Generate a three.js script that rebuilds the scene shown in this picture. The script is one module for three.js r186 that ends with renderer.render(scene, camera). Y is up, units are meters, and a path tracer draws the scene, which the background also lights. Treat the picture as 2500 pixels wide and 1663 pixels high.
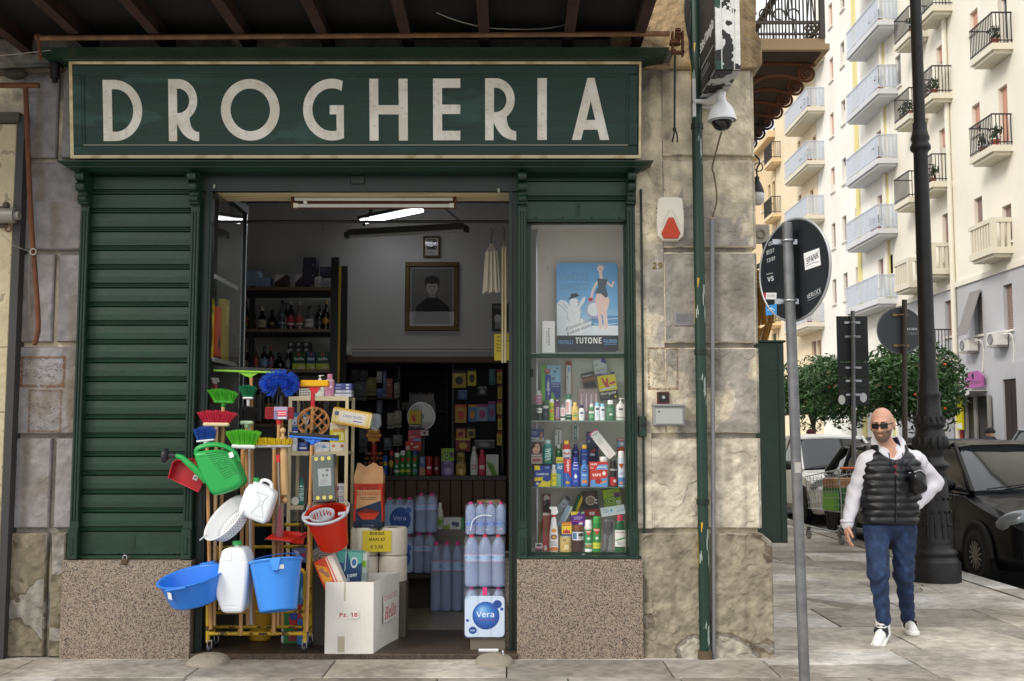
import*as THREE from 'three';
import{RoundedBoxGeometry}from 'three/addons/geometries/RoundedBoxGeometry.js';
import{mergeGeometries,mergeVertices,toCreasedNormals}from 'three/addons/utils/BufferGeometryUtils.js';
const V3=THREE.Vector3,PI=Math.PI;
const scene=new THREE.Scene();
// ---------- camera ----------
const NW=2500,NH=1663,FN=2651.7,EYE=1.43,D0=7.25,TILT=Math.atan(232.3/FN);
const camera=new THREE.PerspectiveCamera(2*Math.atan(NH/2/FN)*180/PI,NW/NH,0.1,900);
camera.position.set(0,EYE,D0);
camera.rotation.x=TILT;
// ---------- overcast sky, soft sun, exposure ----------
{
const w=256,h=128,data=new Float32Array(w*h*4);
for(let j=0;j<h;j++)for(let i=0;i<w;i++){
const el=((j+.5)/h-.5)*PI,s=Math.max(0,Math.sin(el));
const n=.5+.5*Math.sin(i/w*2*PI*3+2*Math.sin(j*.11))*Math.cos(j*.13+1);
const L=(el<0?.5:.7+.6*s)*(.94+.1*n);
const k=(j*w+i)*4;
data[k]=L*.995;data[k+1]=L;data[k+2]=L*1.01;data[k+3]=1;
}
const sky=new THREE.DataTexture(data,w,h,THREE.RGBAFormat,THREE.FloatType);
sky.mapping=THREE.EquirectangularReflectionMapping;
sky.magFilter=THREE.LinearFilter;sky.minFilter=THREE.LinearFilter;sky.wrapS=THREE.RepeatWrapping;sky.needsUpdate=true;
scene.background=sky;scene.environment=sky;
}
const sun=new THREE.DirectionalLight(0xfff6ea,1.5);
sun.position.set(-38,40,27);sun.target.position.set(2,0,-8);
sun.castShadow=true;sun.shadow.radius=34;sun.shadow.mapSize.set(2048,2048);
Object.assign(sun.shadow.camera,{left:-50,right:50,top:50,bottom:-50,near:1,far:160});
scene.add(sun,sun.target);
const EXPOSURE=1.4;
// ---------- photo pixel -> place (only used to measure where things stand) ----------
const CT=Math.cos(TILT),ST=Math.sin(TILT);
function ray(x,y){const a=(x-NW/2)/FN,b=(NH/2-y)/FN;return[a,b*CT+ST,b*ST-CT];}
function W(x,y,z=0){const r=ray(x,y),t=(z-D0)/r[2];return new V3(r[0]*t,EYE+r[1]*t,z);}
function Gd(x,y,h=0){const r=ray(x,y),t=(h-EYE)/r[1];return new V3(r[0]*t,h,D0+r[2]*t);}
function XP(x,y,X){const r=ray(x,y),t=X/r[0];return new V3(X,EYE+r[1]*t,D0+r[2]*t);}
const crop=(ox,oy,k)=>(x,y,z=0)=>W(ox+x/k,oy+y/k,z);
const nat=(c,ox,oy,k)=>[ox+c[0]/k,oy+c[1]/k];
const dp=crop(0,0,.9428);
const c1=crop(0,0,2.8256),c2=crop(600,0,2.8246),c3=crop(1200,0,2.825),c5=crop(0,500,2.613);
const c6=crop(500,450,3.143),c7=crop(1200,450,2.85),c8=crop(1800,500,2.613);
const d1=crop(0,1000,2.3648),d2=crop(380,880,3.92),d3=crop(380,1180,3.564),d4=crop(800,850,3.921);
const d5=crop(740,1200,3.563),d6=crop(1270,850,5.807),d7=crop(1270,1100,5.227),d8=crop(1900,950,2.198);
// world rectangle between two crop corners on the plane z
function rect(c,x0,y0,x1,y1,z=0){
const a=c(x0,y0,z),b=c(x1,y1,z);
return{x:(a.x+b.x)/2,y:(a.y+b.y)/2,w:Math.abs(b.x-a.x),h:Math.abs(a.y-b.y),x0:Math.min(a.x,b.x),x1:Math.max(a.x,b.x),y0:Math.min(a.y,b.y),y1:Math.max(a.y,b.y),z};
}
// ---------- random ----------
function rng(seed){let a=seed>>>0;return()=>{a=(a+0x6D2B79F5)>>>0;let t=a;t=Math.imul(t ^(t>>>15),t|1);t ^=t+Math.imul(t ^(t>>>7),t|61);return((t ^(t>>>14))>>>0)/4294967296;};}
const rnd=rng(20240611);
const rr=(a,b)=>a+(b-a)*rnd();
const clamp=(x,a=0,b=1)=>Math.min(b,Math.max(a,x));
const lerp=(a,b,t)=>a+(b-a)*t;
const sstep=(a,b,x)=>{const t=clamp((x-a)/(b-a));return t*t*(3-2*t);};
// ---------- naming ----------
const used={};
function numbered(n){const k=used[n]=(used[n]??-1)+1;return k?`${n}_${String(k).padStart(3, '0')}`:n;}
function tag(o,label,category,group,kind){
if(label)o.userData.label=label;
if(category)o.userData.category=category;
if(group)o.userData.group=group;
if(kind)o.userData.kind=kind;
return o;
}
function thing(name,label,category,pos=[0,0,0],ry=0,group){
const o=new THREE.Group();o.name=numbered(name);scene.add(o);
if(pos.isVector3)o.position.copy(pos);else o.position.set(...pos);
o.rotation.y=ry;
return tag(o,label,category,group);
}
function part(name,geo,mat,parent,label){
const m=new THREE.Mesh(geo,mat);m.name=name;m.castShadow=m.receiveShadow=true;
parent.add(m);if(label)m.userData.label=label;
return m;
}
function solo(name,geo,mat,label,category,pos=[0,0,0],group){
const m=new THREE.Mesh(geo,mat);m.name=numbered(name);m.castShadow=m.receiveShadow=true;
if(pos.isVector3)m.position.copy(pos);else m.position.set(...pos);
scene.add(m);return tag(m,label,category,group);
}
function struct(name,geo,mat){const m=new THREE.Mesh(geo,mat);m.name=name;m.castShadow=m.receiveShadow=true;scene.add(m);m.userData.kind='structure';return m;}
// ---------- geometry helpers ----------
function tidy(g){
let o=g.index?g.toNonIndexed():g;
const r=new THREE.BufferGeometry();
r.setAttribute('position',o.attributes.position);
if(!o.attributes.normal)o.computeVertexNormals();
r.setAttribute('normal',o.attributes.normal);
r.setAttribute('uv',o.attributes.uv??new THREE.BufferAttribute(new Float32Array(o.attributes.position.count*2),2));
return r;
}
function J(...gs){return mergeGeometries(gs.flat(9).map(tidy));}
function mv(g,x=0,y=0,z=0){if(x.isVector3)return g.translate(x.x,x.y,x.z);return g.translate(x,y,z);}
function rot(g,x=0,y=0,z=0){if(x)g.rotateX(x);if(y)g.rotateY(y);if(z)g.rotateZ(z);return g;}
// uv in metres, by the main direction of each face
function muv(g,ox=0,oy=0){
g=tidy(g);const p=g.attributes.position,uv=g.attributes.uv,a=new V3(),b=new V3(),c=new V3(),n=new V3();
for(let i=0;i<p.count;i+=3){
a.fromBufferAttribute(p,i);b.fromBufferAttribute(p,i+1);c.fromBufferAttribute(p,i+2);
n.crossVectors(b.clone().sub(a),c.clone().sub(a));
const X=Math.abs(n.x),Y=Math.abs(n.y),Z=Math.abs(n.z);
[a,b,c].forEach((q,k)=>{const[u,v]=Y>X&&Y>Z?[q.x,q.z]:X>Z?[q.z,q.y]:[q.x,q.y];uv.setXY(i+k,u+ox,v+oy);});
}
return g;
}
const bx=(w,h,d,x=0,y=0,z=0)=>mv(new THREE.BoxGeometry(w,h,d),x,y,z);
// box between two corners
const bb=(x0,y0,z0,x1,y1,z1)=>bx(x1-x0,y1-y0,z1-z0,(x0+x1)/2,(y0+y1)/2,(z0+z1)/2);
// box with chamfered front edges (faces +z), cheap
function cham(x0,y0,z0,x1,y1,z1,c=.004){
const s=new THREE.Shape();s.moveTo(x0+c,y0+c);s.lineTo(x1-c,y0+c);s.lineTo(x1-c,y1-c);s.lineTo(x0+c,y1-c);s.closePath();
return mv(new THREE.ExtrudeGeometry(s,{depth:z1-z0-c,bevelEnabled:true,bevelSegments:1,bevelSize:c,bevelThickness:c,steps:1}),0,0,z0);
}
const rbox=(w,h,d,r=.01,seg=2,x=0,y=0,z=0)=>mv(new RoundedBoxGeometry(w,h,d,seg,Math.min(r,w/2-1e-4,h/2-1e-4,d/2-1e-4)),x,y,z);
const cyl=(r0,r1,h,seg=16,x=0,y=0,z=0,open=false)=>mv(new THREE.CylinderGeometry(r0,r1,h,seg,1,open),x,y,z);
const lathe=(pts,seg=20)=>new THREE.LatheGeometry(pts.map(p=>new THREE.Vector2(p[0],p[1])),seg);
const v3=p=>p.isVector3?p:new V3(...p);
function rod(a,b,r0,r1=r0,seg=8){
a=v3(a);b=v3(b);const d=b.clone().sub(a),L=d.length();
const g=new THREE.CylinderGeometry(r1,r0,L,seg,1);g.translate(0,L/2,0);
g.applyQuaternion(new THREE.Quaternion().setFromUnitVectors(new V3(0,1,0),d.normalize()));return g.translate(a.x,a.y,a.z);
}
function tube(pts,r,seg=24,rad=6,closed=false){return new THREE.TubeGeometry(new THREE.CatmullRomCurve3(pts.map(v3),closed),seg,r,rad,closed);}
function shp(pts){const s=new THREE.Shape();pts.forEach((p,i)=>i?s.lineTo(p[0],p[1]):s.moveTo(p[0],p[1]));s.closePath();return s;}
function ext(s,d,o={}){return new THREE.ExtrudeGeometry(s,{depth:d,bevelEnabled:false,curveSegments:10,...o});}
// profile in (z, y) run along x from x0 to x1
function run(prof,x0,x1){const g=ext(shp(prof),x1-x0);g.rotateY(PI/2);g.scale(1,1,-1);g.translate(x0,0,0);return flip(g);}
function flip(g){g=g.index?g.toNonIndexed():g;const a=g.attributes;for(const k in a){const n=a[k].itemSize,A=a[k].array;for(let i=0;i<A.length;i+=3*n)for(let j=0;j<n;j++){const t=A[i+n+j];A[i+n+j]=A[i+2*n+j];A[i+2*n+j]=t;}}g.computeVertexNormals();return g;}
function xf(g,pos,e=[0,0,0],s=1){const m=new THREE.Matrix4().compose(v3(pos),new THREE.Quaternion().setFromEuler(new THREE.Euler(...e)),typeof s==='number'?new V3(s,s,s):new V3(...s));return g.clone().applyMatrix4(m);}
// ---------- noise and textures ----------
const hsh=(x,y,s)=>{let n=Math.imul(x|0,374761393)+Math.imul(y|0,668265263)+Math.imul(s|0,1442695041);n=Math.imul(n ^(n>>>13),1274126177);return((n ^(n>>>16))>>>0)/4294967296;};
function pnoise(x,y,p,s){const i=Math.floor(x),j=Math.floor(y),f=x-i,g=y-j,u=f*f*(3-2*f),v=g*g*(3-2*g),m=(a)=>((a%p)+p)%p;return lerp(lerp(hsh(m(i),m(j),s),hsh(m(i+1),m(j),s),u),lerp(hsh(m(i),m(j+1),s),hsh(m(i+1),m(j+1),s),u),v);}
function fbm(u,v,b,oct,s){let a=.5,t=0,n=0;for(let o=0;o<oct;o++){t+=a*pnoise(u*b,v*b,b,s+o);n+=a;a*=.5;b*=2;}return t/n;}
function tex(size,metres,fn,srgb=true,hgt=size){
const d=new Uint8Array(size*hgt*4);
for(let j=0;j<hgt;j++)for(let i=0;i<size;i++){const c=fn(i/size,j/hgt),k=(j*size+i)*4;if(typeof c==='number')d[k]=d[k+1]=d[k+2]=clamp(c)*255;else{d[k]=clamp(c[0],0,255);d[k+1]=clamp(c[1],0,255);d[k+2]=clamp(c[2],0,255);}d[k+3]=255;}
const t=new THREE.DataTexture(d,size,hgt);t.wrapS=t.wrapT=THREE.RepeatWrapping;t.magFilter=THREE.LinearFilter;t.minFilter=THREE.LinearMipmapLinearFilter;t.generateMipmaps=true;
if(srgb)t.colorSpace=THREE.SRGBColorSpace;const m=Array.isArray(metres)?metres:[metres,metres];t.repeat.set(1/m[0],1/m[1]);t.needsUpdate=true;return t;
}
const mix3=(a,b,t)=>[lerp(a[0],b[0],t),lerp(a[1],b[1],t),lerp(a[2],b[2],t)];
const mats={};
function M(hex,rough=.5,metal=0,o={}){
const k=hex+'|'+rough+'|'+metal+'|'+Object.entries(o).map(e=>e[0]+(e[1]?.uuid??e[1])).join();
return mats[k]??=new(o.phys?THREE.MeshPhysicalMaterial:THREE.MeshStandardMaterial)((({phys,...r})=>({color:hex,roughness:rough,metalness:metal,...r}))(o));
}
const TM=(o)=>new THREE.MeshStandardMaterial(o);
// ---------- materials ----------
const bumpFine=tex(256,.5,(u,v)=>fbm(u,v,16,4,3),false);
const bumpPlaster=tex(512,2,(u,v)=>{const a=fbm(u,v,8,5,11),b=fbm(u,v,40,3,12);return .55*a+.35*b+(fbm(u,v,12,3,15)>.62?.08:0);},false);
// cream plaster over stone, stained and scuffed
const plaster=(base,alt,grey,s,peel=.64,m=3,w=.12,str=.6)=>tex(1024,m,(u,v)=>{
const a=fbm(u,v,5,5,s),b=fbm(u,v,11,5,s+20),c=fbm(u,v,64,3,s+40),d=fbm(u,v,3,4,s+60);
let q=mix3(base,alt,sstep(.35,.68,a));q=mix3(q,grey,sstep(peel,peel+w,b)*str);q=mix3(q,[96,80,60],sstep(.56,.8,pnoise(u*34,v*3,1024,s+7)*.6+d*.4)*.4);q=mix3(q,[88,78,66],sstep(.52,.75,d)*.28*sstep(.4,.62,b));
const k=.88+.24*c,sp=hsh(u*1024,v*1024,s)>.9985?.55:1;return[q[0]*k*sp,q[1]*k*sp,q[2]*k*sp];
});
// render flaking off older layers: ragged patches with thin edges, grime in the pores
const flake=(layers,s,m=2.2)=>{const hAt=(u,v)=>{const w=fbm(u,v,6,4,s+90)*.12,w2=fbm(u,v,9,4,s+95)*.12;return(fbm((u+w+1)%1,(v+w2+1)%1,4,8,s)-.5)*2+.5;};
return tex(1024,m,(u,v)=>{const h=hAt(u,v),g=fbm(u,v,40,4,s+30),st=fbm(u,v,9,6,s+50)*.6+pnoise(u*40,v*5,1024,s+51)*.4,pit=hsh(u*1024,v*1024,s)>.985?.72:1;let q=layers[0];const l=[.47,.53,.6];for(let i=1;i<layers.length;i++)q=mix3(q,layers[i],sstep(l[i-1],l[i-1]+.012,h));const edge=l.slice(0,layers.length-1).some(a=>h>a-.008&&h<a)?.87:1;q=mix3(q,[84,76,64],sstep(.5,.74,st)*.28);const k=(.78+.42*g)*pit*edge;return[q[0]*k,q[1]*k,q[2]*k];});};
const mWall=TM({map:flake([[216,204,178],[202,191,166],[188,179,160],[154,149,140]],101,3),bumpMap:bumpPlaster,bumpScale:.045,roughness:.95});
const mWallLow=TM({map:flake([[196,188,170],[158,150,136],[138,135,130],[206,201,190]],140),bumpMap:bumpPlaster,bumpScale:.05,roughness:.95});
const mPlinth=TM({map:flake([[146,138,120],[108,98,82],[126,122,114],[172,166,152]],187,1.9),bumpMap:bumpPlaster,bumpScale:.06,roughness:.95});
const mGreyWall=TM({map:plaster([146,143,146],[130,126,125],[112,104,93],220,.6),bumpMap:bumpPlaster,bumpScale:.03,roughness:.92});
const mGreyDark=TM({map:flake([[122,114,96],[96,88,70],[136,132,124]],263,1.7),bumpMap:bumpPlaster,bumpScale:.05,roughness:.95});
const mGroove=M('#5d564b',.95);
const mTravertine=TM({map:tex(512,1.4,(u,v)=>{const a=fbm(u,v,6,5,31),b=fbm(u,v,24,3,32);const q=mix3([192,180,150],[172,160,128],a);const k=b>.7?.8:.92+.15*b;return[q[0]*k,q[1]*k,q[2]*k];}),bumpMap:bumpFine,bumpScale:.006,roughness:.7});
// pink granite
const graniteTex=tex(1024,.9,(u,v)=>{
const N=170;let x=u*N,y=v*N,best=9,id=0;const i=Math.floor(x),j=Math.floor(y);
for(let a=-1;a<2;a++)for(let b=-1;b<2;b++){const X=((i+a)%N+N)%N,Y=((j+b)%N+N)%N;const dx=i+a+hsh(X,Y,1)-x,dy=j+b+hsh(X,Y,2)-y,d=dx*dx+dy*dy;if(d<best){best=d;id=hsh(X,Y,5);}}
const cl=fbm(u,v,9,3,77),c=id<.2+.2*(cl-.5)?[66,60,56]:id<.4?[114,100,88]:id<.7?[144,128,111]:id<.88?[160,146,129]:[142,132,122];
const k=.9+.2*hsh(u*1024,v*1024,8);return[c[0]*k,c[1]*k,c[2]*k];
});
const mGranite=TM({map:graniteTex,roughness:.42,bumpMap:bumpFine,bumpScale:.002});
// green paint
const greenTex=(a,b,s,streak=1)=>tex(512,1.2,(u,v)=>{const n=streak?fbm(u,v,4,3,s)*.5+pnoise(u*6,v*220,512,s+3)*.25+pnoise(u*14,v*90,512,s+5)*.25:fbm(u,v,6,5,s);const q=mix3(a,b,sstep(.3,.75,n));const k=.94+.12*hsh(u*512,v*512,s);return[q[0]*k,q[1]*k,q[2]*k];});
const mGreenA=TM({map:greenTex([16,47,31],[21,55,37],301),roughness:.42,bumpMap:bumpFine,bumpScale:.0012});
const mGreenB=TM({map:greenTex([15,41,29],[21,50,35],311,0),roughness:.4,bumpMap:bumpFine,bumpScale:.0015});
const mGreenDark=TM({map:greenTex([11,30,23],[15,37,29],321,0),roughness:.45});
const mSignPanel=TM({map:tex(1024,[4,1.2],(u,v)=>{const n=fbm(u,v,5,4,331)*.45+pnoise(u*20,v*120,1024,332)*.3+pnoise(u*8,v*40,1024,333)*.25;let q=mix3([20,48,40],[27,60,50],sstep(.3,.75,n));const w=sstep(.62,.74,fbm(u,v,9,5,340))*.22;q=mix3(q,[110,150,140],w);const sp=hsh(u*1024,v*1024,9)>.9997?120:0;return[q[0]+sp,q[1]+sp,q[2]+sp];},true,512),roughness:.5});
const mCream=TM({map:tex(256,.7,(u,v)=>{const n=fbm(u,v,8,4,351);const q=mix3([222,208,168],[188,168,120],sstep(.4,.75,n));return q;}),roughness:.55});
const mLetter=TM({map:tex(512,.8,(u,v)=>{const n=fbm(u,v,7,5,361),m=fbm(u,v,30,3,362);let q=mix3([240,236,226],[224,218,204],sstep(.35,.7,n));q=mix3(q,[150,150,140],sstep(.62,.75,m)*.2);return q;}),roughness:.65});
const mRust=TM({map:tex(256,.5,(u,v)=>mix3([120,72,40],[84,50,32],fbm(u,v,10,4,371))),roughness:.85,bumpMap:bumpFine,bumpScale:.002});
const mRustPale=TM({map:tex(256,.5,(u,v)=>mix3([150,112,76],[96,66,44],fbm(u,v,8,4,375))),roughness:.8});
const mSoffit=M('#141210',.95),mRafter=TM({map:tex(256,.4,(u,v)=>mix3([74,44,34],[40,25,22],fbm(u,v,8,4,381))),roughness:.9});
const stoneTex=tex(1024,2.4,(u,v)=>{const a=fbm(u,v,6,5,391),b=fbm(u,v,48,3,392),d=fbm(u,v,3,3,393);let q=mix3([196,193,187],[164,161,155],sstep(.35,.7,a));q=mix3(q,[118,110,98],sstep(.5,.75,d)*.35);const k=.82+.34*b,sp=hsh(u*1024,v*1024,4)>.992?.7:1;return[q[0]*k*sp,q[1]*k*sp,q[2]*k*sp];});
const bumpStone=tex(512,1.2,(u,v)=>.5*fbm(u,v,24,4,397)+.5*fbm(u,v,5,3,398),false);
const mSlab=TM({map:stoneTex,bumpMap:bumpStone,bumpScale:.012,roughness:.88});
const mSlabs=['#ffffff','#e8e4de','#d0ccc6','#f5f1e8','#c2bdb5'].map(c=>TM({map:stoneTex,bumpMap:bumpStone,bumpScale:.012,roughness:.88,color:c}));
const mJoint=M('#3f3a33',.95);
const asphaltTex=tex(512,1.5,(u,v)=>{const a=fbm(u,v,4,4,401),b=hsh(u*512,v*512,6);const k=58+22*a+26*(b-.5);return[k,k,k*1.01];});
const mAsphalt=TM({map:asphaltTex,roughness:.93,bumpMap:bumpFine,bumpScale:.004});
const woodTex=(a,b,s)=>tex(256,[.12,.9],(u,v)=>{const n=pnoise(u*26+2*fbm(u,v,3,3,s),v*5,256,s)*.6+fbm(u,v,16,3,s+2)*.4;return mix3(a,b,n);});
const mWood=TM({map:woodTex([206,160,104],[160,112,64],411),roughness:.5}),mWoodPale=TM({map:woodTex([216,184,138],[186,148,100],415),roughness:.55}),mWoodDark=TM({map:woodTex([92,56,34],[56,34,22],419),roughness:.5});
const mSteel=M('#b9bcc0',.32,.9),mGalv=TM({map:tex(256,.6,(u,v)=>{const k=92+46*fbm(u,v,9,4,421);return[k,k*1.01,k*1.03];}),roughness:.5,metalness:.55});
const mBlackIron=M('#1b1b1e',.42,.25),mBlack=M('#141416',.5);
const mGlass=new THREE.MeshPhysicalMaterial({color:'#ffffff',roughness:.02,transmission:1,thickness:0,ior:1.45});
const mClear=new THREE.MeshPhysicalMaterial({color:'#eef4fa',roughness:.12,transmission:.92,thickness:0,ior:1.4});
const mWater=new THREE.MeshPhysicalMaterial({color:'#d8e4f8',roughness:.04,transmission:.68,thickness:0,ior:1.35});
// ================= GROUND =================
{
struct('road',muv(mv(new THREE.PlaneGeometry(700,700).rotateX(-PI/2),0,-.13,-200)),mAsphalt);
const pv=struct('pavement',muv(J(bb(-30,-.3,-95,4.5,-.012,9))),mJoint);
// kerb stones along the road edge, each its own piece
const kerbG=muv(cham(0,-.3,0,.26,.004,1.18,.012));
for(let k=0;k<40;k++){const m=part('kerb_stone',kerbG,mSlabs[k%5],pv);m.position.set(4.5,0,-34+k*1.19);}
struct('far_pavement',muv(bb(11.6,-.3,-95,15.6,.0,9)),mSlab);
// paving slabs: rows cut into stones, some stones cracked along wandering lines
const R=rng(77);
function split(poly,ax,ay,nx,ny){
const side=p=>(p[0]-ax)*nx+(p[1]-ay)*ny,A=[],B=[],hit=[];
for(let i=0;i<poly.length;i++){
const p=poly[i],q=poly[(i+1)%poly.length],s=side(p),t=side(q);
(s>=0?A:B).push(p);
if(s*t<0){const f=s/(s-t),c=[p[0]+(q[0]-p[0])*f,p[1]+(q[1]-p[1])*f];hit.push([c,A.length,B.length]);A.push(c);B.push(c);}
}
if(hit.length!==2)return[poly];
const[h0,h1]=hit,mid=[];const L=Math.hypot(h1[0][0]-h0[0][0],h1[0][1]-h0[0][1]),n=Math.max(2,Math.round(L/.13));
for(let k=1;k<n;k++){const t=k/n,o=(R()-.5)*.05;mid.push([lerp(h0[0][0],h1[0][0],t)+nx*o,lerp(h0[0][1],h1[0][1],t)+ny*o]);}
const put=(P)=>{const i=P.indexOf(h0[0]),j=P.indexOf(h1[0]);if((i+1)%P.length===j)P.splice(i+1,0,...mid);else P.splice(j+1,0,...mid.slice().reverse());return P;};
return[put(A),put(B)];
}
function slab(poly,gap){
let cx=0,cy=0;poly.forEach(p=>{cx+=p[0]/poly.length;cy+=p[1]/poly.length;});
const q=poly.map(p=>{const dx=p[0]-cx,dy=p[1]-cy,l=Math.hypot(dx,dy)||1;return[p[0]-dx/l*gap,-(p[1]-dy/l*gap)];});
const g=ext(shp(q),.03,{bevelEnabled:true,bevelThickness:.004,bevelSize:.004,bevelOffset:-.004,bevelSegments:1});
g.rotateX(-PI/2);g.translate(0,-.034+(R()-.5)*.003,0);
const m=part('paving_slab',muv(g),mSlabs[Math.floor(R()*5)],pv);
m.rotation.set(0,0,0);
}
const rowsAt=[];
let count=0;
function lay(x0,x1,z0,z1,dz,len,crack,gap){
for(let z=z1;z>z0+.01;z-=dz){
let x=x0,first=1;
while(x<x1){
let L=len*(first?.4+.7*R():.7+.7*R());first=0;if(x1-x-L<.3)L=x1-x;const a=Math.max(x,x0),b=Math.min(x+L,x1);
if(b-a>.08){
let ps=[[[a,Math.max(z-dz,z0)],[b,Math.max(z-dz,z0)],[b,z],[a,z]]];
let k=R()<crack?1:0;if(k&&R()<.5)k=2;
while(k--){const t=ps.pop(),th=(R()-.5)*1.7+(R()<.4?PI/2:0);let mx=0,my=0;t.forEach(p=>{mx+=p[0]/t.length;my+=p[1]/t.length;});ps.unshift(...split(t,mx+(R()-.5)*.2,my+(R()-.5)*.15,Math.cos(th),Math.sin(th)));}
for(const p of ps)if(count++<296)slab(p,gap);
}
x+=L;
}
}
}
lay(1.6,4.48,-6.5,.66,.86,1.35,.75,.008);
lay(-3.6,1.6,.135,.66,.53,.8,.25,.005);lay(-3.6,3.2,.66,1.5,.42,.62,.16,.005);
lay(1.6,4.48,-13.2,-6.5,1.1,1.5,.3,.006);
struct('pavement_sheet',muv(J(bb(1.6,-.02,-95,4.48,-.003,-13.2),bb(-30,-.02,.13,-3.62,-.003,9),bb(-3.6,-.02,1.51,4.48,-.003,9),bb(-3.6,-.02,.03,1.85,-.004,.128),bb(3.2,-.02,.66,4.48,-.003,1.5))),mSlab);
// cement mounds against the step
for(const[c,x0,x1,y,lab]of[[d1,1085,1330,1415,'low cement mound on the pavement under the left corner of the step'],[d5,1490,1840,1400,'low cement mound with a metal loop by the right end of the step']]){
const a=c(x0,y,.2),b=c(x1,y,.2),r=(b.x-a.x)/2;
const g=new THREE.SphereGeometry(1,28,10,0,2*PI,0,PI/2);const P=g.attributes.position;
for(let i=0;i<P.count;i++){const k=1+.16*(fbm((P.getX(i)+1)/2.01,(P.getZ(i)+1)/2.01,6,3,9)-.5);P.setXYZ(i,P.getX(i)*r*k,P.getY(i)*.055*k,P.getZ(i)*.17*k);}
g.computeVertexNormals();
const o=solo('cement_mound',muv(g),M('#918a7c',.95,0,{bumpMap:bumpStone,bumpScale:.02}),lab,'cement mound',[(a.x+b.x)/2,-.004,.2]);
if(c===d5){const q=d5(1722,1370,.2),t=tube([[q.x-.006-o.position.x,0,0],[q.x-o.position.x,.06,0],[q.x+.012-o.position.x,.075,.02],[q.x+.012-o.position.x,0,.03]],.007,16,6);part('metal_loop',t,mSteel,o);}
}
}
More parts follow.
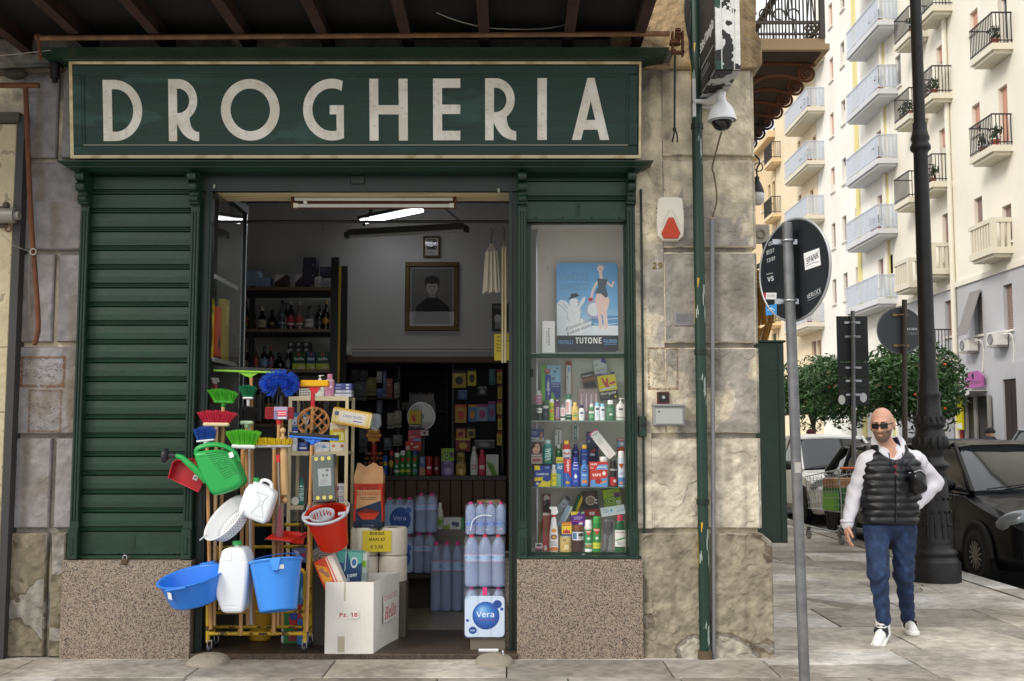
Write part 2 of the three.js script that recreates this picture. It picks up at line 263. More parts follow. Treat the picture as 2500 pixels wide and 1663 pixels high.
// ================= SHOP BUILDING =================
const building=thing('shop_building','old stone corner building that houses the green fronted shop, with scuffed cream plaster','building');
{
const B=building,Y=(c,y,z=0)=>c(0,y,z).y,X=(c,x,y,z=0)=>c(x,y,z).x;
const xL=X(d1,405,500),xR=X(c7,1010,700),xC=1.62,yO=3.2;
part('front_wall',muv(J(bb(-9,yO,-.35,xC,13.5,0),bb(-9,-.1,-.35,xL+.1,yO,0),bb(xR-.03,-.1,-.35,xC,yO,0))),mWall,B);
part('side_wall',muv(J(bb(1.27,-.1,-26,xC,13.5,-.35),bb(-9,4.4,-26,1.27,13.5,-25.7))),mWall,B);
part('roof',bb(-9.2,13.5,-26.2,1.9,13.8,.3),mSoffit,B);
// right pier: rusticated blocks with sunk joints
const gy=[366,577,796,1003,1222].map(y=>Y(dp,y));
const cap=Y(dp,165),jx=X(dp,1527,600,.03),gap=.018,pz=.035;
const xe=1.63;
part('pier_margin',muv(bb(xR-.04,gy[3]+gap,0,jx,cap,pz)),mWall,B);
part('pier_margin',muv(bb(xR-.04,gy[4]+gap,0,X(dp,1500,1100,.03),gy[3]+gap,pz-.002)),mWallLow,B);
const lv=[cap,...gy];
for(let k=0;k<5;k++)part('stone_block',muv(cham((k===4?X(dp,1500,1100,.03):jx),lv[k+1]+gap,-.01,xe,lv[k]-(k?gap:0),pz,.007)),k>3?mWallLow:mWall,B);
// the same block joints round the corner
for(let k=0;k<5;k++)part('stone_block',muv(bb(1.6,lv[k+1]+gap,-4,xe+.02,lv[k]-(k?gap:0),-.004)),k>3?mWallLow:mWall,B);
// plinth, with a weathered sloping top
const px=X(dp,1781,1300,.1),py=Y(dp,1250,.1);
const pl=shp([[xR-.02,-.05],[px,-.05],[px,py],[xe+.005,gy[4]-.012],[xR-.02,gy[4]-.012]]);
part('plinth',muv(mv(ext(pl,.37,{bevelEnabled:true,bevelSize:.006,bevelThickness:.006,bevelOffset:-.006,bevelSegments:1}),0,0,-.3)),mPlinth,B);
part('plinth',muv(bb(1.5,-.05,-4,px-.01,py,-.3)),mPlinth,B);
// broad band at the top of the pier, plaster broken at the corner
const cg=[[jx-.35,cap+.002],[1.66,cap+.002],[1.7,cap+.03],[1.7,cap+.2],[1.66,cap+.26],[1.67,cap+.5],[1.62,cap+.56],[1.66,cap+.75],[1.95,cap+1.3],[jx-.35,cap+1.3]];
part('pier_capital',muv(mv(ext(shp(cg),.4,{bevelEnabled:true,bevelSize:.012,bevelThickness:.012,bevelOffset:-.012,bevelSegments:2}),0,0,-.34)),TM({map:plaster([196,172,132],[176,152,116],[160,152,140],500,.58),bumpMap:bumpPlaster,bumpScale:.06,roughness:.95}),B);
// left wall: grey painted blocks
const gl=[d=>0];const yl=[Y(dp,150),Y(dp,372),Y(dp,582),Y(dp,794),Y(dp,1004),Y(dp,1220),0];
const xs=dp(36,800,.04).x,vs=[dp(136,300,.04).x,null,dp(127,690,.04).x,null,dp(120,1110,.04).x,dp(112,1350,.04).x];
for(let k=0;k<6;k++){
const y1=yl[k]-(k?.016:0),y0=yl[k+1]+(k<5?.016:0),m=k>4?mGreyDark:mGreyWall,z=k>4?.06:.04;
const e=k>4?dp(150,1350,.04).x:xL+.08;
if(vs[k]===null)part('stone_block',muv(cham(xs,y0,-.01,e,y1,z,.008)),m,B);
else{part('stone_block',muv(cham(xs,y0,-.01,vs[k]-.017,y1,z,.008),.3),m,B);part('stone_block',muv(cham(vs[k]+.017,y0,-.01,e,y1,z,.008),.9),m,B);}
}
// balcony over the shop: slab and iron joists
const ySof=4.14,xEnd=c3(975,120,0).x;
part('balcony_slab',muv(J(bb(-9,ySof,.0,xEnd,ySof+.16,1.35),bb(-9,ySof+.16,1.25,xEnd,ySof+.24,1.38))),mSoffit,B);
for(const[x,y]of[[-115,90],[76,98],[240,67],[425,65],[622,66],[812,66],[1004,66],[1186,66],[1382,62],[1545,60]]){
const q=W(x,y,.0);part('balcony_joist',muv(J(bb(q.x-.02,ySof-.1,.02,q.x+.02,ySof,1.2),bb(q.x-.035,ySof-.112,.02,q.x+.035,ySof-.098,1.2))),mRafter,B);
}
// big wall behind the sign stays dark brown
// interior of the shop
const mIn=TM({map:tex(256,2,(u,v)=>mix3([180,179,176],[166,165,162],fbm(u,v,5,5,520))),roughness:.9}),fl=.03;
const zb=-3.35,op=rect(dp,785,833,1168,1100,zb);
part('shop_wall',muv(J(bb(-3.6,0,zb-.16,op.x0,4.3,zb),bb(op.x1,0,zb-.16,1.27,4.3,zb),bb(op.x0,op.y1,zb-.16,op.x1,4.3,zb))),mIn,B);
part('shop_wall',muv(bb(-3.75,0,-7,-3.6,4.3,-.35)),mIn,B);
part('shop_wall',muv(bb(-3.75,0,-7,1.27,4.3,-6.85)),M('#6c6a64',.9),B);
part('shop_wall',muv(bb(.3,0,zb,.42,4.3,-.55)),mIn,B);
part('shop_ceiling',bb(-3.75,4.25,-7,1.27,4.4,-.35),mIn,B);
const terr=TM({map:tex(512,1,(u,v)=>{const n=fbm(u,v,5,4,531),s=hsh(u*128|0,v*128|0,3);const k=s>.86?1.35:s<.2?.62:1;return[(118+26*n)*k,(108+24*n)*k,(90+20*n)*k];}),roughness:.3});
part('shop_floor',muv(bb(-3.75,-.1,-7,1.27,fl,-.76)),terr,B);
// door frame of the inner opening
part('opening_frame',J(bb(op.x0-.05,fl,zb,op.x0,op.y1+.05,zb+.03),bb(op.x1,fl,zb,op.x1+.05,op.y1+.05,zb+.03),bb(op.x0,op.y1,zb,op.x1,op.y1+.05,zb+.03)),mWoodDark,B);
// cable ducts and light switch on the inner wall
const cd=rect(c6,1030,1262,2280,1285,zb);
part('cable_duct',bb(cd.x0,cd.y0,zb,cd.x1,cd.y0+.014,zb+.018),M('#b9b7b2',.6),B);
part('cable_duct',bb(cd.x0,cd.y1,zb,cd.x1,cd.y1+.014,zb+.018),M('#b9b7b2',.6),B);
// threshold step of worn granite
const sx0=d1(1100,1400,.1).x,sx1=d5(1870,1380,.1).x;
part('door_step',muv(J(cham(sx0,-.05,-.76,sx1,fl,.12,.006))),TM({map:graniteTex,color:'#8d857c',roughness:.5}),B);
}
// ================= SHOP FRONT (woodwork) =================
const front=thing('shopfront','dark green wooden shop front with fluted pilasters and moulded cornices','shop front');
const PIL={};
function cornice(prof,x0,x1,z0=0){
const P=[],tri=(a,b,c)=>P.push(...a,...b,...c),quad=(a,b,c,d)=>{tri(a,b,c);tri(a,c,d);};
const zb=prof[0][0];
for(let i=0;i+1<prof.length;i++){
const[za,ya]=prof[i],[zc,yc]=prof[i+1],ea=za-zb,ec=zc-zb;
quad([x0-ea,ya,za],[x1+ea,ya,za],[x1+ec,yc,zc],[x0-ec,yc,zc]);
quad([x0-ea,ya,z0],[x0-ea,ya,za],[x0-ec,yc,zc],[x0-ec,yc,z0]);
quad([x1+ea,ya,za],[x1+ea,ya,z0],[x1+ec,yc,z0],[x1+ec,yc,zc]);
}
const[zt,yt]=prof[prof.length-1],et=zt-zb;
quad([x0-et,yt,zt],[x1+et,yt,zt],[x1+et,yt,z0],[x0-et,yt,z0]);
quad([x0,prof[0][1],z0],[x1,prof[0][1],z0],[x1,prof[0][1],zb],[x0,prof[0][1],zb]);
const g=new THREE.BufferGeometry();g.setAttribute('position',new THREE.Float32BufferAttribute(P,3));g.computeVertexNormals();return muv(g);
}
{
// pilasters: three reeds on a flat board, scroll corbel on top, little base block
const yTop=c1(0,1400,.09).y,yBot=d1(0,868,.09).y,yCor=c1(0,1195,.1).y;
const defs=[['a',c5(476,950,.09).x,c5(531,950,.09).x],['b',c5(1190,950,.09).x,c5(1247,950,.09).x],['c',c7(184,800,.09).x,c7(243,800,.09).x],['d',c7(948,800,.09).x,c7(1006,800,.09).x]];
for(const[k,x0,x1]of defs){
const w=x1-x0,gs=[bb(x0,yBot,-.02,x1,yTop,.075)];
for(let i=0;i<3;i++){const r=w/6*.86;gs.push(mv(new THREE.CylinderGeometry(r,r,yTop-yBot-.3,10,1).rotateY(PI/2),x0+w*(i+.5)/3,(yTop+yBot)/2+.1,.076));}
const p=part('pilaster',muv(J(gs)),mGreenB,front);
PIL[k]={x0,x1};
part('pilaster_base',muv(J(cham(x0-.005,yBot,.0,x1+.005,yBot+.2,.1,.006),cham(x0+.012,yBot+.03,.1,x1-.012,yBot+.15,.108,.01))),mGreenB,p);
// scroll corbel
const s=new THREE.Shape();const h=yCor-yTop;s.moveTo(0,0);s.lineTo(.09,0);s.quadraticCurveTo(.13,.02,.1,h*.2);s.quadraticCurveTo(.09,h*.32,.12,h*.36);s.absarc(.125,h*.48,h*.13,-PI/2,PI/2,false);s.quadraticCurveTo(.1,h*.66,.135,h*.68);s.absarc(.14,h*.81,h*.13,-PI/2,PI/2,false);s.lineTo(.1,h);s.lineTo(0,h);s.closePath();
const cg=ext(s,w*.92,{bevelEnabled:true,bevelSize:.003,bevelThickness:.003,bevelSegments:1});cg.rotateY(-PI/2);cg.translate(x1-w*.04,yTop,.03);
part('corbel',muv(J(cg,bb(x0-.004,yTop-.01,0,x1+.004,yTop+.012,.12))),mGreenB,p);
}
// lower cornice, upper cornice
const x0=c1(535,1180,.1).x,x1=c3(1000,1180,.1).x,yb=c1(0,1192,.1).y,yt=c1(0,1105,.2).y,H=yt-yb;
part('lower_cornice',cornice([[.1,yb],[.115,yb+H*.08],[.135,yb+H*.3],[.14,yb+H*.36],[.155,yb+H*.4],[.155,yb+H*.5],[.165,yb+H*.56],[.185,yb+H*.8],[.2,yb+H*.86],[.2,yt]],x0,x1),mGreenB,front);
const u0=c1(452,415,.24).x,u1=c3(1035,410,.24).x,ub=c1(0,418,.24).y,ut=c1(0,320,.4).y,U=ut-ub;
part('upper_cornice',cornice([[.22,ub],[.235,ub+U*.1],[.24,ub+U*.3],[.265,ub+U*.34],[.27,ub+U*.42],[.3,ub+U*.6],[.31,ub+U*.66],[.36,ub+U*.9],[.385,ub+U*.94],[.385,ut]],u0,u1),mGreenB,front);
// dented metal flashing on the right end of the upper cornice
part('flashing',muv(J(bb(c3(690,297,.3).x,ut+.004,.0,c3(1262,320,.3).x,ut+.012,.3),bb(c3(1100,320,.25).x,ub+.01,.0,c3(1262,320,.25).x,ut,.05))),M('#6d6a64',.6,.3),front);
part('sign_backing',bb(u0+.03,yt,-.02,u1-.03,ut-.02,.1),mGreenDark,front);
// header over the door
const hb=c2(0,1318,.02).y;
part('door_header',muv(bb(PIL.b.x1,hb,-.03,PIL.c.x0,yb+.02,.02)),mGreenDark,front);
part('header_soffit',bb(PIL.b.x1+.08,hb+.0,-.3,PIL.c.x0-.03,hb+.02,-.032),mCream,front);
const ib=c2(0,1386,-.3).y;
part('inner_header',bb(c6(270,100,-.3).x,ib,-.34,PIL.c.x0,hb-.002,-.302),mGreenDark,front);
for(const[cc,a,b]of[[c6,75,20],[c6,2255,50]]){const q=cc(a,b,.02);part('header_latch',rbox(.016,.03,.02,.005,1,q.x,q.y,.03),M('#8d9482',.5),front);}
// vent plate on the header
{const q=rect(c2,722,1212,822,1272,.02);part('vent_cover',cham(q.x0,q.y0,.02,q.x1,q.y1,.032,.006),mGreenDark,front);}
// door jambs
const jl=c5(1345,700,-.02).x,jr=c7(122,700,-.02).x;
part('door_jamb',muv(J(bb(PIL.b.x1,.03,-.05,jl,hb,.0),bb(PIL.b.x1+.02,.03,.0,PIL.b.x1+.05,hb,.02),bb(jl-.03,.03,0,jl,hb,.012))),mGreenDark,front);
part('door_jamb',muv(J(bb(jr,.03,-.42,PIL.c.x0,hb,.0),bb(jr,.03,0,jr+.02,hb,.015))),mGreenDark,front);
// granite bases under the shutter and the display window
const gl=rect(d1,358,872,1092,1425,.1);
part('granite_base',muv(cham(gl.x0,-.02,-.3,gl.x1,gl.y1,.1,.004)),mGranite,front);
const gx0=dp(1190,1400,.1).x,gx1=dp(1481,1400,.1).x,gyt=d7(0,1393,.1).y;
part('granite_base',muv(cham(gx0,-.02,-.42,gx1,gyt,.1,.004)),mGranite,front);
PIL.granTop=gyt;PIL.glTop=gl.y1;PIL.hb=hb;PIL.yb=yb;PIL.jl=jl;PIL.jr=jr;
// ledges
part('window_ledge',cham(gx0+.02,gyt,-.05,gx1-.01,gyt+.022,.09,.004),mGreenB,front);
part('inner_granite',muv(bb(d5(1757,900,-.1).x,.03,-.5,jr+.02,d5(0,575,-.1).y,-.06)),mGranite,front);
}
// ================= ROLLER SHUTTERS =================
function relief(parent,x,y,w,h,z){part('maker_plate',J(bb(x-w/2,y-h/2,z,x+w/2,y+h/2,z+.003),...[0,1,2,3,4].map(i=>bb(x-w*.28,y-h*.4+i*h*.165,z+.003,x+w*.28,y-h*.4+i*h*.165+h*.11,z+.006))),mGreenA,parent);}
function slat(parent,x0,x1,y0,y1,z){
const h=y1-y0,prof=[[z-.02,y0],[z-.012,y0],[z+.004,y0+.006],[z+.008,y0+.013],[z-.001,y0+.02],[z-.014,y0+.025],[z-.014,y0+.031],[z+.002,y0+.036],[z+.003,y0+h*.6],[z,y1-.004],[z-.012,y1],[z-.02,y1]];
part('slat',muv(run(prof,x0,x1)),mGreenA,parent);
}
{
const s=thing('roller_shutter','closed dark green roller shutter left of the shop door','roller shutter'),z=.02,x0=PIL.a.x1-.005,x1=PIL.b.x0+.005;
const ys=[430];for(let k=0;k<=18;k++)ys.push(474.6+45.75*k);
const wy=ys.map(y=>W(250,y,z).y);
for(let k=0;k+1<wy.length;k++)slat(s,x0,x1,wy[k+1],wy[k],z);
const yb=d1(0,838,z).y,yt=wy[wy.length-1];
part('bottom_panel',muv(cham(x0,yb,z-.02,x1,yt-.002,z,.003)),mGreenA,s);
part('bottom_bar',muv(cham(x0+.01,d1(0,862,z).y,z-.02,x1-.01,yb-.004,z+.02,.004)),mGreenA,s);
for(const x of[522,682,860,1003]){const q=d1(x,828,z);part('rivet',mv(new THREE.SphereGeometry(.008,8,6).scale(1,1,.5),q.x,q.y,z),mGreenA,s);}
const q=d1(765,768,z);relief(s,q.x,q.y,.034,.095,z);
const pk=d1(715,880,.12);
const lock=thing('padlock','small brown padlock hanging at the bottom of the closed shutter','padlock',[pk.x,pk.y,.105]);
part('lock_body',rbox(.04,.035,.016,.004,2),M('#5d4a38',.45,.6),lock);part('shackle',mv(tube([[-.012,.015,0],[-.012,.034,0],[0,.042,0],[.012,.034,0],[.012,.015,0]],.0035,14,6),0,0,0),mSteel,lock);
part('hasp',bx(.07,.012,.01,.01,.03,-.006),M('#3d3a34',.5,.5),lock);
const s2=thing('roller_shutter','rolled up green roller shutter above the display window','roller shutter'),a0=PIL.c.x1-.005,a1=PIL.d.x0+.005,zz=.03;
const yy=[1195,1253,1385].map(y=>c3(300,y,zz).y);
slat(s2,a0,a1,yy[1],yy[0],zz);slat(s2,a0,a1,yy[2],yy[1],zz);
const p0=c3(0,1517,zz).y;
part('bottom_panel',muv(cham(a0,p0,zz-.02,a1,yy[2]-.004,zz,.003)),mGreenA,s2);
part('bottom_bar',muv(cham(a0+.01,p0-.012,zz-.02,a1-.01,p0-.002,zz+.012,.003)),mGreenA,s2);
for(const x of[305,490,690,880]){const q=c3(x,1512,zz);part('rivet',mv(new THREE.SphereGeometry(.008,8,6).scale(1,1,.5),q.x,p0+.014,zz),mGreenA,s2);}
const q2=c3(597,1450,zz);relief(s2,q2.x,q2.y,.034,.095,zz);
}
// ================= SIGN BOARD =================
{
const zB=.14,zT=.225,BL=c1(487,1093,zB),TL=c1(452,425,zT),BR=c3(1030,1083,zB),TR=c3(1036,415,zT);
const yB=BL.y,xA=BL.x,xB=BR.x,w=xB-xA,hh=Math.hypot(TL.y-BL.y,zT-zB),lean=Math.atan2(zT-zB,TL.y-BL.y);
const sgn=thing('shop_sign','long dark green wooden sign board with cream capital letters DROGHERIA','shop sign',[xA,yB,zB]);
sgn.rotation.x=lean;
const t=.022,f=.085;
part('board',muv(bb(t,t,-.05,w-t,hh-t,-.004)),mSignPanel,sgn);
part('cream_trim',muv(bb(0,0,-.06,w,t,.004)),mCream,sgn);part('cream_trim',muv(bb(0,hh-t*.8,-.06,w,hh,.004)),mCream,sgn);
part('cream_trim',muv(bb(0,t,-.06,t,hh-t*.8,.004)),mCream,sgn);part('cream_trim',muv(bb(w-t*.7,t,-.06,w,hh-t*.8,.004)),mCream,sgn);
const fr=(x0,y0,x1,y1)=>part('frame_rail',muv(cham(x0,y0,-.02,x1,y1,.008,.006)),mSignPanel,sgn);
fr(t,t,w-t,f);fr(t,hh-f,w-t,hh-t);fr(t,f,f,hh-f);fr(w-f,f,w-t,hh-f);
part('bead',J(bb(f,f,-.004,w-f,f+.007,.004)),M('#8d9080',.6),sgn);  // bottom bead coloured pale: the highlight along it is painted in
part('bead',muv(J(bb(f,f+.01,-.004,f+.012,hh-f,.003),bb(w-f-.012,f+.01,-.004,w-f,hh-f,.003),bb(f+.012,hh-f-.012,-.004,w-f-.012,hh-f,.003))),mSignPanel,sgn);
// letters, drawn in units where the height is 410
const S=63,L={};
const poly=(...p)=>shp(p);
L.D=(()=>{const s=new THREE.Shape();s.moveTo(0,0);s.lineTo(0,408);s.lineTo(80,408);s.absellipse(80,204,202,204,PI/2,-PI/2,true);s.closePath();const h=new THREE.Path();h.moveTo(65,62);h.lineTo(90,62);h.absellipse(90,204,128,142,-PI/2,PI/2,false);h.lineTo(65,346);h.closePath();s.holes.push(h);return[s];})();
L.R=(()=>{const s=new THREE.Shape();s.moveTo(0,0);s.lineTo(0,410);s.lineTo(75,410);s.absellipse(75,270,142,140,PI/2,-PI*.3,true);s.quadraticCurveTo(160,62,228,60);s.lineTo(228,0);s.quadraticCurveTo(110,0,62,122);s.lineTo(62,0);s.closePath();const h=new THREE.Path();h.moveTo(65,186);h.lineTo(75,186);h.absellipse(75,267,82,81,-PI/2,PI/2,false);h.lineTo(65,348);h.closePath();s.holes.push(h);return[s];})();
L.O=(()=>{const s=new THREE.Shape();s.absellipse(206,205,206,205,0,2*PI);const h=new THREE.Path();h.absellipse(206,205,139,142,0,2*PI);s.holes.push(h);return[s];})();
L.G=(()=>{const p=[],d=PI/180;for(let a=68;a<=292;a+=4)p.push([205+205*Math.cos(a*d),205+205*Math.sin(a*d)]);p.push([288,14],[288,235],[188,235],[188,174],[236,174],[236,66]);for(let a=281;a>=58;a-=4)p.push([205+140*Math.cos(a*d),205+142*Math.sin(a*d)]);return[shp(p)];})();
L.H=[poly([0,0],[S,0],[S,174],[206,174],[206,0],[269,0],[269,410],[206,410],[206,235],[S,235],[S,410],[0,410])];
L.E=[poly([0,0],[190,0],[190,63],[S,63],[S,175],[190,175],[190,237],[S,237],[S,348],[190,348],[190,410],[0,410])];
L.I=[poly([0,0],[S,0],[S,410],[0,410])];
L.A=(()=>{const s=poly([0,0],[62,0],[79,68],[174,68],[191,0],[254,0],[152,410],[104,410]);const h=new THREE.Path();h.moveTo(97,132);h.lineTo(159,132);h.lineTo(128,258);h.closePath();s.holes.push(h);return[s];})();
const zm=.185;
for(const[ch,a,b,wd]of[['D',c1(702,965,zm),c1(985,557,zm),282],['R',c1(1155,965,zm),c1(1375,554,zm),228],['O',c1(1518,962,zm),c2(236,553,zm),412],['G',c2(391,961,zm),c2(678,551,zm),288],['H',c2(850,961,zm),c2(1118,551,zm),269],['E',c2(1290,959,zm),c2(1480,550,zm),190],['R',c2(1650,959,zm),c3(170,548,zm),228],['I',c3(317,957,zm),c3(381,547,zm),63],['A',c3(557,957,zm),c3(811,546,zm),254]]){
const g=ext(L[ch][0],5,{curveSegments:28});g.scale((b.x-a.x)/wd,(b.y-a.y)/Math.cos(lean)/410,.0006);
g.translate(a.x-xA,(a.y-yB)/Math.cos(lean),-.0035);part('letter',muv(g),mLetter,sgn);
}
}
// ================= PRINT ATLASES AND PACKAGES =================
class Atlas{
constructor(S=2048){this.S=S;this.cv=document.createElement('canvas');this.cv.width=this.cv.height=S;this.g=this.cv.getContext('2d');this.g.fillStyle='#888';this.g.fillRect(0,0,S,S);this.x=this.y=this.row=0;this.t=new THREE.CanvasTexture(this.cv);this.t.colorSpace=THREE.SRGBColorSpace;this.t.anisotropy=4;}
cell(w,h,draw){
w=Math.max(8,Math.ceil(w));h=Math.max(8,Math.ceil(h));
let r=(this.rows??=[]).filter(q=>q.h>=h&&(q.x<420||q.h<=h*1.7+34)&&q.x+w+4<=this.S)[0];
if(!r){if(this.y+h>this.S)r=this.rows.filter(q=>q.h>=h&&q.x+w+4<=this.S)[0];if(!r){if(this.y+h>this.S)throw new Error('atlas full');const H=Math.min(this.S-this.y,Math.ceil(h/20)*20);this.rows.push(r={x:0,y:this.y,h:H});this.y+=H+4;}}
const X=r.x,Y=r.y,g=this.g;r.x+=w+4;
g.save();g.beginPath();g.rect(X-1,Y-1,w+2,h+2);g.clip();g.translate(X,Y);draw(g,w,h);g.restore();
return{u0:X/this.S,u1:(X+w)/this.S,v1:1-Y/this.S,v0:1-(Y+h)/this.S};
}
}
const at1=new Atlas(),at2=new Atlas();
const mAt1=TM({map:at1.t,roughness:.45}),mAt1m=TM({map:at1.t,roughness:.8});
const mAt2=TM({map:at2.t,roughness:.5}),mAt2m=TM({map:at2.t,roughness:.85});
// draws a list of marks: t text, r rectangle, e ellipse, p polygon, f fine print, s stroke
function print(bg,items=[]){
return(g,w,h)=>{
g.fillStyle=bg;g.fillRect(-2,-2,w+4,h+4);
for(const it of items){
const[k,...a]=it;
if(k==='t'){const[s,x,y,z,c,o={}]=a;g.save();g.translate(x*w,y*h);if(o.r)g.rotate(o.r);g.fillStyle=c;g.font=`${o.st ?? 'bold'} ${Math.max(4, z * h)}px ${o.f ?? 'sans-serif'}`;g.textAlign=o.al??'center';g.textBaseline='middle';const mw=(o.w??.92)*(o.r&&Math.abs(o.r)>1?h:w),tw=g.measureText(s).width;if(o.w||tw>mw)g.scale(mw/tw,1);g.fillText(s,0,0);if(o.s){g.strokeStyle=o.s;g.lineWidth=o.lw??1;g.strokeText(s,0,0);}g.restore();}
else if(k==='r'){g.fillStyle=a[4];g.fillRect(a[0]*w,a[1]*h,a[2]*w,a[3]*h);}
else if(k==='e'){g.fillStyle=a[4];g.beginPath();g.ellipse(a[0]*w,a[1]*h,a[2]*w,a[3]*h,a[5]??0,0,2*PI);g.fill();}
else if(k==='p'){g.fillStyle=a[0];g.beginPath();for(let i=1;i<a.length;i+=2)g.lineTo(a[i]*w,a[i+1]*h);g.closePath();g.fill();}
else if(k==='s'){g.strokeStyle=a[0];g.lineWidth=a[1]*w;g.lineCap='round';g.lineJoin='round';g.beginPath();for(let i=2;i<a.length;i+=2)g.lineTo(a[i]*w,a[i+1]*h);g.stroke();}
else if(k==='f'){const[n,c,x,y,W2,H2]=a;g.fillStyle=c;for(let i=0;i<n;i++)g.fillRect(x*w,(y+H2*i/n)*h,W2*w*(.6+.4*hsh(i,n,3)),Math.max(1,H2/n*.45*h));}
}
};
}
const PXM=720;
// a flat package or box with a printed front; its edges take the colour at the rim of the print
function packGeo(w,h,d,cell,round=0){
const g=round?ext((()=>{const s=new THREE.Shape(),r=round,a=w/2,b=h/2;s.moveTo(-a+r,-b);s.lineTo(a-r,-b);s.quadraticCurveTo(a,-b,a,-b+r);s.lineTo(a,b-r);s.quadraticCurveTo(a,b,a-r,b);s.lineTo(-a+r,b);s.quadraticCurveTo(-a,b,-a,b-r);s.lineTo(-a,-b+r);s.quadraticCurveTo(-a,-b,-a+r,-b);return s;})(),d,{curveSegments:5}).translate(0,0,-d/2):new THREE.BoxGeometry(w,h,d);
const t=tidy(g),p=t.attributes.position,n=t.attributes.normal,uv=t.attributes.uv;
for(let i=0;i<p.count;i++){
let u=p.getX(i)/w+.5,v=p.getY(i)/h+.5;
if(Math.abs(n.getX(i))>.5)u=n.getX(i)>0?.985-(.5-p.getZ(i)/d)*.04:.015+(.5-p.getZ(i)/d)*.04;
else if(Math.abs(n.getY(i))>.5)v=n.getY(i)>0?.985-(.5-p.getZ(i)/d)*.04:.015+(.5-p.getZ(i)/d)*.04;
u=clamp(u,.01,.99);v=clamp(v,.01,.99);
uv.setXY(i,lerp(cell.u0,cell.u1,u),lerp(cell.v0,cell.v1,v));
}
return t;
}
function pack(name,label,cat,c,x0,y0,x1,y1,z,d,spec,o={}){
const q=rect(c,x0,y0,x1,y1,z),at=o.at??at1,a=(o.rot??0)*PI/180;
let w=q.w,h=o.base!==undefined?q.y1-o.base:q.h,y=o.base!==undefined?(q.y1+o.base)/2:q.y;
const k=o.px??(z<-1.5?400:at===at2?560:PXM),cell=at.cell(w*k,h*k,spec);
const g=packGeo(w,h,d,cell,o.round??0);if(o.lean)g.rotateX(o.lean);if(o.ry)g.rotateY(o.ry);
const m=solo(name,g,o.mat??(at===at1?mAt1:mAt2),label,cat,[q.x,y,z-d/2],o.group);m.rotation.z=a;return m;
}
// bottles: profile in halves of the width (r) and of the height (y)
const PROF={
shampoo:{body:[[0,0],[.86,0],[.95,.03],[1,.3],[.98,.6],[.82,.78],[.55,.84],[.5,.85]],cap:[[.5,.85],[.56,.85],[.55,.99],[.4,1],[0,1]],lab:[.12,.66],ov:.6},
lotion:{body:[[0,0],[.8,0],[.9,.03],[1,.45],[.9,.68],[.62,.8],[.45,.82]],cap:[[.45,.82],[.66,.82],[.6,.98],[.5,1],[0,1]],lab:[.1,.66],ov:.6},
can:{body:[[0,0],[.92,0],[1,.02],[1,.78],[.9,.81]],cap:[[.9,.8],[.9,.93],[.78,.985],[.5,1],[0,1]],lab:[.03,.77],ov:1},
capped:{body:[[0,0],[.94,0],[1,.02],[1,.68],[.8,.76],[.5,.79]],cap:[[.5,.79],[.58,.79],[.58,.99],[0,1]],lab:[.06,.66],ov:.7},
inverted:{body:[[0,.0],[.75,0],[.9,.2],[1,.6],[.96,.62]],cap:[[.96,.62],[.9,.75],[.72,.92],[.5,1],[0,1]],lab:[.1,.58],ov:.6},
pump:{body:[[0,0],[.9,0],[1,.05],[1,.6],[.8,.72],[.32,.77]],cap:[[.3,.76],[.36,.77],[.34,.84],[.12,.85],[.12,.93],[.3,.94],[.3,1],[0,1]],lab:[.1,.6],ov:.65},
jar:{body:[[0,0],[.9,0],[1,.08],[1,.6]],cap:[[1,.6],[1.04,.62],[1.04,.96],[.96,1],[0,1]],lab:[.12,.56],ov:1},
spirit:{body:[[0,0],[.92,0],[1,.03],[1,.52],[.9,.6],[.4,.72],[.34,.78],[.34,.86]],cap:[[.34,.85],[.38,.86],[.38,.99],[0,1]],lab:[.14,.46],ov:1},
squat:{body:[[0,0],[.8,0],[1,.15],[1,.35],[.8,.54],[.35,.64],[.3,.84]],cap:[[.3,.83],[.34,.84],[.34,.99],[0,1]],lab:[.12,.45],ov:.7},
cone:{body:[[0,0],[.9,0],[1,.03],[1,.5],[.8,.68],[.5,.83]],cap:[[.5,.83],[.5,.85],[.4,1],[0,1]],lab:[.1,.5],ov:1},
trigger:{body:[[0,0],[.9,0],[1,.05],[1,.45],[.75,.62],[.6,.74],[.4,.8]],cap:[[.4,.8],[.46,.8],[.44,.86],[0,.86]],lab:[.08,.45],ov:.7},
};
function profAt(body,y){for(let i=1;i<body.length;i++)if(body[i][1]>=y&&body[i][1]>body[i-1][1])return lerp(body[i-1][0],body[i][0],(y-body[i-1][1])/(body[i][1]-body[i-1][1]));return body[body.length-1][0];}
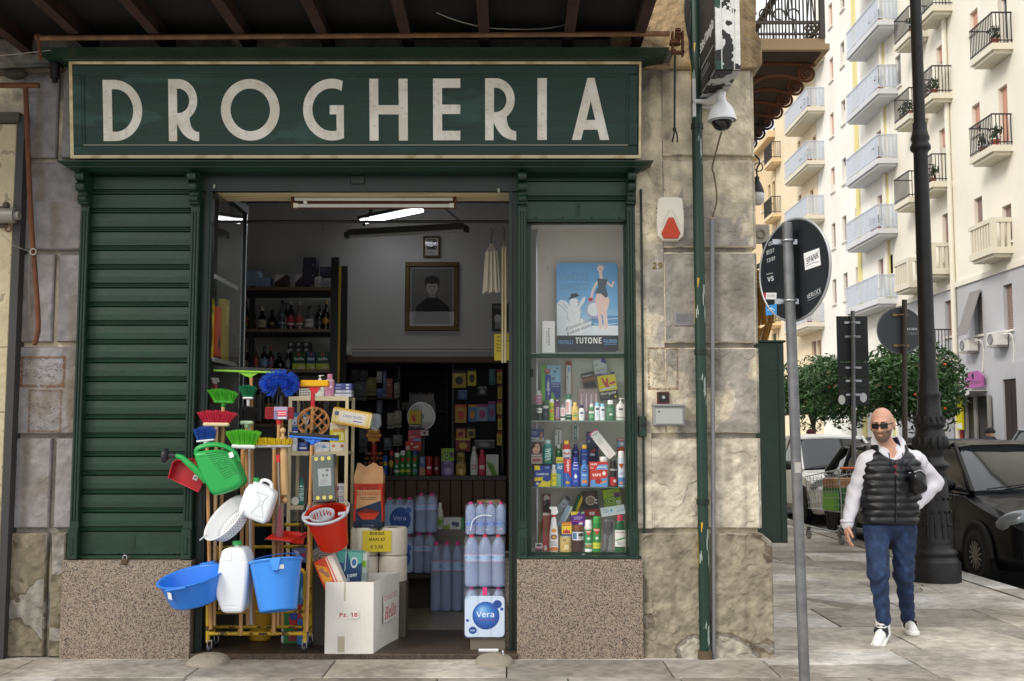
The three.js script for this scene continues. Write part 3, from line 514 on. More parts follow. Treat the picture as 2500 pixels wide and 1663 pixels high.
function bottle(name,label,cat,c,xc,yTop,base,wpx,z,type,cb,cc,spec,o={}){
const P=PROF[type],top=c(xc,yTop,z),R=(c(xc+wpx/2,yTop,z).x-c(xc-wpx/2,yTop,z).x)/2,b=typeof base==='number'&&o.abs?base:c(xc,base,z).y,H=top.y-b;
const t=thing(name,label,cat,[top.x,b,z],0,o.group),ov=o.ov??P.ov;
const sc=g=>g.scale(1,1,ov);
part('body',sc(lathe(P.body.map(p=>[p[0]*R,p[1]*H]),o.seg??20)),typeof cb==='string'?M(cb,.35):cb,t);
part('cap',sc(lathe(P.cap.map(p=>[p[0]*R,p[1]*H]),o.seg??20)),typeof cc==='string'?M(cc,.4):cc,t);
if(spec){
const[la,lb]=o.lab??P.lab,at=o.at??at1,wr=1.25,k=z<-1.5?420:PXM,cell=at.cell(R*2*wr*.8*k,(lb-la)*H*k,spec),n=6,pts=[];
for(let i=0;i<=n;i++){const y=lerp(la,lb,i/n);pts.push(new THREE.Vector2(profAt(P.body,y)*R+.0012,y*H));}
const g=new THREE.LatheGeometry(pts,12,-wr,2*wr),uv=g.attributes.uv;for(let i=0;i<uv.count;i++)uv.setXY(i,lerp(cell.u0,cell.u1,uv.getX(i)),lerp(cell.v0,cell.v1,uv.getY(i)));
part('label',sc(g),at===at1?mAt1:mAt2,t);
}
if(type==='pump')part('nozzle',J(bx(R*.9,H*.03,R*.3,R*.35*(o.nz??1),H*.985,0)),typeof cc==='string'?M(cc,.4):cc,t);
if(type==='trigger'){const s=shp([[-.55,.86],[-.5,.97],[-.9,.99],[-.9,1.03],[.6,1.03],[1,.9],[.5,.86]].map(p=>[p[0]*R,p[1]*H]));part('trigger_head',mv(ext(s,R*.5,{bevelEnabled:true,bevelSize:.002,bevelThickness:.002,bevelSegments:1}),0,0,-R*.25),M(o.head??'#f2f2f2',.4),t);part('trigger',rod([-R*.55,H*.86,0],[-R*.85,H*.9,0],.005),M('#c8282a',.4),t);}
return t;
}
const T=(s,x,y,z,c,o)=>['t',s,x,y,z,c,o],r_=(x,y,w,h,c)=>['r',x,y,w,h,c],e_=(x,y,a,b,c,k)=>['e',x,y,a,b,c,k],p_=(c,...p)=>['p',c,...p],f_=(n,c,x,y,w,h)=>['f',n,c,x,y,w,h],s_=(c,lw,...p)=>['s',c,lw,...p];
const UP={r:-PI/2},DN={r:PI/2};
// ================= DISPLAY WINDOW =================
{
const win=thing('display_window','tall glazed shop display window in a green frame, full of household goods','display window');
const zf=-.02,fr=rect(c7,246,262,944,700,zf),yb=PIL.granTop+.02,gl=rect(c7,274,274,926,1176,zf);
const x0=PIL.c.x1-.004,x1=PIL.d.x0+.004,yT=c7(0,262,zf).y,m1=c7(0,1180,zf).y,m0=c7(0,1207,zf).y,g0=d7(0,1302,zf).y;
part('frame_stile',muv(bb(x0,yb,-.06,gl.x0,yT,zf+.01)),mGreenB,win);part('frame_stile',muv(bb(gl.x1,yb,-.06,x1,yT,zf+.01)),mGreenB,win);
part('frame_rail',muv(bb(gl.x0,gl.y1,-.06,gl.x1,yT,zf+.008)),mGreenB,win);part('frame_rail',muv(bb(gl.x0,m0,-.055,gl.x1,m1,zf+.016)),mGreenB,win);part('frame_rail',muv(bb(gl.x0,yb,-.06,gl.x1,g0,zf+.008)),mGreenB,win);
part('pane',new THREE.PlaneGeometry(gl.w,gl.y1-m1).translate(gl.x,(gl.y1+m1)/2,zf-.012),mGlass,win);
part('pane',new THREE.PlaneGeometry(gl.w,m0-g0).translate(gl.x,(m0+g0)/2,zf-.012),mGlass,win);
const lk=d6(165,350,zf+.012);part('lock_plate',rbox(.022,.055,.012,.005,2,gl.x0+.004,lk.y,zf+.014),mGreenB,win);
const st=d7(806,1328,zf+.012);part('name_sticker',bx(.022,.006,.002,st.x,st.y,zf+.011),M('#e8e8e4',.5),win);
// case behind the glass
const zb=-.44,mB=TM({map:tex(256,1.2,(u,v)=>mix3([216,213,205],[198,193,182],fbm(u,v,4,4,601))),roughness:.7});
const bk=c7(322,700,zb).x;
part('back_board',muv(bb(bk,yb,zb-.02,x1+.06,yT+.05,zb)),mB,win);
part('side_board',muv(bb(x1+.02,yb,zb,x1+.04,yT+.05,-.062)),mB,win);
part('top_board',muv(bb(x0,yT+.03,zb,x1+.02,yT+.05,-.062)),mB,win);
part('bottom_board',muv(bb(x0-.03,yb-.02,zb,x1+.02,yb,-.062)),M('#cfcabf',.7),win);
part('shelf_rail',bb(bk-.012,yb,zb+.0,bk-.002,yT,zb+.012),mSteel,win);
const s1=d6(0,1027,-.1).y,s2=d7(0,461,-.1).y;
for(const y of[s1,s2,c7(0,1178,-.1).y+.004])part('glass_shelf',bb(x0+.03,y-.008,zb+.01,x1+.015,y,-.075),new THREE.MeshPhysicalMaterial({color:'#d8eee6',roughness:.05,transmission:.85,thickness:0}),win);
const r2=d7(0,170,-.3).y;
solo('carton_riser',bb(x0+.05,0,0,x1,r2-s2,.11),M('#8d8a86',.8),'plain grey carton riser at the back of the middle window shelf','riser',[0,s2+.001,zb+.02]);
const r1=d6(0,800,-.32).y;solo('carton_riser',bx(.13,r1-s1,.1,0,(r1-s1)/2,0),M('#3b4a40',.8),'small dark riser under the pink bottle on the upper window shelf','riser',[d6(262,800,-.32).x,s1+.001,-.36]);
// --- top: advertising poster and a narrow box
const sh=c7(0,1178,-.1).y+.0045;
pack('advertising_sign','blue tin advertising sign with a bather, a snowman and the words ANICE UNICO','advertising sign',c7,453,545,882,1166,-.36,.006,(g,w,h)=>{
const G=g.createLinearGradient(0,0,0,h*.8);G.addColorStop(0,'#4c9bd6');G.addColorStop(.6,'#79b8e6');G.addColorStop(1,'#cfe3f2');g.fillStyle=G;g.fillRect(0,0,w,h);
const P=print('rgba(0,0,0,0)',[p_('#eef4fa',0,.47,.06,.42,.14,.43,.24,.5,.3,.56,.22,.62,0,.6),s_('#3d6f96',.006,.03,.47,.12,.52,.2,.6),s_('#3d6f96',.006,.1,.46,.2,.54,.24,.6),
p_('#e8f0f6',0,.6,.3,.62,.5,.66,1,.66,1,.83,0,.83),r_(.56,.6,.44,.11,'#5d9fd0'),s_('#eef6fb',.01,.58,.63,.78,.64,.98,.63),s_('#eef6fb',.01,.6,.69,.8,.7,.98,.685),s_('#3f7fb4',.008,.56,.605,1,.605),
// snowman
e_(.3,.72,.15,.12,'#f6f8fa'),e_(.28,.56,.12,.09,'#f6f8fa'),e_(.28,.45,.075,.045,'#fbfbfb'),s_('#5b7890',.005,.18,.56,.16,.62,.2,.66),s_('#5b7890',.005,.15,.74,.17,.8),p_('#15171c',.19,.4,.36,.365,.37,.38,.2,.415),p_('#15171c',.23,.395,.225,.36,.33,.345,.34,.38),s_('#5b7890',.007,.38,.52,.39,.6,.37,.66),s_('#c43b35',.008,.33,.45,.36,.45),e_(.41,.45,.03,.07,'#e8eef2',.5),
// ring
e_(.62,.53,.155,.115,'#aab6d8'),e_(.6,.53,.1,.075,'#e9f1f7'),s_('#5869a0',.012,.76,.5,.72,.6,.62,.645),
// bather
p_('#f3d6cc',.66,.35,.84,.36,.86,.44,.81,.56,.83,.72,.77,.76,.75,.6,.72,.58,.74,.72,.69,.77,.66,.58,.62,.42),s_('#f3d6cc',.035,.68,.2,.6,.3,.55,.42),s_('#f3d6cc',.032,.82,.22,.9,.27,.93,.22),s_('#f3d6cc',.05,.72,.1,.73,.17),
p_('#3f5666',.66,.18,.84,.19,.8,.27,.84,.38,.8,.4,.72,.35,.62,.35,.68,.27),e_(.72,.06,.055,.045,'#efdcd2'),s_('#9aa6ae',.02,.67,.045,.72,.02,.78,.045),s_('#b5443f',.01,.7,.08,.745,.08),e_(.55,.42,.04,.022,'#b93a34'),
T('ANICE',.29,.165,.1,'#6fb4e4',{s:'#1c3447',lw:2,w:.46}),T('UNICO',.29,.275,.1,'#6fb4e4',{s:'#1c3447',lw:2,w:.46}),
T("d'inverno riscalda",.38,.69,.045,'#22262c',{r:-.38,f:'serif',st:'italic',w:.5}),T("d'estate disseta...",.39,.745,.045,'#22262c',{r:-.36,f:'serif',st:'italic',w:.5}),
r_(0,.82,1,.18,'#22242c'),T('FRATELLI',.14,.895,.06,'#6aa4d8',{w:.24}),T('TUTONE',.51,.878,.095,'#f2f2ee',{w:.43}),T('PALERMO',.86,.885,.06,'#6aa4d8',{w:.22}),r_(.76,.915,.2,.006,'#6aa4d8')]);
const o=g.fillRect;g.fillStyle='rgba(0,0,0,0)';P(g,w,h);
},{px:1100,round:.03,lean:-.05});
pack('narrow_box','white narrow box with vertical black lettering beside the blue advertising sign','box',c7,350,952,440,1172,-.22,.03,print('#eceae6',[T('PAMITEX',.5,.5,.09,'#222',{...DN,st:'normal',w:.55}),r_(.34,.3,.03,.4,'#777'),r_(.1,.04,.012,.92,'#bbb')]),{ry:.12});
for(const[x,y]of[[392,592],[903,590]]){const q=c7(x,y,zb+.004);solo('wall_hook',tube([[0,.02,0],[0,0,.012],[.004,-.014,.012],[.01,-.01,.012]],.0018,10,5),mSteel,x<600?'small metal hook on the back board left of the blue sign':'small metal hook on the back board right of the blue sign','hook',q);}
// --- upper shelf
const zA=-.14,zB=-.2,zC=-.4,ab={abs:1};
bottle('lotion_bottle','white lotion bottle with a pink label at the left of the upper window shelf','bottle',d6,258,600,r1,112,-.34,'capped','#f3f0ee','#f5f3f1',print('#e58cb4',[T('Cera',.5,.3,.26,'#fff'),f_(4,'#f7d6e4',.2,.5,.6,.35)]),ab);
pack('pest_gel_card','green and blue blister card with a syringe and pictures of insects','blister pack',d6,300,245,575,1020,-.33,.012,print('#8fbcdc',[p_('#6db23a',0,0,.32,0,.2,.6,0,.6),p_('#7fbf45',0,.4,.45,.38,1,.62,1,1,0,1),r_(.48,.31,.5,.18,'#24428f'),p_('#24428f',.48,.36,1,.36,1,.6,.72,.6),r_(.2,.18,.3,.44,'#27469a'),r_(.31,.3,.1,.16,'#dfe6ee'),p_('#e8eef4',.34,.3,.36,.22,.38,.3),r_(.25,.43,.22,.02,'#cfdaf0'),r_(.33,.45,.08,.09,'#c8c4ea'),p_('#9c2a22',.15,.07,.45,.07,.45,.13,.3,.18,.15,.13),T('PROTECT',.3,.09,.02,'#fff',{w:.24}),T('HOME',.3,.115,.02,'#fff',{w:.2}),e_(.7,.12,.08,.014,'#42414a',.7),e_(.62,.245,.1,.016,'#42414a',-.5),e_(.82,.065,.06,.01,'#42414a',.3),T('SCARAFAGGI',.73,.34,.02,'#fff',{w:.42}),T('ESCA GEL',.73,.38,.022,'#dbe6f5',{w:.4}),T('5 g',.33,.585,.02,'#fff')]),{base:s1});
pack('toothbrush_pack','toothbrush in a narrow red edged blister pack','blister pack',d6,645,185,731,655,zC,.014,print('#cfd0d0',[r_(0,0,1,.14,'#b03a2c'),r_(0,.12,.09,.88,'#b03a2c'),r_(.91,.12,.09,.88,'#b03a2c'),r_(.25,.04,.5,.05,'#33302f'),p_('#7fa8dc',.4,.2,.65,.18,.7,.34,.45,.36),s_('#f3f4f8',.14,.6,.34,.66,.55,.5,.92),s_('#54606e',.06,.3,.45,.4,.56)]));
pack('battery_pack','black and copper coloured battery pack leaning on the back board','battery pack',d6,885,345,1062,572,zC,.016,print('#29262a',[r_(0,.3,1,.38,'#8a5a34'),r_(0,.55,1,.12,'#4d3422'),T('DURACELL',.5,.2,.13,'#f0f0f0'),e_(.35,.76,.2,.1,'#151416'),e_(.7,.74,.2,.1,'#151416')]),{rot:12});
pack('glove_pack','yellow and black pack of rubber gloves showing a red glove','glove pack',d6,1110,350,1370,735,-.36,.016,print('#e8cf2c',[r_(0,0,1,.09,'#3d3a78'),T('V-Satinato',.5,.045,.06,'#dcd8f0',{f:'serif'}),p_('#c9453a',.2,.14,.3,.18,.38,.32,.44,.34,.5,.2,.58,.22,.56,.42,.62,.56,.46,.6,.36,.48,.28,.34),p_('#d8d8d0',.1,.56,.9,.5,.9,.58,.1,.64),p_('#c03a5a',.62,.38,.92,.34,.94,.42,.64,.45),r_(0,.66,1,.34,'#26222c'),T('Marigold',.48,.74,.13,'#f6f4f0',{w:.85}),f_(5,'#8d8a94',.08,.83,.5,.12),e_(.84,.9,.07,.045,'#d8cf2a')]),{rot:8});
pack('hook_card','white card pack with a violet corner behind the yellow glove pack','card pack',d6,1042,155,1225,365,-.4,.008,print('#cfccd2',[p_('#4b4a94',.72,0,1,0,1,.4,.6,.2),T('Non',.2,.4,.1,'#666'),r_(.12,.62,.8,.22,'#b9b6bc'),f_(2,'#888',.12,.3,.3,.08)]),{rot:10,round:.015});
{const q=rect(d6,808,560,1128,1020,-.27),t=thing('tube_bag','clear bag of four white plastic tubes behind the bottles on the upper window shelf','bag',[q.x,s1,-.27]);
part('bag',rbox(q.w,(q.y1-s1),.04,.018,2,0,(q.y1-s1)/2,0),new THREE.MeshPhysicalMaterial({color:'#f3e6ea',roughness:.2,transmission:.9,thickness:0}),t);
for(const x of[870,938,1010,1078]){const a=d6(x,650,-.27);part('tube',mv(lathe([[0,.02],[.007,.02],[.007,.1],[.0045,.115],[.0045,.14],[0,.14]],10),a.x-q.x,a.y-s1-.14,0),M('#f6f5f4',.4),t);}}
const row=[
['foam_bottle','dark green bottle with a white band, leftmost in the upper window shelf row',272,800,76,'can','#1d3b2a','#20452f',print('#dfe6e0',[r_(0,.4,1,.6,'#16301f'),T('Noxa',.5,.2,.2,'#222')])],
['foam_bottle','taller dark green bottle with a round emblem, upper window shelf',360,742,90,'can','#182c30','#24533a',print('#15262e',[r_(0,.06,1,.16,'#e6e6e2'),T('PRORASO',.5,.14,.1,'#222'),e_(.5,.62,.2,.13,'#3d5560')])],
['spray_can','slim yellow green spray can with a white cap on the upper window shelf',447,720,66,'can','#b8c31f','#f2f3ef',print('#b5c41e',[T('bio',.5,.2,.2,'#2d5b2a'),e_(.5,.45,.3,.08,'#d46a3a'),f_(4,'#5a7a24',.2,.6,.6,.3)])],
['purple_box','purple upright box with slanted white lettering on the upper window shelf',526,728,80,'box',print('#5c2c58',[T('Intima',.5,.62,.24,'#f2e6ee',{...UP,f:'serif',st:'italic',w:.5}),r_(0,0,1,.12,'#3a1c38'),e_(.5,.06,.16,.03,'#ddd'),e_(.5,.9,.25,.05,'#b9785c')])],
['deodorant_can','small grey topped white spray can with red lettering on the upper window shelf',604,802,66,'can','#f0f0f0','#8d9296',print('#f2f0ee',[r_(.28,.06,.4,.5,'#b42a34'),T('BORO',.48,.3,.18,'#fff',UP),r_(0,.68,1,.14,'#24353a')])],
['deodorant_can','tall white spray can with green cap and red strip, upper window shelf',686,660,86,'can','#f4f3f1','#3a7a5a',print('#f3f2f0',[r_(.1,.1,.36,.52,'#b42a34'),T('BOROTALCO',.28,.36,.13,'#fff',{...UP,w:.46}),r_(0,.72,1,.3,'#1d4a3a'),r_(.2,.8,.6,.04,'#cfd8d0')])],
['lotion_bottle','pale yellow bottle with a green patch on the upper window shelf',777,766,86,'capped','#e6c772','#ecc870',print('#e6c874',[T('DA',.4,.25,.1,'#b06a2a',{st:'italic'}),T('BB',.5,.42,.16,'#3b5a2a'),r_(.2,.55,.6,.2,'#58a548'),f_(3,'#8d6a2c',.2,.82,.6,.12)])],
['lotion_bottle','white bottle with a navy cap and navy disc on the upper window shelf',870,808,82,'lotion','#f1f1ee','#1d2a5e',print('#f1f1ee',[e_(.5,.3,.28,.14,'#1d2a6a'),T('NIVEA',.5,.3,.07,'#fff',{w:.4}),f_(3,'#9aa4b4',.3,.6,.4,.2)])],
['mouthwash_bottle','small green bottle with a striped cap on the upper window shelf',1010,788,80,'capped','#3f8f56','#dfe5e0',print('#3f8d58',[r_(.05,.1,.9,.3,'#d8ddd8'),r_(.05,.1,.9,.06,'#7a2a20'),f_(3,'#c7d8c8',.2,.55,.6,.3)])],
['spray_can','taller white spray with sky blue cap, left of a pair in the window',1091,770,70,'can','#f2f5f6','#8ecfe4',print('#eef3f5',[r_(.28,.1,.5,.16,'#2d3d55'),f_(4,'#a7bccb',.25,.4,.5,.4)])],
['spray_can','shorter white spray with sky blue cap, right of a pair in the window',1167,787,70,'can','#f0f4f5','#97d2e4',print('#eef3f5',[r_(.28,.12,.5,.16,'#3a4a60'),f_(4,'#a7bccb',.25,.42,.5,.4)])],
['gel_bottle','translucent green bottle with a white cap on the upper window shelf',1280,737,138,'capped','#3f6f52','#eef0ee',print('#47795b',[e_(.5,.6,.14,.1,'#dfe8e2'),f_(4,'#7fa68e',.2,.1,.6,.3)])],
['pump_bottle','white soap bottle with a pump at the right end of the upper window shelf',1422,708,130,'pump','#eceae6','#f3f2ef',print('#eceae6',[r_(.32,.12,.36,.16,'#3c4450'),f_(3,'#b8b6b2',.3,.4,.4,.15),r_(0,.9,1,.05,'#3a3a3e')])],
];
for(const[n,l,x,y,w,ty,...a]of row)ty==='box'?pack(n,l,'box',d6,x-w/2,y,x+w/2,1020,zA,.045,a[0],{base:s1}):bottle(n,l,n.includes('can')?'spray can':'bottle',d6,x,y,s1,w,zA,ty,...a,ab);
// --- middle shelf, back tier on the riser
const zR=-.37,ba={base:r2};
pack('plaster_box','blue and white box with orange strips leaning at the left of the middle window shelf','box',d6,150,1145,340,1320,-.35,.03,print('#24418f',[r_(0,.7,1,.3,'#e4e4e6'),p_('#d08a3c',.72,.3,.92,.26,.8,.86,.62,.9),f_(3,'#c5cfe8',.08,.2,.5,.3),e_(.1,.86,.05,.07,'#24418f'),e_(.26,.86,.05,.07,'#24418f')]));
pack('hair_colour_box','hair colour box with a close portrait of a face','box',d6,150,1338,315,1795,-.24,.06,print('#8d7a72',[r_(0,0,1,.5,'#3a2c2a'),e_(.45,.28,.33,.24,'#e2b79c'),p_('#1c1412',.1,0,.7,0,.4,.12,.2,.3,.1,.4),s_('#2a1a18',.05,.3,.22,.44,.2),s_('#2a1a18',.05,.55,.2,.68,.23),s_('#9c3a3a',.06,.4,.42,.55,.42),s_('#b88a70',.03,.5,.26,.55,.35),T('NaturColor',.5,.6,.09,'#fff',{st:'italic',w:.85}),r_(0,.68,1,.32,'#b9aca4'),r_(.15,.76,.7,.1,'#b44a6a')]),{base:r2});
bottle('shampoo_bottle','turquoise shampoo bottle with tall vertical lettering','bottle',d7,352,-135,r2,128,-.24,'shampoo','#3f9f8f','#bfe4de',print('#1f8a7c',[T('VIDAL',.5,.5,.4,'#eef8f4',{...UP,w:.8}),r_(.78,.5,.12,.48,'#2b5a2f'),r_(.2,.92,.4,.05,'#d6d24a')]),{abs:1,lab:[.1,.74]});
pack('toothpaste_box','white upright toothpaste box with black vertical lettering','box',d6,490,1160,588,1392,-.39,.04,print('#ecebe7',[T('mentadent',.55,.48,.16,'#2a2a2c',{...DN,w:.82}),p_('#2f7d3a',.2,.96,1,.82,1,1,.2,1),r_(.08,.04,.2,.3,'#8d9a90')]));
bottle('mouthwash_bottle','green bottle with a white ring mark behind the toothpaste on the middle window shelf','bottle',d7,492,-80,r2,82,-.3,'capped','#2e7d3c','#f0f0ee',print('#2f7f3d',[T('P',.5,.1,.25,'#fff'),e_(.5,.75,.34,.16,'#f2f2f0'),e_(.5,.75,.22,.1,'#2f7f3d')]),ab);
bottle('sun_cream','white sun cream with a big red cap and yellow price sticker','bottle',d7,592,-130,r2,112,-.24,'inverted','#eef0f0','#cf3a30',print('#eef0f0',[e_(.5,.25,.3,.13,'#d8463a'),e_(.5,.2,.18,.08,'#f4f4f2'),r_(.2,.62,.6,.26,'#2a4fa4'),f_(2,'#dfe6f2',.26,.68,.48,.14)]),ab);
{const q=d6(655,1338,-.2);solo('price_sticker',bx(.028,.024,.001),M('#ecc92c',.6),'yellow square price sticker on the red cap of the sun cream','sticker',[q.x,q.y,-.2]);}
pack('toothpaste_box','silver and green upright toothpaste box standing highest on the middle window shelf','box',d6,747,1060,832,1305,-.39,.04,print('#d7dad8',[r_(.12,.2,.62,.75,'#2f7d6a'),T('MARVIS',.42,.58,.16,'#e8eeea',{...DN,f:'serif',w:.5}),e_(.43,.12,.3,.09,'#4a5a56'),e_(.43,.12,.2,.06,'#c9cfcc')]));
bottle('lotion_bottle','dark blue bottle with a drop mark behind the front row of the middle window shelf','bottle',d7,706,-85,r2,84,-.3,'capped','#1f2d7c','#1a2566',print('#22307f',[r_(.3,.1,.4,.05,'#cdd6ee'),e_(.5,.72,.1,.1,'#eef2fa')]),ab);
bottle('sun_lotion','royal blue bottle with a yellow cap on the middle window shelf','bottle',d7,818,-75,r2,104,-.24,'capped','#1f3c8e','#e8b824',print('#1f3c8e',[e_(.5,.28,.3,.13,'#142a6c'),T('NIVEA',.5,.28,.07,'#dfe6f2',{w:.5}),T('30',.45,.84,.2,'#e3b33a')]),ab);
pack('cosmetic_box','dark navy box with printed bands behind the diagonal white box','box',d6,942,1186,1110,1795,-.37,.04,print('#1c2754',[r_(.05,.12,.3,.2,'#2f4f94'),r_(.12,.28,.2,.06,'#c7d2e6'),e_(.55,.3,.3,.09,'#33406c'),p_('#b4433c',.3,.62,.7,.52,.8,.6,.4,.7),r_(.3,.68,.4,.07,'#d4e0f0')]),{base:r2});
pack('wax_strip_box','long white box with a pink end lying diagonally on the middle window shelf','box',d6,1100,1130,1235,1590,-.22,.03,print('#ece8e4',[r_(0,0,1,.2,'#d04f86'),e_(.5,.14,.48,.1,'#ece8e4'),T('Veet',.5,.13,.08,'#3a3a40',{f:'serif',st:'italic',w:.6}),f_(5,'#bdb9b6',.2,.3,.5,.2),s_('#cfc2c4',.03,.3,.95,.5,.7,.7,.95)]),{rot:38});
pack('insecticide_box','red and white small box at the upper right of the middle window shelf','box',d6,1378,1280,1478,1470,-.36,.04,print('#c63a30',[T('VAPE',.5,.1,.16,'#f4f4f2',{w:.85}),r_(0,.22,1,.55,'#7da8d4'),e_(.6,.42,.3,.14,'#e8eef4'),p_('#d8653c',.1,.7,.9,.55,.9,.8,.1,.85)]));
// middle shelf, front row
pack('tampon_box','navy and yellow carton in the front row of the middle window shelf','carton',d7,180,195,388,458,zA,.06,print('#1f3f8e',[p_('#e6cf2c',.02,0,.32,0,.38,.22,.02,.22),T('TAMPAX',.5,.4,.15,'#f4f4f6',{f:'serif',w:.78}),p_('#e3cc30',.02,.58,.55,.54,.5,.72,.02,.74),p_('#e8d23a',.2,1,.5,.7,.8,.78,1,.68,1,1),e_(.2,.86,.1,.06,'#dfd8b8'),f_(2,'#9fb4dc',.65,.06,.3,.1)]),{base:s2});
bottle('cologne_bottle','small bottle with a yellow label and clear top in the front row','bottle',d7,428,180,s2,74,zA,'capped','#c9c8be','#d7d9da',print('#ddd238',[T('Yal',.5,.2,.2,'#4a4a2c'),f_(3,'#8d8a3a',.25,.45,.5,.25)]),{abs:1,ov:.9,lab:[.03,.6]});
pack('toothpaste_box','sky blue toothpaste carton with a yellow banner','carton',d7,460,85,552,455,-.17,.05,print('#3f86c4',[r_(0,0,1,.22,'#d9cf4a'),T('MAXI',.5,.14,.1,'#3a3a2c',{w:.8}),T('AZ',.5,.36,.15,'#f0f4fa'),p_('#8cc9b4',0,.55,.6,.6,.65,1,0,1)]),{base:s2});
pack('toothpaste_box','red and blue toothpaste carton with white vertical lettering','carton',d7,558,105,648,455,zA,.05,print('#2f57a8',[p_('#bf3038',0,0,1,0,1,.68,.6,.52,0,.5),T('Colgate',.62,.26,.13,'#f6f4f2',{...DN,w:.42}),s_('#7fa6dc',.06,.3,.55,.5,.8,.45,.95),e_(.5,.86,.28,.06,'#c9a03a')]),{base:s2});
bottle('body_milk','deep blue bottle with a white drop in the middle of the front row','bottle',d7,706,85,s2,112,zA,'shampoo','#2440a0','#2a3f98',print('#2743a4',[r_(.25,0,.5,.16,'#c7d0e6'),T('NIVEA',.5,.3,.07,'#eef2fb',{w:.55}),e_(.5,.65,.13,.09,'#f0f4fb'),p_('#f0f4fb',.5,.5,.62,.64,.38,.64),f_(2,'#9fb2e0',.3,.82,.4,.1)]),{abs:1,lab:[.08,.82]});
bottle('sun_spray','lighter blue bottle with a round navy emblem and orange patch in the front row','bottle',d7,820,130,s2,100,zA,'shampoo','#4f83cc','#3f72bc',print('#5588cf',[e_(.5,.2,.3,.12,'#233a7c'),T('NIVEA',.5,.2,.05,'#e8eef8',{w:.45}),f_(2,'#dbe6f5',.25,.42,.5,.1),r_(.2,.72,.6,.18,'#d4884a')]),{abs:1,lab:[.06,.76]});
pack('insecticide_box','wide red carton of insect tablets stacked on a larger red carton','carton',d7,880,145,1120,256,-.16,.06,print('#c4392f',[T('VAPE',.25,.3,.3,'#f6f4f2',{w:.36}),p_('#6f9fd4',.35,.9,.5,.35,.95,.3,1,.9),r_(.42,.55,.5,.12,'#cfe0f2'),f_(2,'#f2d8d4',.05,.6,.2,.25)]));
pack('insecticide_box','larger red carton with a picture of a red pad, under another red carton','carton',d7,885,257,1116,456,-.15,.07,print('#c5382e',[T('VAPE',.4,.28,.24,'#f6f4f2',{w:.5}),e_(.8,.18,.09,.13,'#eee'),p_('#5f97d0',.05,.62,1,.45,1,1,.05,1),e_(.5,.68,.2,.17,'#a02a2e'),p_('#d98a4a',.6,.75,.95,.6,.95,.72,.62,.84)]),{base:s2});
bottle('cream_jar','small white cream jar standing on the red insect tablet carton','jar',d7,1067,80,145,102,-.2,'jar','#f1f0ee','#f4f4f2',print('#f1f0ee',[e_(.5,.5,.06,.2,'#444')]));
bottle('shaving_foam','black and red shaving foam can in the front row of the middle window shelf','can',d7,1188,125,s2,92,zA,'can','#24211f','#1f1d1c',print('#262322',[T('Gillette',.5,.18,.14,'#eeeae6',{w:.9}),r_(0,.56,1,.44,'#b42c30'),e_(.65,.76,.2,.08,'#e6e4e2')]),ab);
bottle('spray_can','tall white and blue spray can at the right end of the middle window shelf','spray can',d7,1288,5,s2,84,zA,'can','#dfe8f0','#f2f2f0',print('#d7e3ee',[p_('#a8542c',.1,.18,.85,.18,.5,.38),T('del',.5,.55,.12,'#3f62a4',{f:'serif',st:'italic'}),r_(0,.7,1,.3,'#4f86c0'),r_(.2,.86,.5,.08,'#d98a5a')]),ab);
// --- bottom of the window
const fb=yb+.001,bf={base:fb};
pack('brush_pack','dark red pack with a black and white drawing at the back of the window bottom','pack',d7,290,560,390,1280,-.4,.02,print('#5c2430',[r_(0,0,1,.16,'#8d3048'),e_(.5,.08,.4,.06,'#e0d8d6'),p_('#1c1a1c',.3,.12,.8,.1,.7,.3,.4,.32),s_('#ddd',.06,.2,.2,.4,.16)]),bf);
pack('long_red_box','narrow red upright box at the left of the window bottom','box',d7,290,800,374,1285,-.2,.04,print('#b02c33',[r_(.2,.08,.6,.5,'#8a5a3a'),r_(0,0,1,.07,'#d8c8c4'),p_('#e6d8d4',.1,.86,.5,.82,.7,.95,.2,.98)]),bf);
bottle('cleaner_bottle','white trigger spray cleaner with a red collar at the window bottom','spray bottle',d7,428,738,fb,112,zA,'trigger','#eceae8','#c4342f',print('#eceae6',[e_(.5,.18,.24,.08,'#d69a3c'),e_(.5,.44,.28,.1,'#5a2a24'),e_(.5,.44,.18,.065,'#d8a23c'),f_(4,'#7f8c9c',.2,.62,.6,.2),e_(.5,.94,.5,.1,'#d07a34')]),{abs:1,lab:[.04,.6],head:'#f3f3f2'});
pack('comb_pack','clear comb pack lying diagonally at the back of the window bottom','comb pack',d7,512,560,604,800,-.38,.01,print('#b7bec6',[r_(.1,.05,.8,.2,'#39393c'),e_(.5,.42,.34,.08,'#e4ebf4'),e_(.5,.6,.34,.08,'#e4ebf4'),T('100',.5,.5,.14,'#4a6aa4',DN)]),{rot:-38});
pack('sponge_pack','pale blue wrapped sponge leaning between the spray cleaner and the purple pack','sponge pack',d7,532,690,612,985,-.26,.03,print('#8fb0c4',[r_(.7,0,.3,1,'#d8dcd4'),f_(12,'#a7c0d0',.1,.05,.5,.9)]),{rot:-27});
{const q=d7(740,675,-.34),t=thing('scouring_sponge','green and yellow scouring sponge leaning at the back of the window bottom','sponge',[q.x,q.y,-.36]);t.rotation.z=-.4;const a=d7(0,570,-.34).y-d7(0,785,-.34).y;part('scouring_layer',rbox(.018,a*1.02,.05,.004,1,-.011,0,0),M('#2c6a3c',.95),t);part('foam_layer',rbox(.022,a,.05,.005,1,.01,.004,0),M('#dcc63a',.95),t);}
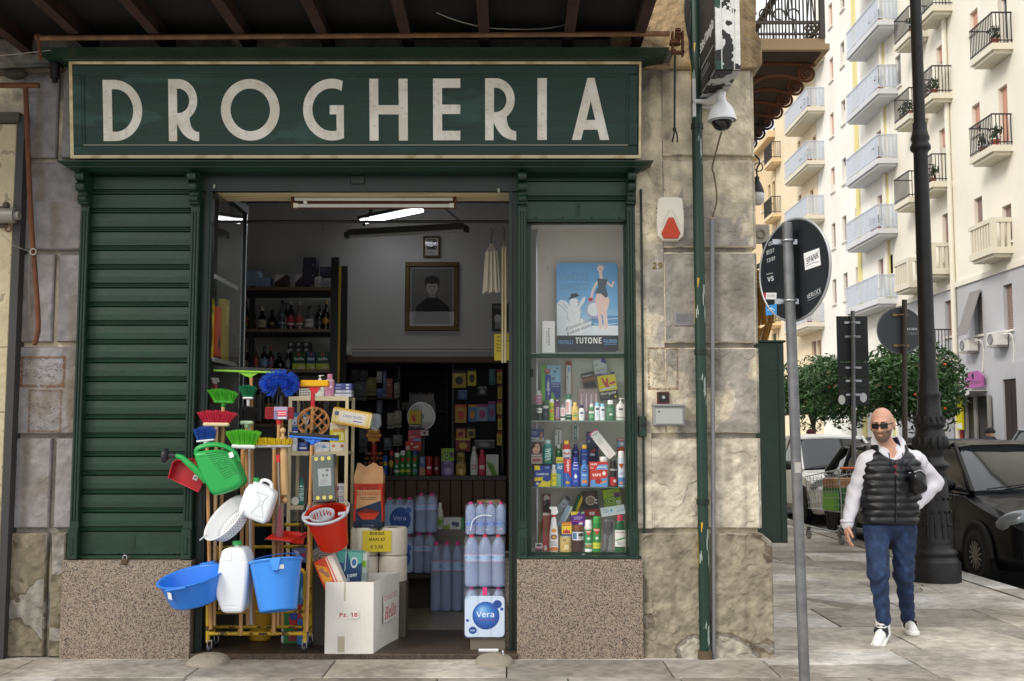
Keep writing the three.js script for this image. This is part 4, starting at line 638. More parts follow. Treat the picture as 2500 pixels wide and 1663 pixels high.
pack('pad_pack','purple pack with a yellow top edge standing on the brown bottle row','pack',d7,645,782,826,955,-.23,.04,print('#5a2a8c',[p_('#e3cf3c',0,0,.6,.02,.4,.22,.05,.28),r_(.75,.02,.2,.14,'#8fc46a'),T('LINES',.52,.42,.16,'#e8d8f4',{f:'serif',w:.6}),T('SETA',.45,.56,.14,'#d8b8f0',{w:.5}),r_(0,.68,1,.05,'#d04f9a'),e_(.7,.86,.16,.1,'#f2eef6')]));
pack('sun_box','small yellow box with a red sunburst on top of the 50 tin','box',d7,530,920,655,1098,zA,.05,print('#e8cb3c',[r_(0,0,1,.14,'#d8803a'),r_(.1,.18,.8,.06,'#b4382c'),p_('#c43a2e',.12,.78,.2,.52,.35,.6,.5,.42,.65,.6,.8,.52,.9,.78),T('SIDOL',.5,.68,.14,'#2a2a5c',{w:.4}),r_(0,.82,1,.18,'#25407c')]));
{const q=rect(d7,503,1096,656,1285,-.15),H=q.y1-fb,R=q.w/2,t=thing('money_tin','round money box tin printed like a yellow 50 note in the display window','tin',[q.x,fb,-.15-R*.2]);part('body',cyl(R,R,H-.004,28,0,H/2,0),M('#bdb8ac',.35,.3),t);const cell=at1.cell(150,110,print('#d8c07a',[T('50',.42,.2,.28,'#4a4030'),e_(.6,.62,.3,.3,'#c8a85c'),r_(.4,.5,.3,.3,'#e6d8a4'),f_(3,'#a4905c',.1,.85,.8,.12)]));const g=new THREE.CylinderGeometry(R+.001,R+.001,H*.94,20,1,true,-1.25,2.5),uv=g.attributes.uv;for(let i=0;i<uv.count;i++)uv.setXY(i,lerp(cell.u0,cell.u1,uv.getX(i)),lerp(cell.v0,cell.v1,uv.getY(i)));part('label',mv(g,0,H/2,0),mAt1,t);part('lid',cyl(R+.003,R+.003,.008,28,0,H,0),M('#cfcabc',.35,.5),t);}
bottle('oil_bottle','dark brown bottle with a white square label at the window bottom','bottle',d7,733,950,fb,148,zA,'can','#3d201c','#7c4a2c',print('#e2e4e6',[r_(.08,.1,.34,.8,'#4f7aa4'),r_(.52,.15,.4,.4,'#333'),f_(4,'#555',.52,.6,.4,.3)]),{abs:1,lab:[.46,.76]});
bottle('insect_spray','green and white insect spray with a white cap at the window bottom','spray can',d7,869,885,fb,98,zA,'can','#f0f0ec','#f4f4f2',print('#2f8f55',[r_(0,0,1,.08,'#e8e6e0'),p_('#c84a2c',.12,.12,.88,.12,.5,.36),T('Baygon',.5,.17,.07,'#fff',{w:.6}),e_(.5,.46,.2,.05,'#dfe8de'),r_(.1,.66,.8,.04,'#dfe8de'),r_(.1,.74,.8,.06,'#d87a4a'),r_(0,.88,1,.12,'#f0f0ec')]),ab);
bottle('insect_spray','all green insect spray with a green cap at the window bottom','spray can',d7,974,838,fb,108,zA,'can','#2c7f3c','#3fa04a',print('#2f8740',[p_('#c8402c',.12,.14,.88,.14,.5,.4),T('Baygon',.5,.2,.07,'#fff',{w:.6}),e_(.5,.5,.16,.05,'#dfe8de'),r_(0,.66,1,.12,'#c9cf3a'),r_(0,.8,1,.08,'#e0d24a')]),ab);
pack('trap_box','black and red box with a round picture of a mouse','box',d7,805,525,1000,840,-.33,.05,print('#241c1c',[T('Zanda',.5,.1,.1,'#b4443c',{st:'italic',w:.6}),e_(.5,.36,.32,.19,'#d8c8bc'),e_(.5,.37,.26,.15,'#8d7f6c'),e_(.86,.36,.07,.04,'#d8d0c8'),e_(.86,.48,.07,.04,'#d8d0c8'),r_(0,.72,1,.28,'#a42c2c'),r_(.34,.82,.36,.12,'#dcd0cc')]),{rot:5});
pack('spiral_box','lime green box with a printed green spiral','box',d7,1062,490,1285,715,-.34,.04,print('#a9c42c',[T('Spirali',.45,.2,.16,'#5f8a24',{st:'italic',w:.5}),r_(.62,.26,.34,.26,'#6a3a74'),e_(.42,.68,.4,.26,'#4f8f3a'),e_(.42,.68,.33,.21,'#c3d66a'),e_(.42,.68,.26,.16,'#4f8f3a'),e_(.42,.68,.19,.12,'#c3d66a'),e_(.42,.68,.11,.07,'#4f8f3a'),e_(.82,.8,.14,.14,'#dfe6c8')]),{rot:9});
pack('cotton_box','long pale blue box lying on the hairbrush and the green bottle','box',d7,1030,712,1335,828,-.24,.04,print('#cdd6da',[f_(3,'#8fa4b0',.08,.2,.3,.5),e_(.44,.45,.05,.2,'#6fa4c8'),T('idrofilo',.8,.6,.26,'#5f8fb8',{st:'italic',w:.32})]),{rot:9});
{const t0=d7(1115,865,-.15),b0=d7(1095,1275,-.15),t=thing('hairbrush','black oval hairbrush in a clear bag, standing on its handle','hairbrush',[t0.x,fb,-.16]);const H=t0.y-fb;t.rotation.z=-.03;const R=(d7(1175,900,-.15).x-d7(1057,900,-.15).x)/2;
part('head',mv(new THREE.SphereGeometry(1,18,12).scale(R,H*.27,.016),0,H*.74,0),M('#1c1b1d',.4),t);part('handle',rod([-.012,.0,0],[0,H*.52,0],.011,.008,10),M('#1c1b1d',.35),t);
part('bristles',J(...Array.from({length:70},(_,i)=>{const a=i*2.4,q=Math.sqrt(i/70)*.85;return rod([Math.cos(a)*q*R,H*.74+Math.sin(a)*q*H*.26,.012],[Math.cos(a)*q*R*1.05,H*.74+Math.sin(a)*q*H*.27,.03],.0014,.001,4);})),M('#4a4648',.4),t);
part('bag',rbox(R*2.1,H*.98,.075,.02,2,0,H*.5,0),mClear,t);}
bottle('softener_bottle','dark green bottle with a white oval label at the right of the window bottom','bottle',d7,1272,822,fb,138,zA,'shampoo','#1f5a34','#c43a52',print('#e4e6e0',[T('Scala',.5,.14,.14,'#8c2a4c',{f:'serif',w:.7}),p_('#4a8f4c',.1,.6,.9,.4,.9,.5,.1,.68),f_(4,'#8d9690',.25,.7,.5,.24)]),{abs:1,lab:[.16,.6]});
pack('match_box','flat dark box with a pink edge at the lower left of the display window','box',d7,195,1188,285,1285,zA,.05,print('#2c2830',[r_(0,0,1,.45,'#dcd6d4'),e_(.5,.22,.4,.16,'#4a4a4c'),r_(0,.45,1,.14,'#c86a8c')]),bf);
{const a=d7(235,1180,-.4),b=d7(268,912,-.4);solo('wooden_rod',rod([0,0,0],[b.x-a.x,b.y-fb,0],.008,.008,8),M('#b58a3c',.5),'golden wooden stick standing in the left gap of the display window','stick',[a.x,fb,-.42]);}
}
// ================= INSIDE THE SHOP =================
// fluorescent lamps
function chain(a,b,parent,n=14){a=v3(a);b=v3(b);const gs=[],d=b.clone().sub(a),L=d.length()/n;for(let i=0;i<n;i++){const p=a.clone().addScaledVector(d,(i+.5)/n),g=new THREE.TorusGeometry(L*.42,L*.12,4,8).scale(1.5,.8,1);if(i%2)g.rotateX(PI/2);g.applyQuaternion(new THREE.Quaternion().setFromUnitVectors(new V3(1,0,0),d.clone().normalize()));gs.push(mv(g,p));}return part('chain',J(gs),mBlackIron,parent);}
{
// lit twin tube, hanging askew on chains
const a=dp(840,508,-2.95),b=dp(962,486,-2.45),mid=a.clone().add(b).multiplyScalar(.5),L=a.distanceTo(b)+.05;
const t=thing('hanging_lamp','lit twin fluorescent lamp hanging on chains inside the shop','lamp',mid);t.rotation.order='YXZ';t.rotation.y=-Math.atan2(b.z-a.z,b.x-a.x);
part('housing',bx(L+.06,.03,.1,0,.035,0),M('#6a6a66',.5,.4),t);
const glow=new THREE.MeshStandardMaterial({color:'#ffffff',emissive:'#f4f8ff',emissiveIntensity:5});
for(const z of[-.03,.03])part('lamp_tube',mv(cyl(.017,.017,L,12).rotateZ(PI/2),0,0,z),glow,t);
chain([-.3,.05,0],[-.2,.7,0],t);chain([.3,.05,0],[.2,.7,0],t);
const lt=new THREE.RectAreaLight('#eef4ff',4,L,.07);lt.position.set(mid.x,mid.y-.03,mid.z);lt.rotation.set(-PI/2,0,-t.rotation.y*-1);lt.lookAt(mid.x,0,mid.z);scene.add(lt);
// unlit fixture
const c=c6(1095,350,-2.3),d=c6(2005,405,-2.0),m2=c.clone().add(d).multiplyScalar(.5),L2=c.distanceTo(d);
const u=thing('hanging_lamp','unlit grey fluorescent fitting hanging askew on a chain inside the shop','lamp',m2);u.rotation.y=-Math.atan2(d.z-c.z,d.x-c.x);u.rotation.z=-.0;
part('housing',J(bx(L2,.03,.06,0,.03,0),bx(L2*.96,.012,.1,0,.05,0)),M('#4b4c4a',.5,.3),u);part('lamp_tube',cyl(.016,.016,L2*.95,12).rotateZ(PI/2),M('#b8bab8',.3),u);for(const s of[-1,1])part('end_cap',bx(.03,.05,.07,s*L2/2,.01,0),M('#333',.5),u);
chain([-.42,.06,0],[-.15,.55,0],u);chain([L2/2-.03,.06,0],[.1,.42,0],u,20);
// twin tube over the door
const q=rect(c6,672,92,1922,182,-.16),f=thing('tube_light','rusty twin tube light fitting fixed under the door header, switched off','lamp',[q.x,q.y,-.16]);
part('back_plate',muv(bx(q.w,q.h*.95,.04,0,q.h*.05,-.04)),mRust,f);
for(const y of[.26,-.3])part('lamp_tube',mv(cyl(.0135,.0135,q.w*.97,12).rotateZ(PI/2),0,q.h*y,0),M('#cdccc8',.35),f);
for(const s of[-1,1]){part('end_cap',bx(.014,q.h,.05,s*q.w/2,0,-.01),mRust,f);part('socket',bx(.03,.03,.03,s*(q.w/2-.025),-q.h*.3,0),M('#d8d4c6',.5),f);}part('starter',rbox(.025,.025,.03,.006,1,-q.w*.42,0,0),M('#e6e4de',.5),f);
}
// hanging rail with hooks and candles
{
const a=c6(150,287,-.9),b=c6(2330,288,-.9),t=solo('hanging_rail',rod([a.x-.3,0,0],[b.x+.2,0,0],.012),M('#4a4a48',.5,.5),'thin metal rail hung across the shop just inside the door','rail',[0,a.y,-.9]);
for(const[x,y,lab]of[[908,320,'empty hook hanging from the rail near the lit lamp']]){const q=c6(x,y,-.9);solo('hook',tube([[0,.03,0],[0,0,0],[.004,-.03,0],[-.008,-.03,.0]],.002,10,5),mBlackIron,lab,'hook',[q.x,q.y,-.9]);}
const hook=(c,p,o)=>part('hook',tube([[0,0,0],[.006,.03,0],[0,.05,0],[0,.12,0],[-.012,.135,0],[-.014,.11,0]],.0025,16,5),mBlackIron,o);
const q0=c6(2200,455,-.9),q1=c6(2200,836,-.9),H=q0.y-q1.y,wx=mCream;
const k=thing('candle_bunch','bunch of long white candles hanging from a hook near the door','candles',[q0.x,q1.y,-.9]);
part('hook',mv(tube([[0,0,0],[0,.05,0],[.006,.1,0],[-.01,.12,0]],.003,12,5),0,H,0),mBlackIron,k);
const cm=M('#d8d0bc',.6);
for(let i=0;i<11;i++){const u=(i-5)/5,z=(i%3-1)*.03;part('candle',J(rod([u*.062,(i%4)*.006,z],[u*.04,H*.84,z*.6],.009,.008,8),rod([u*.04,H*.84,z*.6],[u*.006,H,0],.002,.001,4)),cm,k);}
const p0=c6(2297,440,-.85),p1=c6(2300,1370,-.85),H2=p0.y-p1.y,k2=thing('candle_bunch','pair of very long cream candles hanging beside the right door jamb','candles',[p0.x,p1.y,-.85]);
part('hook',mv(tube([[0,0,0],[0,.06,0],[.006,.09,0],[-.01,.11,0]],.003,12,5),0,H2,0),mBlackIron,k2);
for(const u of[-.011,.011])part('candle',J(rod([u,0,u],[u,H2*.95,u],.01,.009,8),rod([u,H2*.95,u],[0,H2,0],.002,.001,4)),M('#cdbf96',.6),k2);
}
// pictures and notices on the inner wall
{
const zb=-3.345;
const framed=(name,label,cat,x0,y0,x1,y1,fw,draw,fm)=>{const q=rect(c6,x0,y0,x1,y1,zb),t=thing(name,label,cat,[q.x,q.y,zb]);const c=at2.cell(q.w*420,q.h*420,draw);part('print',packGeo(q.w-fw,q.h-fw,.01,c).translate(0,0,.008),mAt2m,t);const f=(a,b,c2,d)=>part('frame_bar',cham(a,b,0,c2,d,.03,.006),fm,t);const w=q.w/2,h=q.h/2;f(-w,-h,w,-h+fw);f(-w,h-fw,w,h);f(-w,-h+fw,-w+fw,h-fw);f(w-fw,-h+fw,w,h-fw);part('glass',new THREE.PlaneGeometry(q.w-2*fw,q.h-2*fw).translate(0,0,.018),mGlass,t);return t;};
const gold=M('#54431f',.45,.4);
framed('framed_portrait','large gilt framed old photograph of a dark clothed sitter on the inner wall','framed portrait',1540,600,1948,1125,.045,print('#6c6a66',[r_(.05,.04,.9,.92,'#7a7873'),r_(.1,.08,.8,.84,'#5e5c59'),e_(.5,.3,.15,.12,'#262424'),e_(.5,.36,.115,.115,'#8f8a84'),e_(.5,.25,.15,.06,'#262424'),p_('#1e1e22',.16,.92,.18,.66,.34,.56,.45,.5,.57,.5,.68,.56,.84,.66,.86,.92),r_(.44,.46,.13,.06,'#7f7a74'),e_(.46,.35,.02,.008,'#3a3632'),e_(.55,.35,.02,.008,'#3a3632'),s_('#4f4740',.01,.47,.42,.54,.42)]),gold);
framed('framed_print','small framed print hanging above the large portrait','framed print',1677,400,1806,562,.018,print('#b8b6b0',[r_(.18,.1,.64,.55,'#6a6864'),p_('#35332f',.3,.6,.35,.25,.5,.15,.62,.25,.68,.6),e_(.5,.2,.08,.06,'#a8a098'),f_(3,'#777',.2,.74,.6,.16)]),gold);
const n=pack('photo_card','dark photo card pinned on the inner wall near the right jamb','photo',c6,2203,915,2330,1128,zb+.01,.006,print('#2b2b2e',[e_(.35,.55,.2,.16,'#b9b7b4'),r_(.2,.66,.35,.24,'#8d8b88'),f_(2,'#77777a',.1,.1,.6,.12)]),{at:at2});
pack('notice','yellow paper notice with printed lines hanging by the right jamb','notice',c6,2222,1148,2357,1352,-1.0,.004,print('#c8b41f',[T('IN QUESTO',.5,.12,.09,'#3a3618',{w:.7}),T('ESERCIZIO',.5,.26,.09,'#3a3618',{w:.7}),T('NON SI FA',.4,.4,.09,'#3a3618',{w:.55}),T('CREDITO',.38,.52,.09,'#3a3618',{w:.5}),T('NESSUNO',.38,.64,.09,'#3a3618',{w:.5})]),{at:at2});
const s=rect(c6,1073,1225,1130,1315,zb),sw=thing('light_switch','white light switch box on the inner wall above the cable duct','switch',[s.x,s.y,zb]);
part('box',rbox(s.w,s.h,.05,.008,2,0,0,.025),M('#c4c2bc',.5),sw);part('rocker',rbox(s.w*.5,s.h*.5,.012,.004,1,0,0,.054),M('#d8d6d0',.5),sw);
}
// shelf of spirits
const bottleLit=(c)=>new THREE.MeshPhysicalMaterial({color:c,roughness:.12});
{
const zf=-2.75,zb=-3.3,a=c6(150,800,zf).x,r=rect(c6,968,705,1018,1414,zf);
const t=thing('drinks_shelf','dark metal shelf unit stocked with bottles and boxes against the inner wall','shelf unit',[0,.03,0]);
const y1=c6(0,790,zf).y-.03,y2=c6(0,1110,zf).y-.03,y3=c6(0,1420,zf).y-.03,y4=y3-.5,dark=M('#1d1d1f',.5),gr=M('#6b5f48',.5);
part('post',bb(r.x0,0,zf-.03,r.x1,y1+.28,zf+.005),dark,t);part('post',bb(r.x0,0,zb,r.x1,y1+.28,zb+.03),dark,t);part('post',bb(c6(342,800,zf).x,0,zf-.03,c6(385,800,zf).x,y1+.01,zf-.005),dark,t);
part('edge_strip',bb(r.x1,.4,zf-.02,r.x1+.018,y1+.2,zf+.004),M('#b89f1e',.6),t);
for(const y of[y1,y2,y3,y4,.1]){part('shelf_board',bb(a,y-.03,zb,r.x0,y,zf),M('#3a362f',.6),t);part('shelf_edge',bb(c6(335,0,zf).x,y-.03,zf+.001,r.x0,y,zf+.014),gr,t);}
const Y1=y1+.031,Y2=y2+.031,Y3=y3+.031,G='boxes and bottles on the drinks shelf',A2={at:at2};
// top: boxes
const boxAt=(name,l,cat,x,y,z,w,h,d,spec)=>solo(name,packGeo(w,h,d,at2.cell(w*400,h*400,spec)),mAt2,l,cat,[x,y+h/2,z]);
const fx=(a,b)=>[c6(a,0,-2.9).x,c6(b,0,-2.9).x];
const[fa,fb2]=fx(330,432),[fc,fd]=fx(436,520),blue=print('#9fb4cc',[r_(0,.1,1,.2,'#7f97b8'),T('box',.6,.6,.4,'#4a6488',{w:.3})]);
for(let i=0;i<5;i++)boxAt('flat_box',`pale blue flat box, ${['lowest', 'second', 'third', 'fourth', 'topmost'][i]} of the taller stack on top of the drinks shelf`,'box',(fa+fb2)/2+(i%2)*.006,Y1+i*.0345,-2.95,fb2-fa,.034,.16,blue);
for(let i=0;i<3;i++)boxAt('flat_box',`pale blue flat box, ${['lowest', 'middle', 'topmost'][i]} of the lower stack on top of the drinks shelf`,'box',(fc+fd)/2-(i%2)*.004,Y1+i*.0345,-2.95,fd-fc-.004,.034,.16,blue);
const bxs=[['white and maroon carton with a slanted panel on top of the drinks shelf',537,690,625,'#4a3038'],['second white and maroon carton left of the dark tower of boxes',695,692,757,'#43303a'],['white carton right of the dark tower of boxes',842,710,886,'#b8b4b0'],['dark lilac carton at the right end on top of the drinks shelf',888,740,966,'#8d8a92']];
for(const[l,x0,y0,x1,col]of bxs)pack('carton',l,'carton',c6,x0,y0,x1,780,-2.88,.16,print(col,col[1]<'8'?[p_('#c9c5c4',0,0,1,0,0,.55),r_(.1,.85,.2,.08,'#bbb')]:[f_(3,'#66666c',.2,.3,.5,.4)]),{base:Y1,...A2});
for(let i=0;i<3;i++){const[a,b]=fx(762+i*3,858+i*4);boxAt('carton',`dark violet carton, ${['bottom', 'middle', 'top'][i]} of the tower of three on the drinks shelf`,'carton',(a+b)/2,Y1+i*.1,-2.96,b-a,.0985,.18,print('#2e2a38',[r_(.1,.3,.5,.3,'#3f3a4c'),e_(.8,.7,.08,.1,'#7f7a8c')]));}
pack('carton','flat dark carton lying across two cartons at the right end of the drinks shelf','carton',c6,880,672,978,735,-2.9,.2,print('#35313f',[r_(.1,.2,.6,.3,'#4a4556')]),A2).position.y=Y1+.175;
// bottles: name, label, x, top, width, type, glass, cap, print
const sp=[
['yellow labelled',274,975,32,'spirit','#3a3212','#b49a20',print('#b8a422')],['brown bottle with red and yellow label',318,900,52,'spirit','#2a1a12','#6c1c18',print('#c89c28',[r_(0,.3,1,.3,'#a8322c')])],
['square bottle with orange label',372,922,44,'spirit','#2a1a10','#b08c5c',print('#b86a3c',[r_(0,0,1,.2,'#2a1a10'),r_(0,.75,1,.25,'#2a1a10')])],['dark bottle with pale label',440,940,72,'squat','#14180f','#c8c4a8',print('#b9b494',[f_(3,'#6a6650',.2,.3,.6,.4)])],
['round dark bottle with a gold emblem',518,962,72,'squat','#0f0f10','#1c1a18',print('#16161a',[e_(.5,.4,.16,.2,'#a8882c')])],['clear bottle with a white neck',595,892,62,'spirit','#5a6468','#1c2026',print('#454d54',[r_(0,.62,1,.14,'#b9bcc0')])],
['thin dark bottle behind two others',624,905,30,'spirit','#1c1a18','#24201c',null],['red labelled bottle with a silver cap',662,890,60,'spirit','#3a1416','#b8b8b8',print('#b4343a',[r_(0,.7,1,.2,'#c9c5c0')])],
['clear bottle with a pink red label',730,890,60,'spirit','#7a7468','#b8b8b8',print('#b8444a',[r_(0,.7,1,.2,'#c9c5c0')])],['squat clear bottle with a white oval label',803,930,72,'squat','#5f6468','#222',print('#d0d0cc',[T('JULIA',.5,.4,.3,'#333',{w:.7})])],
['black bottle with white lettering',880,925,58,'spirit','#0e0e10','#3a3a3c',print('#131316',[T('NERO',.5,.5,.2,'#b0b0b0',{w:.8}),T('ANTICO',.5,.75,.14,'#b0b0b0',{w:.8})])],['amber labelled bottle',932,885,58,'spirit','#1f140c','#b8a050',print('#1f140c',[p_('#c08a30',.5,.05,.95,.5,.5,.95,.05,.5)])]];
for(const[l,x,y,w,ty,g,cc,pr]of sp)bottle('spirit_bottle',`${l}${l.endsWith('labelled') ? ' bottle' : ''} in the upper row on the drinks shelf`.replace('bottle bottle','bottle'),'bottle',c6,x,y,Y2,w,-2.9,ty,bottleLit(g),cc,pr,{at:at2,abs:1});
const lo=[['yellow bottle',272,1320,36,'spirit','#6a5a10','#8a7a1c',print('#b8a422')],['dark bottle with a cream label',325,1262,62,'squat','#14180f','#c8c4a8',print('#b9b494')],['slim bottle with a red slanted label',395,1240,36,'spirit','#5a4034','#8d7a64',print('#b4543a')],['bottle with blue label and green top',458,1240,60,'spirit','#1c2a2c','#1f4a2a',print('#7f9cb8')],['bottle with red top and blue label',508,1240,50,'spirit','#3a1c1c','#a8343a',print('#8c4a5c',[r_(0,.4,1,.3,'#5a74a4')])],['round black bottle',572,1290,84,'squat','#0e0d0d','#161414',null],['silver capped bottle',640,1270,44,'spirit','#3a3c3e','#b4b4b4',print('#8d9298')]];
for(const[l,x,y,w,ty,g,cc,pr]of lo)bottle('spirit_bottle',`${l} in the lower row on the drinks shelf`,'bottle',c6,x,y,Y3,w,-2.88,ty,bottleLit(g),cc,pr,{at:at2,abs:1});
const rice=(l,x0,x1,bg,s)=>pack('rice_box',l,'box',c6,x0,1285,x1,1420,-2.8,.09,print(bg,[e_(.5,.14,.14,.08,'#b03a2a'),T(s,.5,.42,.2,'#eee',{w:.75}),r_(0,.66,1,.34,'#b8c44a'),e_(.7,.9,.25,.12,'#d8cfa0')]),{base:Y3,...A2});
rice('dark green rice box, left of the two green ones on the drinks shelf',674,770,'#1f4a2a','Gallo');rice('blue rice box between two green rice boxes',782,846,'#28406c','Blond');rice('dark green rice box, right of the two green ones on the drinks shelf',856,950,'#1d4a30','Gallo');
for(let i=0;i<6;i++){const col=i%3,rw=i/3|0,[a,b]=fx(655+col*58,708+col*58);boxAt('small_box',`small dark box in the ${rw ? 'upper' : 'lower'} row, ${['left', 'middle', 'right'][col]} column, above the rice boxes`,'box',(a+b)/2,Y3+.165+rw*.052,-2.98,b-a,.05,.1,print('#24242a',[r_(.2,.2,.4,.5,'#b8b8b8'),f_(2,'#888',.65,.3,.25,.4)]));}
solo('box_pile',bb(fx(650,0)[0],0,-.06,fx(830,0)[0],.164,.05),M('#26262c',.8),'dark cartons behind the rice boxes, carrying the small dark boxes','cartons',[0,Y3,-2.98]);
}
// counter in the opening and what stands on it
{
const zc=-3.15,l=d4(300,1225,zc),r=d4(1690,1225,zc),y=d4(0,1222,zc).y;
const t=thing('counter','dark wood panelled shop counter in the inner opening','counter',[0,.03,0]),W0=l.x-.3,W1=r.x+.02;
part('counter_top',bb(W0-.02,y-.07,zc-.6,W1,y-.03,zc+.03),M('#241a14',.4),t);
const n=16;for(let i=0;i<n;i++)part('panel',muv(cham(W0+(W1-W0)*i/n+.002,0,zc-.02,W0+(W1-W0)*(i+1)/n-.002,y-.07,zc,.005)),mWoodDark,t);
part('carcass',bb(W0,0,zc-.58,W1,y-.075,zc-.025),M('#1a120d',.8),t);
const B=y+.001,o2={abs:1,at:at2};
const can=(lab,x,yt,w,cb,cc,pr,ty='can')=>bottle('spray_can',lab,'spray can',d4,x,yt,B,w,zc-.06,ty,cb,cc,pr,o2);
can('blue spray can at the left end of the counter',552,985,44,'#2a4f9c','#1a1a24',print('#2f5cae',[r_(0,.3,1,.2,'#c9b82c')]));
can('black and yellow can with a red cap on the counter',610,980,52,'#2a2420','#a82428',print('#28221f',[e_(.5,.4,.4,.2,'#b49a2c')]));
const insect=(l,x,yt,cap,low)=>can(l,x,yt,54,'#2a7a3a',cap,print('#2c7a3c',[p_('#b8382a',.1,.1,.9,.1,.5,.36),r_(0,.72,1,.14,low),e_(.5,.5,.2,.06,'#cfe0cf')]));
insect('green spray with a white cap, first of the four green sprays on the counter',664,1003,'#e6e4de','#d8d4c8');insect('green spray with a tall white cap, second of the four green sprays on the counter',719,980,'#dcdad4','#c9b93a');insect('green spray with a green cap and yellow band, third of the four green sprays',775,978,'#2f7a34','#c9c03a');insect('green spray with a blue cap, last of the four green sprays on the counter',835,975,'#2a4a8c','#6f8fc0');
pack('small_box','small blue and tan box on the counter beside the green sprays','box',d4,880,1035,930,1220,zc-.06,.05,print('#4a5a8c',[r_(0,.6,1,.4,'#a8845c'),f_(3,'#b8c4d8',.2,.1,.6,.3)]),{base:B,at:at2});
can('red tin with a white label on the counter',971,1035,64,'#a82026','#8c1a1e',print('#a42228',[r_(.3,.2,.5,.3,'#d8d4d0')]),'jar');can('dark red tin with a white label on the counter',1043,1035,60,'#6c161c','#5a1216',print('#5f141a',[r_(.3,.3,.4,.3,'#b8b0ac')]),'jar');
const tin=(l,x,yt,yb,w,bg,txt,dz)=>{const top=d4(x,yt,zc-dz),bot=typeof yb==='number'?d4(x,yb,zc-dz).y:B,R=(d4(x+w/2,yt,zc-dz).x-d4(x-w/2,yt,zc-dz).x)/2,H=top.y-bot,m=thing('money_tin',l,'tin',[top.x,bot,zc-dz]);part('body',cyl(R,R,H,24,0,H/2,0),M(bg,.4),m);const c=at2.cell(110,90,print(bg,[T(txt,.45,.3,.34,'#3a3030'),e_(.6,.7,.3,.2,'rgba(255,255,255,.25)')])),g=new THREE.CylinderGeometry(R+.001,R+.001,H*.95,16,1,true,-1.25,2.5),uv=g.attributes.uv;for(let i=0;i<uv.count;i++)uv.setXY(i,lerp(c.u0,c.u1,uv.getX(i)),lerp(c.v0,c.v1,uv.getY(i)));part('label',mv(g,0,H/2,0),mAt2,m);part('lid',cyl(R+.002,R+.002,.008,24,0,H,0),M('#888',.4,.5),m);};
tin('lilac money tin printed 500 on the counter',1148,1082,null,126,'#8f7fb0','500',.1);tin('yellow money tin printed 50 on the counter',1277,1105,null,100,'#b89a4c','50',.1);tin('tall yellow money tin printed 200 behind the smaller tin',1274,1002,null,80,'#b8a452','200',.32);
pack('spiral_box','green box with a spiral standing on the lilac tin on the counter','box',d4,1088,960,1208,1080,zc-.07,.06,print('#7fa42c',[r_(.65,.3,.3,.4,'#5a3a64'),e_(.4,.6,.34,.3,'#3f7a34'),e_(.4,.6,.24,.2,'#a8c050'),e_(.4,.6,.14,.12,'#3f7a34')]),{at:at2});
can('white conical disinfectant bottle with a silver cap and red squares on the counter',1402,940,74,'#d8d8d6','#b4b4b4',print('#d4d4d2',[r_(.3,.35,.16,.12,'#b42a3a'),r_(.54,.35,.16,.12,'#b42a3a'),r_(.3,.6,.16,.12,'#b42a3a'),r_(.54,.6,.16,.12,'#b42a3a')]),'cone');
can('red bottle with a white label right of the white conical bottle',1478,970,66,'#b8243c','#c4304a',print('#b83a54',[r_(.2,.45,.6,.25,'#dcd4d4')]),'capped');
pack('wipes_box','white and green box at the right end of the counter','box',d4,1517,1020,1635,1220,zc-.06,.06,print('#c9ccc4',[p_('#5f8f2c',.05,.3,.6,.5,.9,1,.5,1,.1,.5),s_('#9fc45a',.05,.1,.25,.6,.4,.95,.9)]),{base:B,at:at2});
// dial scale
const sc=thing('shop_scale','large round shop scale with a white dial on the counter','scale',[d4(900,650,-3.45).x,B,-3.45]),sy=d4(900,655,-3.45).y-B,R=(d4(1035,650,-3.45).x-d4(765,650,-3.45).x)/2;
part('dial',mv(cyl(R*.94,R*.94,.03,40).rotateX(PI/2),0,sy,.04),M('#9c9c9a',.4),sc);part('rim',mv(new THREE.TorusGeometry(R*.97,R*.06,10,44),0,sy,.045),mSteel,sc);part('glass',mv(new THREE.CircleGeometry(R*.94,40),0,sy,.068),mGlass,sc);part('hand',J(bx(.006,R*1.3,.003,0,sy+R*.2,.058),mv(cyl(.03,.03,.006,16).rotateX(PI/2),0,sy,.06)),mBlack,sc);part('stand',J(bx(R*.5,sy-R*.8,.12,0,(sy-R*.8)/2,0),bx(R*1.7,.08,.26,0,.04,0)),M('#3a2a2a',.5),sc);
for(let i=0;i<24;i++){const a=i/24*2*PI;part('tick',xf(bx(.004,R*.1,.002),[Math.sin(a)*R*.84,sy+Math.cos(a)*R*.84,.057],[0,0,-a]),mBlack,sc);}
pack('glove_pack','yellow and black rubber glove pack hanging in front of the scale dial','glove pack',d4,775,596,892,782,-3.34,.015,print('#b8a41f',[p_('#b03a2c',.2,.2,.4,.3,.5,.2,.6,.5,.5,.66,.3,.5),r_(0,.7,1,.3,'#1c1a1e'),T('Marigold',.5,.78,.14,'#c9c7c2',{w:.85})]),{at:at2});
pack('insecticide_box','pink and white box at the top of the pile in front of the scale','box',d4,770,786,964,838,-3.3,.05,print('#b8a8a0',[r_(0,0,.6,1,'#b4485a'),T('vape',.35,.5,.5,'#333',{w:.3}),e_(.8,.5,.06,.2,'#2a2a2a')]),{at:at2});
pack('insecticide_box','red and blue box in the middle of the pile in front of the scale','box',d4,770,838,893,892,-3.3,.05,print('#b4303a',[T('VAPE',.3,.25,.4,'#ddd',{w:.4}),p_('#6f94c8',.3,.9,.6,.4,1,.6,1,1)]),{at:at2});
